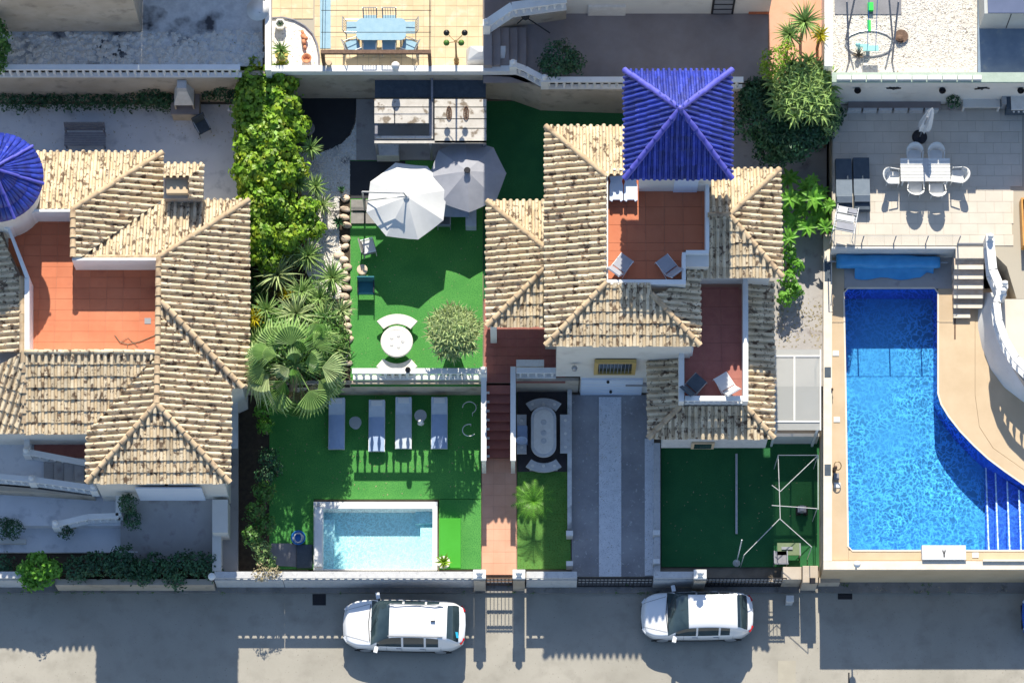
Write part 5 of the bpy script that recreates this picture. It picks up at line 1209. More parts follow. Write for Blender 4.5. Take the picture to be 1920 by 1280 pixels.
lf = MB(); rosette_mb((0,0,.2), .34, 16, .07, .6, .3, 1.4, lf); lpart(lf, 'leaves', 'leaf_lime', t, kind='stuff')
# round white table and curved benches
t = loc_thing('stone_table', 'round white stone table with carved top on the upper lawn', 'table', 745,650,2.0); lpart(MB().lathe((0,0,0), [(.22,0),(.16,.2),(.22,.62)], 14), 'pedestal', 'stone_white', t); lpart(MB().lathe((0,0,.62), [(.5,0),(.585,.03),(.585,.09),(.56,.11),(.45,.11),(.44,.102),(.1,.102)], 36), 'table_top', 'stone_white', t)
for k in range(5):
    a = k*1.26; lpart(MB().lathe((.22*math.cos(a), .22*math.sin(a), .725), [(.07,0),(.05,.012)], 7), 'carving', 'stone_grey', t)
t1_ = P(745,650,2.0)
for (a0, a1, cy, lb) in ((.42*PI-.46,.58*PI+.46, -.02, 'curved white stone bench above the round white table'),(-.58*PI-.46,-.42*PI+.46, .02, 'curved white stone bench below the round white table')):
    t = thing('stone_bench', lb, 'bench', (t1_.x, t1_.y, 2.0)); lpart(MB().prism(arc_pts(.76,1.14,a0,a1,cy=cy), .34, .43, .012), 'seat', 'stone_white', t)
    for aa in (a0+.25, a1-.25): lpart(MB().obox((.95*math.cos(aa), .95*math.sin(aa)+cy, .17), (.14,.26,.34), rz=aa+PI/2), 'leg', 'stone_grey', t)
# oval picnic set
def rounded(w_, h_, r, n=6):
    o = []
    for cx, cy, a in ((w_-r,h_-r,0),(-w_+r,h_-r,PI/2),(-w_+r,-h_+r,PI),(w_-r,-h_+r,1.5*PI)):
        for k in range(n+1): o.append((cx+r*math.cos(a+PI/2*k/n), cy+r*math.sin(a+PI/2*k/n)))
    return o
t = loc_thing('stone_table', 'oval pale stone picnic table with raised rim beside the burgundy steps', 'table', 1019,818,.5)
lpart(MB().prism(rounded(.46,.95,.44,8), .66, .74, .02), 'table_top', 'stone_grey', t); lpart(MB().prism(rounded(.36,.82,.34,8), .741, .752, .012), 'inset', 'stone_white', t)
for y in (.35,-.05,-.35): lpart(MB().lathe((0,y,.753), [(.09,0),(.11,.008),(.06,.016),(.03,.01)], 9), 'carving', 'stone_grey', t)
for y in (-.55,.55): lpart(MB().box(-.2,.2,y-.1,y+.1,0,.659), 'leg', 'stone_grey', t)
tp_ = t.location.copy()
for (pts, lb) in ((arc_pts(.78,1.12,PI/2-.62,PI/2+.62,cy=.22), 'curved pale stone bench at the wall end of the oval picnic table'),(arc_pts(.78,1.12,-PI/2-.62,-PI/2+.62,cy=-.32), 'curved pale stone bench at the palm end of the oval picnic table'),
    ([(.60,-.72),(.99,-.72),(.99,.72),(.60,.72)], 'straight pale stone bench on the driveway side of the oval table'),([(-.98,-.75),(-.62,-.75),(-.62,.72),(-.98,.72)], 'straight pale stone bench against the steps wall under the blue towel')):
    b = thing('stone_bench', lb, 'bench', tp_); lpart(MB().prism(pts, .34, .44, .015), 'seat', 'stone_grey', b); cx = sum(p[0] for p in pts)/len(pts); cy = sum(p[1] for p in pts)/len(pts)
    off = (.42,0) if abs(cy) > .5 else (0,.5)
    for sg in (-1,1): lpart(MB().box(cx+off[0]*sg-.09, cx+off[0]*sg+.09, cy+off[1]*sg-.09, cy+off[1]*sg+.09, 0, .339), 'leg', 'stone_grey', b)
    for sg in (-1,0,1): lpart(MB().lathe((cx+off[0]*sg*.95, cy+off[1]*sg, .441), [(.06,0),(.05,.01),(.02,.006)], 7), 'carving', 'stone_white', b)
q = P(979,820,.96); b = MB(); n = 8
for j in range(n): b.v += [(q.x-.17, q.y+.45-j*.1, .97+.01*math.sin(j)), (q.x+.18, q.y+.45-j*.1, .97+.012*math.cos(j*2)), (q.x+.21, q.y+.45-j*.1, .75)]
b.f = [(3*j+a, 3*j+a+3, 3*j+a+4, 3*j+a+1) for j in range(n-1) for a in (0,1)]; b.build('towel', 'fabric_blue', label='blue towel spread over the straight bench beside the steps', cat='towel')
q = P(978,826,1.0); MB().lathe((q.x,q.y,.98), [(.17,0),(.22,.10),(.19,.10),(.15,.02)], 18, sy=.7).build('basin', 'plastic_blue', label='small pale blue oval basin on the blue towel', cat='basin', smooth=True) if False else MB().lathe((q.x,q.y,.98), [(.17,0),(.22,.10),(.19,.10),(.15,.02)], 18, sy=.7).build('basin', 'door_white', label='small pale blue oval basin standing on the blue towel', cat='basin', smooth=True)
# parasols
def parasol(label, px, py, z, r, m, a0, n=8, drop=.42, group=None):
    t = thing('parasol', label, 'parasol', (*P2(px,py,z), 2.0)); c = Vector((t.location.x, t.location.y, z)); L = t.location
    for k in range(n):
        a = a0+2*PI*k/n; b_ = a0+2*PI*(k+1)/n; mb_ = MB(); vs = []; J = 5
        for j in range(J+1):
            f = j/J; R_ = r*f; zz = z-drop*f**1.15
            for i in range(5):
                g = i/4; p_ = Vector((math.cos(a)*(1-g)+math.cos(b_)*g, math.sin(a)*(1-g)+math.sin(b_)*g, 0))*R_
                vs.append((c.x+p_.x, c.y+p_.y, zz-.05*math.sin(PI*g)*f*f))
        mb_.add(vs, [(5*j+i,5*j+i+5,5*j+i+6,5*j+i+1) for j in range(J) for i in range(4)]); mb_.build('panel', m, t, smooth=True)
        MB().tube(c+Vector((0,0,-.04)), (c.x+math.cos(a)*r, c.y+math.sin(a)*r, z-drop-.02), .012, n=5).build('rib', 'metal_grey', t)
    MB().lathe((c.x,c.y,z-.005), [(.10,0),(.11,.03),(.04,.08),(.01,.12)], 10).build('cap', 'metal_grey' if m == 'fabric_grey' else 'fabric_white', t)
    return t, c
pw_, pc = parasol('large white cantilever parasol over the shaded lawn', 762,369,4.15, 1.52, 'fabric_white', .28, drop=.50)
pg_, gc = parasol('grey parasol standing behind and right of the white one', 876,321,4.05, 1.42, 'fabric_grey', .05, drop=.46)
MB().tube((gc.x,gc.y,2.0),(gc.x,gc.y,4.0),.03).build('pole','metal_dark',pg_)
MB().lathe((gc.x,gc.y,4.15), [(.10,0),(.12,.015),(.10,.03)], 14).build('ring','metal_dark',pg_)
# cantilever arm of the white parasol
m0 = P(684,395,2.1); m0 = Vector((P2(684,395,2.1)[0], P2(684,395,2.1)[1], 2.1)); top = Vector((m0.x, m0.y+.02, 4.3))
tp1 = P(665,356,4.55); e1_ = pc+Vector((0,0,.42))
MB().path([m0, Vector((m0.x,m0.y,4.35)), e1_+Vector((-.05,0,.02))], .032, 8).build('arm','metal_grey',pw_)
MB().path([e1_+Vector((-.1,0,.05)), pc+Vector((0,0,.05))], .03, 8).build('hanger','metal_grey',pw_)
MB().path([Vector((m0.x+.1,m0.y-.1,3.6)), e1_+Vector((-.7,-.15,-.12)), e1_+Vector((-.05,-.1,-.1))], .02, 8).build('strut','metal_grey',pw_)
sb = thing('paving_slab_weight', 'four square grey paving slabs weighting the white parasol foot', 'parasol base', (*P2(684,398,2.0), 2.0))
for (x0,y0,x1,y1) in ((658,374,683,395),(685.5,374,710,395),(658,397.5,683,419),(685.5,397.5,710,419)): MB().prism(rect((x0,y0,x1,y1), 2.07), 2.006, 2.07, .008).build('slab', 'grey_slab', sb)
for ang in (0, PI/2): 
    a_ = Vector((math.cos(ang),math.sin(ang),0))*.45; MB().tube(Vector((m0.x,m0.y,2.1))-a_, Vector((m0.x,m0.y,2.1))+a_, .025, n=6).build('cross_bar','metal_dark',sb)
# table with blue cover under the parasols
t = loc_thing('dining_table', 'blue covered table half hidden under the two parasols', 'table', 848,402,2.0); lpart(MB().box(-.72,.62,-.32,.5,.70,.74), 'table_top', 'fabric_blue', t)
for sx in (-.65,.55):
    for sy in (-.26,.44): lpart(MB().box(sx-.03,sx+.03,sy-.03,sy+.03,0,.699), 'leg', 'metal_grey', t)
blk('bench_seat', 'narrow blue grey bench standing right of the blue covered table', 'bench', (873,378,893,424), 2.55, 2.01, 'fabric_lilac')
def dark_chair(name, label, px, py, z, rz, seat, fr, cushion=None, h=.85, w_=.5, armless=False, cat='chair', group=None):
    t = loc_thing(name, label, cat, px, py, z, rz, group); w2 = w_/2
    lpart(MB().box(-w2,w2,-.24,.24,.42,.46), 'seat', seat, t)
    lpart(MB().obox((0,.27,.68), (w_,.04,.46), rx=-.18), 'backrest', seat, t)
    for sx in (-w2+.02,w2-.02):
        for sy in (-.22,.22): lpart(MB().box(sx-.015,sx+.015,sy-.015,sy+.015,0,.42), 'leg', fr, t)
        if not armless: lpart(MB().box(sx-.02,sx+.02,-.22,.26,.63,.66).box(sx-.015,sx+.015,-.2,-.17,.46,.63), 'armrest', fr, t)
    if cushion: lpart(MB().box(-w2+.04,w2-.04,-.22,.2,.461,.52), 'cushion', cushion, t)
    return t
dark_chair('chair', 'dark chair tucked under the lower edge of the blue covered table', 833,420,2.0, PI, 'cushion_greyblue','metal_grey'); dark_chair('chair', 'pale seat corner showing between parasol and blue table', 806,406,2.0, PI/2, 'fabric_white','metal_grey')
dark_chair('folding_chair', 'grey folding chair with white cushion on the shaded lawn edge', 692,470,2.0, PI/2+.25, 'grey_slab','metal_white','fabric_white', w_=.55)
t = loc_thing('side_table', 'small round cream stool between the grey and the teal chair', 'stool', 680,512,2.0); lpart(MB().lathe((0,0,0), [(.14,0),(.12,.4),(.19,.42),(.195,.46),(.17,.47)], 20), 'stool', 'stone_warm', t)
dark_chair('garden_chair', 'teal cushioned armchair casting a shadow on the bright lawn', 687,547,2.0, 0, 'cushion_teal','metal_dark','cushion_teal', w_=.62)
# shaded pergola kitchen at the back wall
pv = thing('patio_roof', 'weathered marble patterned flat roof panels over the shaded patio', 'patio roof', (*P2(808,220,4.0), 2.0))
slab('patio_floor', (668,186,912,300), 2.006, 1.96, 'paving_grey')
for r in ((702,186,805,200),(702,202,739,231),(741,202,805,231),(815,186,912,200),(815,202,912,222),(815,224,912,240),(815,242,912,268),(702,264,912,268.5),(702,255,812,260)):
    MB().prism(rect(r, 4.3), 4.24, 4.3).build('panel', 'marble_panel', pv)
for x in (706,808,908):
    q0_, q1_ = P(x,190,4.2), P(x,266,4.2); MB().box(q0_.x-.05,q0_.x+.05,q1_.y,q0_.y,4.12,4.239).build('beam', 'wood_grey', pv)
    for yy in (q0_.y-.05, q1_.y+.05): MB().box(q0_.x-.05,q0_.x+.05,yy-.05,yy+.05,2.0,4.12).build('post', 'wood_grey', pv)
MB().prism(rect((808,140,812,268), 4.22), 4.16, 4.22).build('beam', 'wood_grey', pv)
blk('patio_canopy', 'dark sheet roof between the back wall and marble panels', 'canopy', (703,142,911,183), 4.0, 3.94, 'cushion_slate')
for (x, y, lb) in ((842,212,'left oval iron hanger resting on the patio roof'),(874,212,'right oval iron hanger resting on the patio roof')):
    q = P(x,y,4.34); pts = [Vector((q.x+.09*math.cos(a), q.y+.26*math.sin(a), 4.34)) for a in [2*PI*k/14 for k in range(15)]]
    MB().path(pts, .02, 5).path([Vector((q.x-.06,q.y+.03*k,4.335)) .lerp(Vector((q.x+.06,q.y+.03*k,4.335)), .5*(1+(-1)**k)) for k in range(-6,7)], .015, 4).build('iron_hanger', 'wood_dark', label=lb, cat='ornament')
blk('lid_box', 'pale grey box below the patio roof at the pebble edge', 'box', (706,270,748,292), 2.7, 2.01, 'stone_grey', bev=.02)
blk('dark_sheet', 'near black flat sheet under the white parasol', 'mat', (657,302,760,372), 2.012, 2.002, 'black_sheet')  # flat near-black sheet laid just over the ground
# left villa court
t = loc_thing('garden_bench', 'grey slatted bench in the shaded court behind the left villa', 'bench', 162,268,2.0)
for k in range(6): lpart(MB().box(-.76,.76,-.26+k*.09,-.19+k*.09,.42,.45), 'slat', 'wood_grey', t)
for k in range(4): lpart(MB().obox((0,.33+k*.045,.56+k*.11), (1.5,.025,.09), rx=-.35), 'slat', 'wood_grey', t)
for sx in (-.7,.7): lpart(MB().box(sx-.03,sx+.03,-.24,-.18,0,.419), 'leg', 'wood_grey', t); lpart(MB().box(sx-.03,sx+.03,.24,.3,0,.8), 'leg', 'wood_grey', t)
t = loc_thing('barbecue', 'brick barbecue with pale tapered hood in the left court', 'barbecue', 351,206,2.0)
lpart(MB().box(-.5,.5,-.42,.38,0,.75), 'base', 'wall_beige', t); lpart(MB().box(-.52,.52,-.46,.40,.751,.84), 'worktop', 'paving_dark', t)
v = [(-.36,-.30,1.35),(.36,-.30,1.35),(.36,.34,1.35),(-.36,.34,1.35),(-.17,.0,2.0),(.17,.0,2.0),(.17,.3,2.0),(-.17,.3,2.0)]
lpart(MB().add(v, [(0,1,5,4),(1,2,6,5),(2,3,7,6),(3,0,4,7),(4,5,6,7)]), 'hood', 'stone_white', t); lpart(MB().box(-.17,.17,.0,.3,2.001,2.4), 'flue', 'stone_grey', t)
for sx in (-.36,.30): lpart(MB().box(sx,sx+.06,-.28,.34,.841,1.349), 'side_wall', 'wall_beige', t)
dark_chair('folding_chair', 'dark folding chair standing in front of the brick barbecue', 381,245,2.0, .5, 'cushion_slate','metal_grey', w_=.5)
t = loc_thing('garden_tap', 'thin white standpipe beside the hedge tree', 'standpipe', 441,225,2.0); lpart(MB().path([Vector((0,0,0)),Vector((0,0,.9)),Vector((-.15,.05,1.0))], .03, 6).ball((-.15,.05,1.0),.07,7,5), 'pipe', 'metal_white', t)
# roof terraces
def deck_chair(label, px, py, z, rz, m='fabric_white', fr='metal_white', up=True):
    t = loc_thing('deck_chair', label, 'deck chair', px, py, z, rz); lpart(MB().obox((0,-.05,.34),(.5,.55,.04),rx=.15),'seat',m,t); lpart(MB().obox((0,.42,.62),(.5,.05,.62),rx=-.5),'backrest',m,t)
    for sx in (-.26,.26): lpart(MB().path([Vector((sx,-.35,0)),Vector((sx,-.32,.32)),Vector((sx,.3,.36)),Vector((sx,.6,.92))],.015,5).path([Vector((sx,.35,0)),Vector((sx,-.1,.36))],.015,5),'frame',fr,t)
    return t
deck_chair('grey white deck chair in the lower left corner of the upper roof terrace', 1166,500,zt1, 2.5, 'fabric_grey'); deck_chair('grey deck chair in the lower right corner of the upper roof terrace', 1250,502,zt1, -2.5, 'fabric_grey')
deck_chair('white deck chair at the right end of the small burgundy terrace', 1358,722,5.3, -2.6, 'fabric_white'); deck_chair('dark folded deck chair at the left end of the small burgundy terrace', 1303,724,5.3, 2.4, 'cushion_slate', 'metal_grey')
for (x, lb) in ((1155,'pale blue plastic recliner at the left against the tower wall'),(1182,'pale blue plastic recliner touching the blue tower wall')):
    t = loc_thing('recliner', lb, 'recliner', x, 356, zt1); lpart(MB().prism([(-.24,-.5),(-.15,-.55),(-.12,-.48),(.12,-.48),(.15,-.55),(.24,-.5),(.24,.05),(.2,.2),(.24,.35),(.2,.55),(-.2,.55),(-.24,.35),(-.2,.2),(-.24,.05)], .30, .36, .01), 'seat', 'door_white', t)
    lpart(MB().obox((0,.45,.5),(.44,.04,.5),rx=-.3),'backrest','door_white',t)
    for sx in (-.2,.2):
        for sy in (-.4,.4): lpart(MB().box(sx-.02,sx+.02,sy-.02,sy+.02,0,.3),'leg','door_white',t)
# translucent pergola right of the villa
pg = thing('pergola', 'translucent sheet pergola with white frame between villa and wall', 'pergola', (*P2(1495,730,3.0), .5)); zp = 3.3
for r in ((1452,669,1488,788),(1491,669,1537,788),(1452,655,1537,666),(1452,791,1537,806)): MB().prism(rect(r, zp), zp-.012, zp).build('sheet', 'poly_sheet', pg)
for r in ((1452,666,1538,668.6),(1452,788.4,1538,791),(1488,668.8,1491,788.2),(1537.2,655,1539.5,806)): MB().prism(rect(r, zp+.03), zp-.04, zp+.03).build('bar', 'white_paint', pg)
for (x, y) in ((1456,672),(1534,672),(1456,800),(1534,800)): q = P(x,y,zp); MB().box(q.x-.04,q.x+.04,q.y-.04,q.y+.04,.5,zp-.045).build('post','white_paint',pg)
for (x, y, s_, lb) in ((1528,700,.3,'upper white box stored under the translucent pergola'),(1522,748,.3,'lower white box stored under the translucent pergola')): q = P(x,y,1.4); MB().box(q.x-s_,q.x+s_*.6,q.y-.35,q.y+.35,.5,1.4).build('storage_box','stone_white',label=lb,cat='box')
slab('pergola_floor', (1440,640,1541,815), .505, .42, 'paving_grey')
wall('grey rough wall at the foot of the translucent pergola', (1452,812,1536,818), 1.6, .45, 'stucco')
# washing frame on right lawn
wf = thing('washing_frame', 'thin white pole frame with diagonal struts over the right lawn', 'frame', (*P2(1460,950,.5), .5)); zf = 2.6
def pole(a, b, r_=.014, nm='pole', m='stone_grey'): MB().tube(a, b, r_, n=6).build(nm, m, wf)
pole(P(1459,853,zf),P(1463,972,zf)); pole(P(1463,921,zf),P(1532,855,zf)); pole(P(1463,921,zf),P(1447,909,zf)); pole(P(1447,947,zf),P(1532,953,zf)); pole(P(1462,972,zf),P(1395,1040,zf)); pole(P(1462,972,zf),P(1522,1025,zf)); pole(P(1459,853,zf),P(1534,853,zf)); pole(P(1534,853,zf),P(1534,955,zf))
for (x, y) in ((1459,853),(1534,853),(1532,953),(1522,1025),(1395,1040)): q = P(x,y,zf); pole((q.x,q.y,.5), q, .014)
t = loc_thing('net_post', 'tall white post with a cone foot at the front of the right lawn', 'post', 1381,1055,.5); h_ = P(1381,995,.5)-P(1381,1055,.5); lpart(MB().tube((0,0,0),(0,.15,3.2),.022,n=8), 'pole', 'metal_white', t); lpart(MB().lathe((0,0,0), [(.14,0),(.05,.3),(.03,.4)], 10), 'foot', 'white_paint', t)
blk('lawn_divider', 'thin pale kerb line dividing the right lawn', 'kerb', (1379,850,1383,1000), .58, .505, 'stone_grey')
t = loc_thing('garden_table', 'low olive garden table at the front corner of the right lawn', 'table', 1474,1035,.5); lpart(MB().box(-.35,.45,-.2,.25,.42,.46), 'table_top', 'olive', t); lpart(MB().box(-.3,-.24,-.2,.25,0,.419).box(.44,.5,-.2,.25,0,.419), 'leg', 'metal_grey', t)
lpart(MB().box(-.2,.2,.0,.1,.461,.5), 'tray', 'metal_grey', t)
dark_chair('garden_chair', 'small grey garden chair in front of the olive table', 1462,1050,.5, PI, 'wood_grey','metal_grey'); 
t = loc_thing('toy_tractor', 'small grey wheeled toy beside the washing frame pole', 'toy', 1503,958,.5); lpart(MB().box(-.16,.14,-.1,.12,.12,.35).box(-.1,.05,-.1,.1,.35,.5), 'body', 'fabric_grey', t)
for sx in (-.13,.13): lpart(MB().tube((sx,-.16,.1),(sx,.16,.1),.09,n=10), 'wheel', 'rubber', t)
# ---- pool plot furniture
t = loc_thing('dining_table', 'white slatted dining table with grey glass centre on the terrace', 'table', 1731,330,ZT)
for k in range(7): lpart(MB().box(-.90,-.08,-.44+k*.128,-.33+k*.128,.70,.73), 'slat', 'plastic_white', t); lpart(MB().box(.12,.90,-.44+k*.128,-.33+k*.128,.70,.73), 'slat', 'plastic_white', t)
lpart(MB().box(-.078,.118,-.44,.44,.70,.73), 'glass_panel', 'stone_grey', t); lpart(MB().box(-.88,.88,-.42,.42,.66,.699), 'frame', 'metal_white', t)
for sx in (-.8,.8):
    for sy in (-.36,.36): lpart(MB().box(sx-.03,sx+.03,sy-.03,sy+.03,0,.66), 'leg', 'metal_white', t)
def resin_chair(label, px, py, rz):
    t = loc_thing('garden_chair', label, 'chair', px, py, ZT, rz, 'white resin chairs at the terrace table')
    lpart(MB().prism([(-.22,-.24),(.22,-.24),(.25,.1),(.2,.24),(-.2,.24),(-.25,.1)], .42, .45, .01), 'seat', 'plastic_white', t)
    b = MB(); vs = []; n = 8
    for k in range(n+1):
        a = PI*(.08+.84*k/n); vs += [(math.cos(a)*.25, .05+math.sin(a)*.22, .46),(math.cos(a)*.30, .08+math.sin(a)*.30, .62+.24*math.sin(a)),(math.cos(a)*.33, .08+math.sin(a)*.33, .62+.24*math.sin(a))]
    b.add(vs, [(3*k+j,3*k+j+3,3*k+j+4,3*k+j+1) for k in range(n) for j in range(2)]); lpart(b, 'backrest', 'plastic_white', t, smooth=True)
    for sx in (-1,1):
        lpart(MB().path([Vector((sx*.22,-.22,0)),Vector((sx*.27,-.2,.62)),Vector((sx*.30,.12,.66))],.022,6), 'armrest', 'plastic_white', t); lpart(MB().tube((sx*.2,.22,0),(sx*.2,.2,.43),.02,n=6), 'leg', 'plastic_white', t)
    return t
resin_chair('white resin armchair at the left end of the slatted table', 1672,340,PI/2-.05); resin_chair('white resin armchair at the right end of the slatted table', 1793,338,-PI/2-.1)
resin_chair('white resin chair behind the table, left of the pair near the parasol', 1712,300,0); resin_chair('white resin chair behind the table, right of the pair near the parasol', 1752,300,0)
resin_chair('white resin chair in front of the table, left one in the sun', 1714,359,PI-.1); resin_chair('white resin chair in front of the table, right one in the sun', 1754,362,PI+.05)
pa = thing('parasol', 'closed white parasol leaning above its black base on the terrace', 'parasol', (*P2(1724,258,ZT), ZT)); c = Vector(pa.location)
MB().tube(c, c+Vector((.05,0,2.3)), .025).build('pole','metal_grey',pa)
cl = MB(); n = 12; a_ = c+Vector((.04,-.02,.95)); b_ = c+Vector((.22,.32,2.35)); prof = [(.04,0),(.17,.02),(.2,.2),(.15,.55),(.10,.85),(.02,1)]
d = (b_-a_); qt = d.to_track_quat('Z','Y')
for r_, f in prof:
    for k in range(n): an = 2*PI*k/n; cl.v.append(tuple(a_+d*f+qt@Vector((r_*(1+.28*(-1)**k)*math.cos(an), r_*(1+.28*(-1)**k)*math.sin(an),0))))
cl.f = [(k*n+i,k*n+(i+1)%n,(k+1)*n+(i+1)%n,(k+1)*n+i) for k in range(len(prof)-1) for i in range(n)]; cl.build('canopy','fabric_white',pa)
MB().lathe(tuple(c), [(.27,0),(.28,.06),(.24,.10),(.05,.13)], 20).build('base','metal_dark',pa)
def dlounge(label, x, y):
    t = loc_thing('lounge_bed', label, 'sun lounger', x, y, ZT, 0, 'dark lounge beds at the terrace wall'); lpart(MB().box(-.3,.3,-1.15,.85,.12,.26), 'base', 'cushion_slate', t)
    lpart(MB().box(-.29,.29,.05,.85,.261,.36), 'cushion', 'cushion_slate', t); lpart(MB().box(-.29,.29,-.62,.04,.261,.37), 'cushion', 'cushion_greyblue', t); lpart(MB().obox((0,-.72,.42),(.56,.24,.14),rx=.4), 'bolster', 'cushion_greyblue', t); lpart(MB().box(-.27,.27,-1.12,-.85,.261,.33), 'cushion', 'cushion_slate', t)
dlounge('dark slate lounge bed closest to the wall on the terrace', 1581,345); dlounge('dark slate lounge bed nearer to the dining table', 1614,343)
t = loc_thing('laundry_rack', 'white wire laundry rack hung with pale towels at the pool wall', 'laundry rack', 1582,425,ZT, -.2)
for k in range(9): lpart(MB().tube((-.38,-.45+k*.11,.95),(.38,-.45+k*.11,.95),.012,n=5), 'wire', 'metal_white', t)
for sx in (-.38,.38): lpart(MB().tube((sx,-.5,.95),(sx,.5,.95),.015,n=6), 'rail', 'metal_white', t); lpart(MB().path([Vector((sx,-.5,0)),Vector((sx,.3,.94))],.014,5).path([Vector((sx,.5,0)),Vector((sx,-.3,.94))],.014,5), 'leg', 'metal_white', t)
for k, (x0,x1,y0,y1) in enumerate(((-.34,.0,.2,.42),(.04,.34,.26,.40),(-.34,.3,-.08,.14),(-.3,.34,-.4,-.16))): lpart(MB().box(x0,x1,y0,y1,.962,.975).box(x0,x1,y0-.005,y0,.72,.962), 'towel', ('fabric_white','fabric_grey')[k%2], t)
# planter ledge and small things at the back of terrace
blk('planter_ledge', 'low planter ledge with soil along the terrace back wall', 'planter', (1590,188,1764,203), ZT+.30, ZT+.01, 'paving_dark')
le = thing('ledge_edging', 'row of pale blocks edging the planter ledge on the terrace', 'edging', (*P2(1677,205,ZT), ZT))
for k in range(6): MB().prism(rect((1590+k*29,202.5,1615+k*29,207), ZT+.38), ZT+.01, ZT+.38, .01).build('block', 'stone_grey', le)
t = loc_thing('potted_plant', 'dark potted plant between the planter ledge and the stone shelf', 'potted plant', 1783,200,ZT); lpart(MB().lathe((0,0,0), [(.16,0),(.22,.3),(.18,.3)], 12), 'pot', 'paving_dark', t); foliage('leaves', t, [(t.location.x,t.location.y,ZT+.7,.3,.3,.4)], .1, 220, 'leaf_dark')
t = loc_thing('stone_shelf', 'white legged stone shelf against the terrace back wall', 'shelf', 1837,200,ZT); lpart(MB().box(-.68,.68,-.22,.3,.5,.56), 'shelf', 'stucco', t); lpart(MB().box(-.68,-.6,-.2,.28,0,.499).box(.6,.68,-.2,.28,0,.499), 'leg', 'stucco', t)
t = loc_thing('barbecue', 'gas barbecue with pale lid cut by the right edge', 'barbecue', 1905,205,ZT); lpart(MB().box(-.45,.6,-.3,.3,.2,.85), 'cabinet', 'cushion_slate', t); lpart(MB().box(-.30,.6,-.34,.2,.86,.92), 'grill_top', 'stone_white', t); lpart(MB().box(-.62,-.46,-.1,.3,.3,.9), 'side_shelf', 'metal_grey', t)
for k in range(4): lpart(MB().tube((-.2+k*.18,-.35,.8),(-.2+k*.18,-.40,.8),.035,n=8), 'knob', 'plastic_white', t)
yw = P(1700,158,5.2).y-.02
for (x, lb) in ((1608,'left half moon lamp on the plaster wall over the terrace'),(1767,'middle half moon lamp on the plaster wall over the terrace'),(1914,'right half moon lamp on the plaster wall near the picture edge')):
    q = P(x,160,5.2); MB().lathe((q.x,P(x,152,5.85).y-.12,5.0), [(.02,0),(.1,.06),(.13,.16),(.12,.18),(.05,.1)], 12).build('wall_lamp','metal_dark',label=lb,cat='lamp')
yw0 = P(1700,152,5.85).y
for (x, lb, k) in ((1676,'dark iron winged ornament on the plaster wall',0),(1842,'dark iron lizard ornament on the plaster wall',1)):
    q = P(x,160,5.2); b = MB().obox((q.x,yw0-.03,5.1),(.08,.03,.2)); 
    for sg in (-1,1): b.obox((q.x+sg*.14,yw0-.03,5.1+.04*k*sg),(.26,.025,.05),ry=.3*sg*(1 if k else -1)); b.obox((q.x+sg*.10,yw0-.03,5.17),(.16,.025,.07),ry=-.5*sg)
    b.build('wall_ornament','iron_black',label=lb,cat='ornament')
# rolled pool cover
t = thing('pool_cover', 'rolled bright blue pool cover on the shaded end of the deck', 'pool cover', (*P2(1665,505,ZD), ZD)); a_ = P(1568,490,ZD+.3); b_ = P(1762,492,ZD+.3)
cv = MB(); n = 16; K_ = 24
for k in range(K_+1):
    p_ = a_.lerp(b_,k/K_)
    for i in range(n): an = 2*PI*i/n; r_ = .24*(1+.05*math.sin(an*3+k*.5)+.04*math.sin(k*.9))*(1-.25*(k/K_)**6); cv.v.append((p_.x, p_.y+math.cos(an)*r_*1.1, ZD+.30+math.sin(an)*r_))
cv.f = [(k*n+i,(k+1)*n+i,(k+1)*n+(i+1)%n,k*n+(i+1)%n) for k in range(K_) for i in range(n)]+[tuple(range(n)),tuple(range(K_*n,K_*n+n))[::-1]]; cv.build('roll','cover_blue',t,smooth=True)
f_ = MB(); x0_ = P(1602,510,ZD).x; x1_ = P(1750,510,ZD).x; y0_ = a_.y-.2
for k in range(13):
    x = x0_+(x1_-x0_)*k/12; e = .38+.05*math.sin(k*1.1)-(.22 if k > 10 else 0); f_.v += [(x,y0_+.12,ZD+.34),(x,y0_-.02,ZD+.22),(x,y0_-e*.55,ZD+.05),(x,y0_-e,ZD+.03)]
f_.f = [(4*k+j,4*k+j+1,4*k+j+5,4*k+j+4) for k in range(12) for j in range(3)]; f_.build('flap','cover_blue',t,smooth=True)
MB().tube((a_.x-.25,a_.y,ZD+.3),(b_.x+.3,b_.y,ZD+.3),.04,n=8).build('axle','metal_grey',t)
for (x, y, lb) in ((1567,662,'topmost white square skimmer lid on the pool deck'),(1569,786,'middle white square skimmer lid on the pool deck'),(1570,909,'lowest white square skimmer lid beside the dark garden figure'),(1829,1040,'white square skimmer lid right of the diving board')): blk('skimmer_lid', lb, 'skimmer lid', (x-6,y-5,x+6,y+5), ZD+.024, ZD+.004, 'plastic_white', bev=.004)
for (x, y, s_, lb) in ((1559,733,.6,'small dark figure ornament on the deck wall, upper one'),(1564,882,1,'larger dark figure ornament with a ring on the deck wall')):
    t = loc_thing('figure_ornament', lb, 'ornament', x, y, ZD); lpart(MB().lathe((0,0,0), [(.07*s_,0),(.05*s_,.1),(.09*s_,.3*s_),(.05*s_,.45*s_),(.07*s_,.55*s_),(.01,.62*s_)], 9), 'body', 'wood_dark', t, smooth=True)
    if s_ == 1: lpart(MB().path([Vector((.08+.13*math.cos(a), .05+.16*math.sin(a), .55)) for a in [k*.5 for k in range(14)]],.018,5), 'ring', 'brass_brown', t); lpart(MB().box(-.02,.16,-.35,-.12,.0,.14), 'foot', 'wood_grey', t)
t = loc_thing('diving_board', 'short lilac white diving block with black emblem over the pool edge', 'diving board', 1768,1041,ZD); lpart(MB().box(-.78,.78,-.22,.3,.02,.36), 'block', 'fabric_white', t)
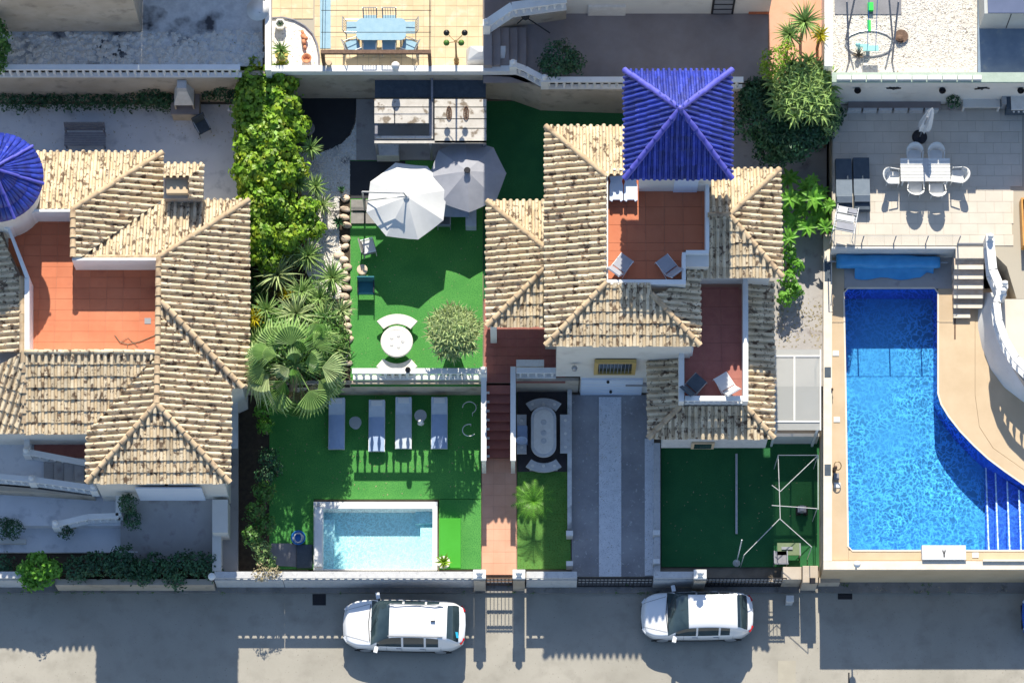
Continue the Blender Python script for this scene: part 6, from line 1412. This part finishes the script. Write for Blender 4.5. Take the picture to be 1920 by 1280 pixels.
lpart(MB().add([(-.07,.12,.361),(-.02,.12,.361),(0,.02,.361),(.02,.12,.361),(.07,.12,.361),(.025,-.03,.361),(.025,-.14,.361),(-.025,-.14,.361),(-.025,-.03,.361)],[tuple(range(9))[::-1]]), 'emblem', 'iron_black', t)
for x in (-.3,-.2,.2,.3,.38): lpart(MB().box(x-.03,x+.03,-.02,.01,.3601,.366), 'mark', 'metal_white', t)
t = loc_thing('wooden_frame', 'orange varnished wooden frame cut by the right edge on the terrace', 'furniture', 1925,420,ZT); lpart(MB().box(-.25,-.19,-.95,.75,.05,.6).box(-.25,.6,.75,.81,.05,.6).box(-.25,.6,-1.0,-.95,.05,.6), 'frame', 'wood_orange', t); lpart(MB().box(-.18,.6,-.94,.74,.3,.36), 'panel', 'wood_dark', t)
blk('deck_drain', 'thin dark drain slot on the deck beside the pool steps', 'drain', (1789,590,1792,636), ZD+.008, ZD+.003, 'wood_dark')
# ---- top middle terrace
bp_ = thing('gravel_planter', 'white gravel bed with curved border on the tan terrace', 'gravel bed', (*P2(550,80,4.5), 4.5))
gp = [(509,34),(530,33),(552,38),(572,49),(586,64),(594,82),(598,104),(598,124),(509,124)]
MB().prism(poly(gp, 4.53), 4.503, 4.53).build('gravel', 'gravel_white', bp_); bd_ = [P(a,b,4.57) for a,b in gp[:8]]
MB().path(bd_, .035, 6).build('border', 'wood_grey', bp_)
t = loc_thing('planter', 'hexagonal white planter at the head of the gravel bed', 'planter', 526,50,4.53); lpart(MB().lathe((0,0,0), [(.18,0),(.22,.3),(.15,.3),(.13,.15)], 6), 'pot', 'pot_white', t); lf = MB(); rosette_mb((0,0,.2), .15, 9, .03, .6, .4, 1.4, lf); lpart(lf, 'leaves', 'leaf_dark', t, kind='stuff')
t = loc_thing('potted_agave', 'green spiky agave in a yellow pot on the gravel bed', 'potted plant', 529,108,4.53); lpart(MB().lathe((0,0,0), [(.18,0),(.25,.32),(.2,.32)], 14), 'pot', 'pot_yellow', t); lf = MB(); rosette_mb((0,0.1,.42), .42, 34, .055, .5, .1, 1.4, lf); lpart(lf, 'leaves', 'leaf_yucca', t, kind='stuff')
t = loc_thing('clay_figure', 'terracotta dragon like figure lying on the white gravel bed', 'ornament', 570,80,4.53)
b = MB(); pts = [Vector((-.08,.42,.1)),Vector((-.02,.25,.14)),Vector((.0,.05,.15)),Vector((.02,-.15,.13)),Vector((.06,-.32,.1))]
for a_, b_, r_ in zip(pts, pts[1:], (.06,.09,.08,.06)): b.tube(a_, b_, r_, r_*.9, 7)
b.ball((.06,.1,.15),.1,8,6); lpart(b, 'body', 'clay_pot', t, smooth=True)
t = loc_thing('clay_bowl', 'round terracotta bowl below the dragon like figure', 'pot', 575,112,4.53); lpart(MB().lathe((0,0,0), [(.12,0),(.19,.16),(.15,.16),(.09,.05)], 14), 'bowl', 'clay_pot', t, smooth=True)
blk('blue_runner', 'straight blue grey runner across the tan terrace', 'mat', (600,-20,620,91), 4.54, 4.525, 'cloth_lightblue')
pr = thing('terrace_pergola', 'dark wooden beam frame over the terrace table at the top', 'pergola', (*P2(706,120,4.5), 4.5)); zq = 6.3
a_, b_ = P(601,97,zq), P(808,97,zq); MB().box(a_.x,b_.x,a_.y-.07,a_.y+.07,zq-.14,zq).build('beam','wood_dark',pr)
for x in (a_.x+.06, b_.x-.06): MB().box(x-.06,x+.06,a_.y-.06,a_.y+.06,4.5,zq-.141).build('post','wood_dark',pr); MB().tube((x,a_.y,zq-.05),(x,a_.y+7,zq-.05),.012,n=5).build('wire','metal_dark',pr)
for y in (61,20): q = P(706,y,zq-.1); MB().tube((a_.x,q.y,q.z),(b_.x,q.y,q.z),.012,n=5).build('wire','metal_dark',pr)
t = loc_thing('garden_table', 'terrace table covered with light blue cloth under the wooden beam', 'table', 716,68,4.5); lpart(MB().prism(rounded(.90,.42,.2,4), .70, .73), 'table_top', 'cloth_lightblue', t)
for sx in (-.7,.7): lpart(MB().box(sx-.03,sx+.03,-.3,.3,0,.699), 'leg', 'metal_grey', t)
t_l = t.location
def wire_chair(label, dx, dy, rz):
    t = thing('wire_chair', label, 'chair', (t_l.x+dx, t_l.y+dy, 4.5), 'wire chairs at the blue terrace table'); t.rotation_euler = (0,0,rz)
    lpart(MB().box(-.23,.23,-.22,.22,.43,.46), 'cushion', 'cloth_lightblue', t)
    for k in range(6): lpart(MB().tube((-.23+k*.092,.24,.46),(-.23+k*.092,.34,.88),.011,n=4), 'wire', 'metal_grey', t)
    lpart(MB().path([Vector((-.25,.24,.45)),Vector((-.25,.35,.9)),Vector((.25,.35,.9)),Vector((.25,.24,.45))],.016,6), 'backrest', 'metal_grey', t)
    for sx in (-.24,.24):
        lpart(MB().path([Vector((sx,-.22,0)),Vector((sx,-.24,.64)),Vector((sx,.28,.66))],.014,5), 'armrest', 'metal_grey', t); lpart(MB().tube((sx,.24,0),(sx,.24,.45),.014,n=5), 'leg', 'metal_grey', t)
for (dx, dy, rz, lb) in ((-.42,.42,0,'wire chair with blue cushion, far side left of the blue terrace table'),(.28,.42,0,'wire chair with blue cushion, far side right of the blue terrace table'),(-.42,-.55,PI,'wire chair behind the wooden beam, near side left'),(.28,-.55,PI,'wire chair behind the wooden beam, near side right'),
    (-1.05,.16,PI/2,'wire chair at the left end of the blue terrace table'),(1.0,.16,-PI/2,'wire chair at the right end of the blue terrace table'),(-1.02,-.55,PI/2+.4,'wire chair at the lower left corner of the blue terrace table'),(1.0,-.55,-PI/2-.4,'wire chair at the lower right corner of the blue terrace table')): wire_chair(lb, dx, dy, rz)
t = loc_thing('lamp_post', 'four armed brown lamp post with green and dark globes on the terrace', 'lamp post', 856,118,4.5); H_ = 2.2
lpart(MB().lathe((0,0,0), [(.10,0),(.06,.15),(.10,.3),(.05,.5),(.035,1.0),(.03,H_),(.06,H_+.05)], 10), 'column', 'brass_brown', t)
for (dx, dy, m_) in ((-.33,.0,'leaf_green'),(.20,.0,'leaf_green'),(-.33,.38,'metal_dark'),(.32,.38,'metal_dark')):
    lpart(MB().path([Vector((0,0,H_)),Vector((dx*.6,dy*.6,H_-.06)),Vector((dx,dy,H_-.05))],.015,5), 'arm', 'brass_brown', t); lpart(MB().ball((dx,dy,H_-.1),.115,10,7), 'globe', m_, t, smooth=True)
t = loc_thing('covered_lounger', 'white sheet covered lounger at the right end of the tan terrace', 'lounger', 914,110,4.5)
v = [(-.78,-.32,.02),(.74,-.32,.02),(.74,.34,.02),(-.78,.34,.02),(-.7,-.20,.42),(.62,-.16,.5),(.66,.26,.62),(-.62,.28,.55),(-.3,.05,.58),(.3,.05,.62)]
lpart(MB().add(v, [(0,1,5,4),(1,2,6,5),(2,3,7,6),(3,0,4,7),(4,5,9,8),(5,6,9),(6,7,8,9),(7,4,8)]), 'sheet', 'fabric_white', t)
t = loc_thing('satellite_dish', 'white satellite dish cut by the side wall at the top', 'dish', 484,22,5.3); lpart(MB().lathe((0,0,0), [(.02,0),(.2,.03),(.38,.12),(.42,.16)], 20), 'dish', 'white_paint', t, smooth=True); lpart(MB().tube((0,0,-.8),(0,0,.0),.03).tube((0,0,.0),(.1,-.2,.4),.015), 'mast', 'metal_grey', t)
t = loc_thing('standing_pot', 'slim tan clay pot on the white coping under the beam', 'pot', 617,122,4.96); lpart(MB().lathe((0,0,0), [(.08,0),(.12,.15),(.1,.25),(.06,.25)], 10), 'pot', 'wall_sand', t)
# top stair of the yard
s5 = thing('staircase', 'dark shaded steps beside the white sloping balustrade at the top', 'steps', (*P2(945,90,4.5), 4.5))
for k in range(5): MB().prism(rect((907+k*16,52,922.5+k*16,122), 4.5+.16*(5-k)), 4.505, 4.5+.16*(5-k)).build('step', 'paving_dark', s5)
balustrade('white sloping balustrade at the head of the dark yard steps', [(912,38,5.3),(960,17,5.9),(1062,5,6.0)], 5.6, h=.85, knobs=(0,), capw=.3)
blk('stair_wall', 'beige stair wall below the white sloping balustrade', 'wall', ((912,50),(965,30),(1062,18),(1062,22),(965,36),(912,56)), 5.3, 4.5, 'wall_beige')
t = loc_thing('wall_lantern', 'dark lantern arm on the beige stair wall', 'lantern', 985,40,5.2); lpart(MB().path([Vector((-.3,-.1,0)),Vector((0,.05,.3)),Vector((.9,-.5,.1))],.025,6).lathe((0,.05,.3),[(.12,0),(.16,.05),(.04,.14)],8), 'lantern', 'iron_black', t)
# play garden top right
t = loc_thing('swing_set', 'green and blue swing set frame on the white gravel', 'swing set', 1630,80,5.3)
for (x0,y0,x1,y1,z0_,z1_) in ((-.95,.9,-.75,-.75,1.8,0),(-.6,1.3,-.85,.1,1.8,0),(.9,.9,.8,-.75,1.8,0),(.55,1.3,.85,.1,1.8,0)): lpart(MB().tube((x0,y0,z0_),(x1,y1,z1_),.035,n=6), 'frame_leg', 'wood_grey', t)
lpart(MB().tube((-.8,1.1,1.8),(.8,1.1,1.8),.04,n=6), 'top_bar', 'wood_grey', t)
for sx in (-.15,.15): lpart(MB().tube((sx,1.1,1.8),(sx+.03,-.3,.5),.012,n=4), 'rope', 'plastic_blue', t)
lpart(MB().box(-.28,.28,-.5,-.3,.45,.5), 'seat', 'plastic_bluegreen', t); lpart(MB().box(-.12,.0,.2,.6,.6,.7), 'toy_slide', 'plastic_green', t)
pts = [Vector((.55*math.cos(a)*1.6, -.05+.5*math.sin(a), .03)) for a in [k*.4 for k in range(16)]]; lpart(MB().path(pts,.03,5), 'ground_ring', 'metal_grey', t)
t = loc_thing('toy_horse', 'pale blue and green rocking toy under the swing set', 'toy', 1622,92,5.3); lpart(MB().box(-.32,.1,-.05,.05,.3,.38).box(-.28,-.18,-.05,.05,0,.3).box(.02,.1,-.05,.05,0,.3).ball((-.3,0,.45),.1,8,6), 'body', 'plastic_bluegreen', t)
blk('play_mat', 'grey rubber play mat under the swing at the top edge', 'mat', (1565,-30,1690,27), 5.335, 5.303, 'play_mat')
q = P(1633,12,5.5); MB().box(q.x-.11,q.x+.09,q.y-.15,q.y+.15,5.34,5.5).build('toy_box','plastic_green',label='bright green toy box on the grey play mat',cat='toy')
q = P(1690,68,5.4); b = MB().lathe((q.x,q.y,5.3), [(.2,0),(.26,.1),(.22,.1)], 12).lathe((q.x-.06,q.y-.1,5.41), [(.1,0),(.14,.05),(.05,.1)],8); b.build('hose_reel','wood_dark',label='coiled brown hose reel beside the swing set',cat='hose reel')
t = loc_thing('tree_stump', 'dark gnarled plant stump on the gravel below the swing', 'stump', 1610,105,5.3)
b = MB()
for k in range(12): a = k*.52; b.tube((0,0,.05),(.3*math.cos(a)*random.uniform(.5,1),.2*math.sin(a),random.uniform(.05,.3)),.03,.01,5)
lpart(b,'stump','bark',t)
t = loc_thing('storage_shed', 'grey panel shed with blue roof at the top right corner', 'shed', 1880,30,5.3)
x0_, x1_ = P(1836,54,5.3).x-t.location.x, 5; yy = P(1836,54,5.3).y-t.location.y
lpart(MB().box(x0_,x1_,yy,6,0,1.55), 'body', 'shed_panel', t); lpart(MB().box(x0_+.12,x1_,yy+.0,6.05,1.551,1.62), 'roof', 'shed_roof', t)
for k in range(4): lpart(MB().box(x0_+.95+k*1.0,x0_+.98+k*1.0,yy-.012,yy-.001,.05,1.5), 'seam', 'metal_dark', t)
# ================================================================ STREET
def car(label, px, py, Ln, Wd, paint, rz=0, hood=.27, wsl=.13, cat='car', rear=.94, roofw=.60, Ht=1.53, name='parked_car'):
    t = loc_thing(name, label, cat, px, py, 0, rz); NX = 60; hw = Wd/2
    def sm(x): x = max(0,min(1,x)); return x*x*(3-2*x)
    def plan(u):
        e = abs(u-.5)*2; return hw*(1-.30*max(0,(e-.62)/.38)**2.4)*(.985+.015*math.cos(e*3))
    def belt(u): return .80+.14*sm(u/.35)+.05*sm((u-.5)/.5)-.28*max(0,(.05-u)/.05)**2-.10*max(0,(u-.97)/.03)**2
    def topz(u):
        b_ = belt(u)+.045
        if u < hood: return b_
        if u < hood+wsl+.04: f = (u-hood)/(wsl+.04); return b_+(Ht-.04-b_)*math.sin(f*PI/2)**1.05
        if u < rear-.09: f = (u-hood-wsl-.04)/(rear-.09-hood-wsl-.04); return Ht-.04+.04*math.sin(PI*min(1,f*1.1)*.9)-.05*f*f
        f = min(1,(u-rear+.09)/.105); return (Ht-.07)+(b_-(Ht-.07))*f**1.5
    us = [k/NX for k in range(NX+1)]; prof = []; gh = []
    for u in us:
        W_ = plan(u); B_ = belt(u); T_ = topz(u); g = max(0, min(1,(T_-B_-.045)/(Ht-1.0))); rw = (W_*.93)*(1-g)+min(W_*.9, roofw)*g
        zb = .24+.10*max(0,(abs(u-.5)*2-.85)/.15)
        prof.append([(W_*.94,zb),(W_*.99,zb+.12),(W_,.52),(W_*.985,B_-.13),(W_*.955,B_-.03),(W_*.93,B_+.0)])
        gh.append([(W_*.93,B_), (W_*.93*(1-.0)*(1-g)+(W_*.93*.55+rw*.45)*g, B_+(T_-B_)*.5*(1 if g>0 else .6)), (rw, T_-.02-.02*g), (rw*.93, T_-.005), (rw*.6, T_+.015),(0,T_+.025)])
        gh[-1][0] = prof[-1][5]
    X = lambda u: (u-.5)*Ln
    def endx(u, W_, y, zf=0):
        # rounded nose/tail in plan
        e = (y/hw)**2; 
        return X(u)+(0.16*e if u < .12 else (-.13*e if u > .9 else 0))*(1-min(1, min(u/.12 if u < .5 else 1, (1-u)/.1 if u > .5 else 1)))
    def surf(cols, sel, nm, m, smooth=True, par=t, off=0.0):
        mb_ = MB(); n = len(cols[0])
        full = []
        for k, u in enumerate(us):
            row = [(endx(u,0,y), -y, z) for y, z in cols[k]]+[(endx(u,0,y), y, z) for y, z in reversed(cols[k])][(1 if abs(cols[k][-1][0]) < 1e-6 else 0):]
            full.append(row)
        return full
    G = surf(gh, None, '', ''); S_ = None
    # body sides
    b = MB()
    for sg in (-1,1):
        o = len(b.v); m_ = len(prof[0])
        for k, u in enumerate(us): b.v += [(endx(u,0,y), sg*y, z) for y, z in prof[k]]
        for k in range(NX):
            for j in range(m_-1):
                f = (o+k*m_+j, o+(k+1)*m_+j, o+(k+1)*m_+j+1, o+k*m_+j+1); b.f.append(f if sg < 0 else f[::-1])
    for k in (0, NX):  # nose and tail
        o = len(b.v); m_ = len(prof[0]); u = us[k]
        for y, z in prof[k]: 
            for q in range(7): yy_ = -y+2*y*q/6; b.v.append((endx(u,0,abs(yy_)), yy_, z))
        for j in range(m_-1):
            for q in range(6):
                f = (o+j*7+q, o+j*7+q+1, o+(j+1)*7+q+1, o+(j+1)*7+q); b.f.append(f if k else f[::-1])
    # greenhouse / bonnet surface split by part
    groups = {'body': b, 'windscreen': MB(), 'rear_window': MB(), 'side_window': MB(), 'side_window.': MB(), 'roof': MB()}
    n = len(G[0]); mid = n//2
    for k in range(NX):
        u = (us[k]+us[k+1])/2
        for j in range(n-1):
            jj = j if j < mid else n-2-j     # 0 lower side,1 upper side,2 edge,3,4 top
            if u < hood+.004: g_ = 'body'
            elif u < hood+wsl-.0:
                g_ = 'windscreen' if jj >= 3 or (jj == 2) else ('side_window' if u > hood+.06 and jj <= 1 else 'body')
            elif u > rear-.085 and u < rear+.005: g_ = 'rear_window' if jj >= 3 else 'body'
            elif u >= rear+.005: g_ = 'body'
            elif jj >= 2: g_ = 'roof'
            else:
                pill = any(abs(u-c_) < .0095 for c_ in (hood+.262, hood+.455)) or u > rear-.16
                g_ = 'body' if pill else 'side_window'
            if g_ == 'side_window' and j >= mid: g_ = 'side_window.'
            mb_ = groups[g_]; vs = [G[k][j], G[k+1][j], G[k+1][j+1], G[k][j+1]]; mb_.add(vs, [(0,1,2,3)])
    for nm, mb_ in groups.items():
        nm = nm.rstrip('.')
        me = bpy.data.meshes.new(nm); me.from_pydata([tuple(v) for v in mb_.v], [], mb_.f)
        import bmesh; bm = bmesh.new(); bm.from_mesh(me); bmesh.ops.remove_doubles(bm, verts=bm.verts, dist=.0005); bmesh.ops.recalc_face_normals(bm, faces=bm.faces)
        bm.to_mesh(me); bm.free()
        me.polygons.foreach_set('use_smooth', [True]*len(me.polygons)); me.materials.append(M[paint if nm in ('body','roof') else 'car_glass'])
        o = bpy.data.objects.new(nm, me); COL.objects.link(o); o.parent = t
    for (ux, sg) in ((.19,-1),(.19,1),(.80,-1),(.80,1)):
        wh = lpart(MB().tube((X(ux), sg*(hw-.02), .32), (X(ux), sg*(hw-.24), .32), .32, n=20), 'wheel', 'rubber', t); o2 = lpart(MB().tube((X(ux), sg*(hw-.005), .32), (X(ux), sg*(hw-.03), .32), .21, n=14), 'rim', 'metal_grey', wh)
        lpart(MB().prism([(X(ux)-.4, sg*(hw-.012)),(X(ux)+.4, sg*(hw-.012)),(X(ux)+.4, sg*(hw-.05)),(X(ux)-.4, sg*(hw-.05))], .22,.30), 'wheel_arch', 'car_trim', t)
    for sg in (-1,1):
        mx = X(hood+.055); lpart(MB().obox((mx, sg*(hw+.07), 1.0), (.14,.22,.13), rz=sg*.2), 'mirror', paint, t)
        y_ = plan(.03)*.72; lpart(MB().obox((X(.022)+.10, sg*y_, .70), (.26,.20,.10), rz=-sg*.65, ry=-.25), 'headlight', 'lamp_clear', t)
        lpart(MB().obox((X(.972)-.02, sg*plan(.97)*.80, .93), (.16,.24,.12), rz=sg*.55), 'tail_light', 'lamp_red', t)
        for c_ in (.34,.53): lpart(MB().box(X(hood+c_-.1)-.1, X(hood+c_-.1)+.08, sg*(hw*.985)-.012, sg*(hw*.985)+.012, .84,.87), 'door_handle', 'metal_grey', t)
    lpart(MB().box(X(.004)-.012, X(.004)+.03, -.42,.42,.34,.5), 'grille', 'car_trim', t)
    lpart(MB().box(X(.0)+.03, X(.012)+.03, -.25,.25,.52,.62), 'number_plate', 'plastic_white', t)
    for c_ in (.14,.262,.455,.58):
        for sg in (-1,1):
            uu = hood+c_; lpart(MB().path([Vector((X(uu), sg*(plan(uu)*.995+.002), .40)),Vector((X(uu), sg*(plan(uu)*.998+.003), .62)),Vector((X(uu), sg*(plan(uu)*.985+.003), belt(uu)-.13)),Vector((X(uu), sg*(plan(uu)*.93+.004), belt(uu)))],.005,4), 'door_gap', 'car_trim', t)
    for sg in (-1,1): lpart(MB().path([Vector((X(.20+k*.06), sg*(plan(.20+k*.06)*.96), .27)) for k in range(11)],.04,6), 'sill', 'car_trim', t); lpart(MB().path([Vector((X(.02+k*(hood-.03)/5), sg*hw*(.50+.05*k), belt(.02+k*(hood-.03)/5)+.065)) for k in range(6)],.005,4), 'bonnet_gap', 'car_trim', t)
    # bonnet seam, wipers, aerial
    lpart(MB().path([Vector((X(hood)-.0, -hw*.74, belt(hood)+.085)), Vector((X(hood)-.06, 0, belt(hood)+.09)), Vector((X(hood)-.0, hw*.74, belt(hood)+.085))],.014,5), 'wiper_cowl', 'car_trim', t)
    for sg in (-.35,.15): lpart(MB().tube((X(hood)+.02, sg, belt(hood)+.13),(X(hood)+.22, sg+.45, belt(hood)+.33),.008,n=4), 'wiper', 'car_trim', t)
    return t
c1_ = car('larger white car with roof rails parked left, below the small pool', 759,1178,4.42,1.82,'car_paint', rz=-.025, hood=.225, wsl=.165)
for sg in (-1,1): lpart(MB().path([Vector((-.55,sg*.57,1.50)),Vector((-.35,sg*.58,1.56)),Vector((1.1,sg*.57,1.55)),Vector((1.4,sg*.55,1.47))],.022,6), 'roof_rail', 'metal_grey', c1_)
lpart(MB().obox((1.05,.0,1.56),(.16,.03,.06),rz=.1), 'aerial_fin', 'car_trim', c1_)
lpart(MB().obox((1.92,-.42,1.245),(.14,.22,.01),ry=.95,rz=.2), 'sticker', 'sticker_blue', c1_)
c2_ = car('smaller white hatchback parked right, below the striped driveway', 1305,1160,4.02,1.72,'car_paint', rz=.01, hood=.235, wsl=.175, Ht=1.52, roofw=.60)
lpart(MB().tube((-.62,0,1.55),(-.45,.0,1.85),.006,n=4), 'aerial', 'car_trim', c2_)
c3_ = car('blue car just entering at the right edge of the street', 2018,1160,4.1,1.75,'car_blue', rz=0)
# street details
mat('patch', (.36,.33,.27), (.40,.37,.30), 1.5, .9, .4, 50)
for (x0,y0,x1,y1,lb) in ((586,1113,611,1134,'dark square drain grate near the kerb left of the larger white car'),(1571,1106,1598,1123,'dark square drain grate at the kerb under the sand coloured wall')):
    t = thing('drain_grate', lb, 'drain', (*P2((x0+x1)/2,(y0+y1)/2,0), 0)); MB().prism(rect((x0,y0,x1,y1), .008), .003, .008).build('frame', 'metal_dark', t); pr_ = rect((x0,y0,x1,y1), .02); xs_ = sorted(p[0] for p in pr_); ys_ = sorted(p[1] for p in pr_)
    for k in range(5): MB().box(xs_[0]+.03, xs_[-1]-.03, ys_[0]+.04+k*.075, ys_[0]+.07+k*.075, .0081, .014).build('bar', 'car_trim', t)
q = P(1479,1128,.12); t = thing('street_bollard', 'pale small roadside marker post below the iron fence', 'post', (q.x,q.y,0)); MB().box(q.x-.12,q.x+.12,q.y-.1,q.y+.1,0,.7).build('post','stone_grey',t); MB().prism([(q.x-.14,q.y-.12),(q.x+.14,q.y-.12),(q.x+.14,q.y+.12),(q.x-.14,q.y+.12)],.701,.76,.01).build('cap','stucco',t)
blk('road_patch', 'pale concrete repair patch on the sunlit road at the lower right', 'road patch', (1459,1238,1492,1300), .006, .002, 'patch')
blk('road_patch', 'dark tar seam patch on the road below the larger white car', 'road patch', (1590,1260,1593,1300), .005, .002, 'car_trim')
st_ = mat('skid', (.22,.22,.21), rough=.9)
# shadow-casting roadside: the power cable brackets and terrace items are above
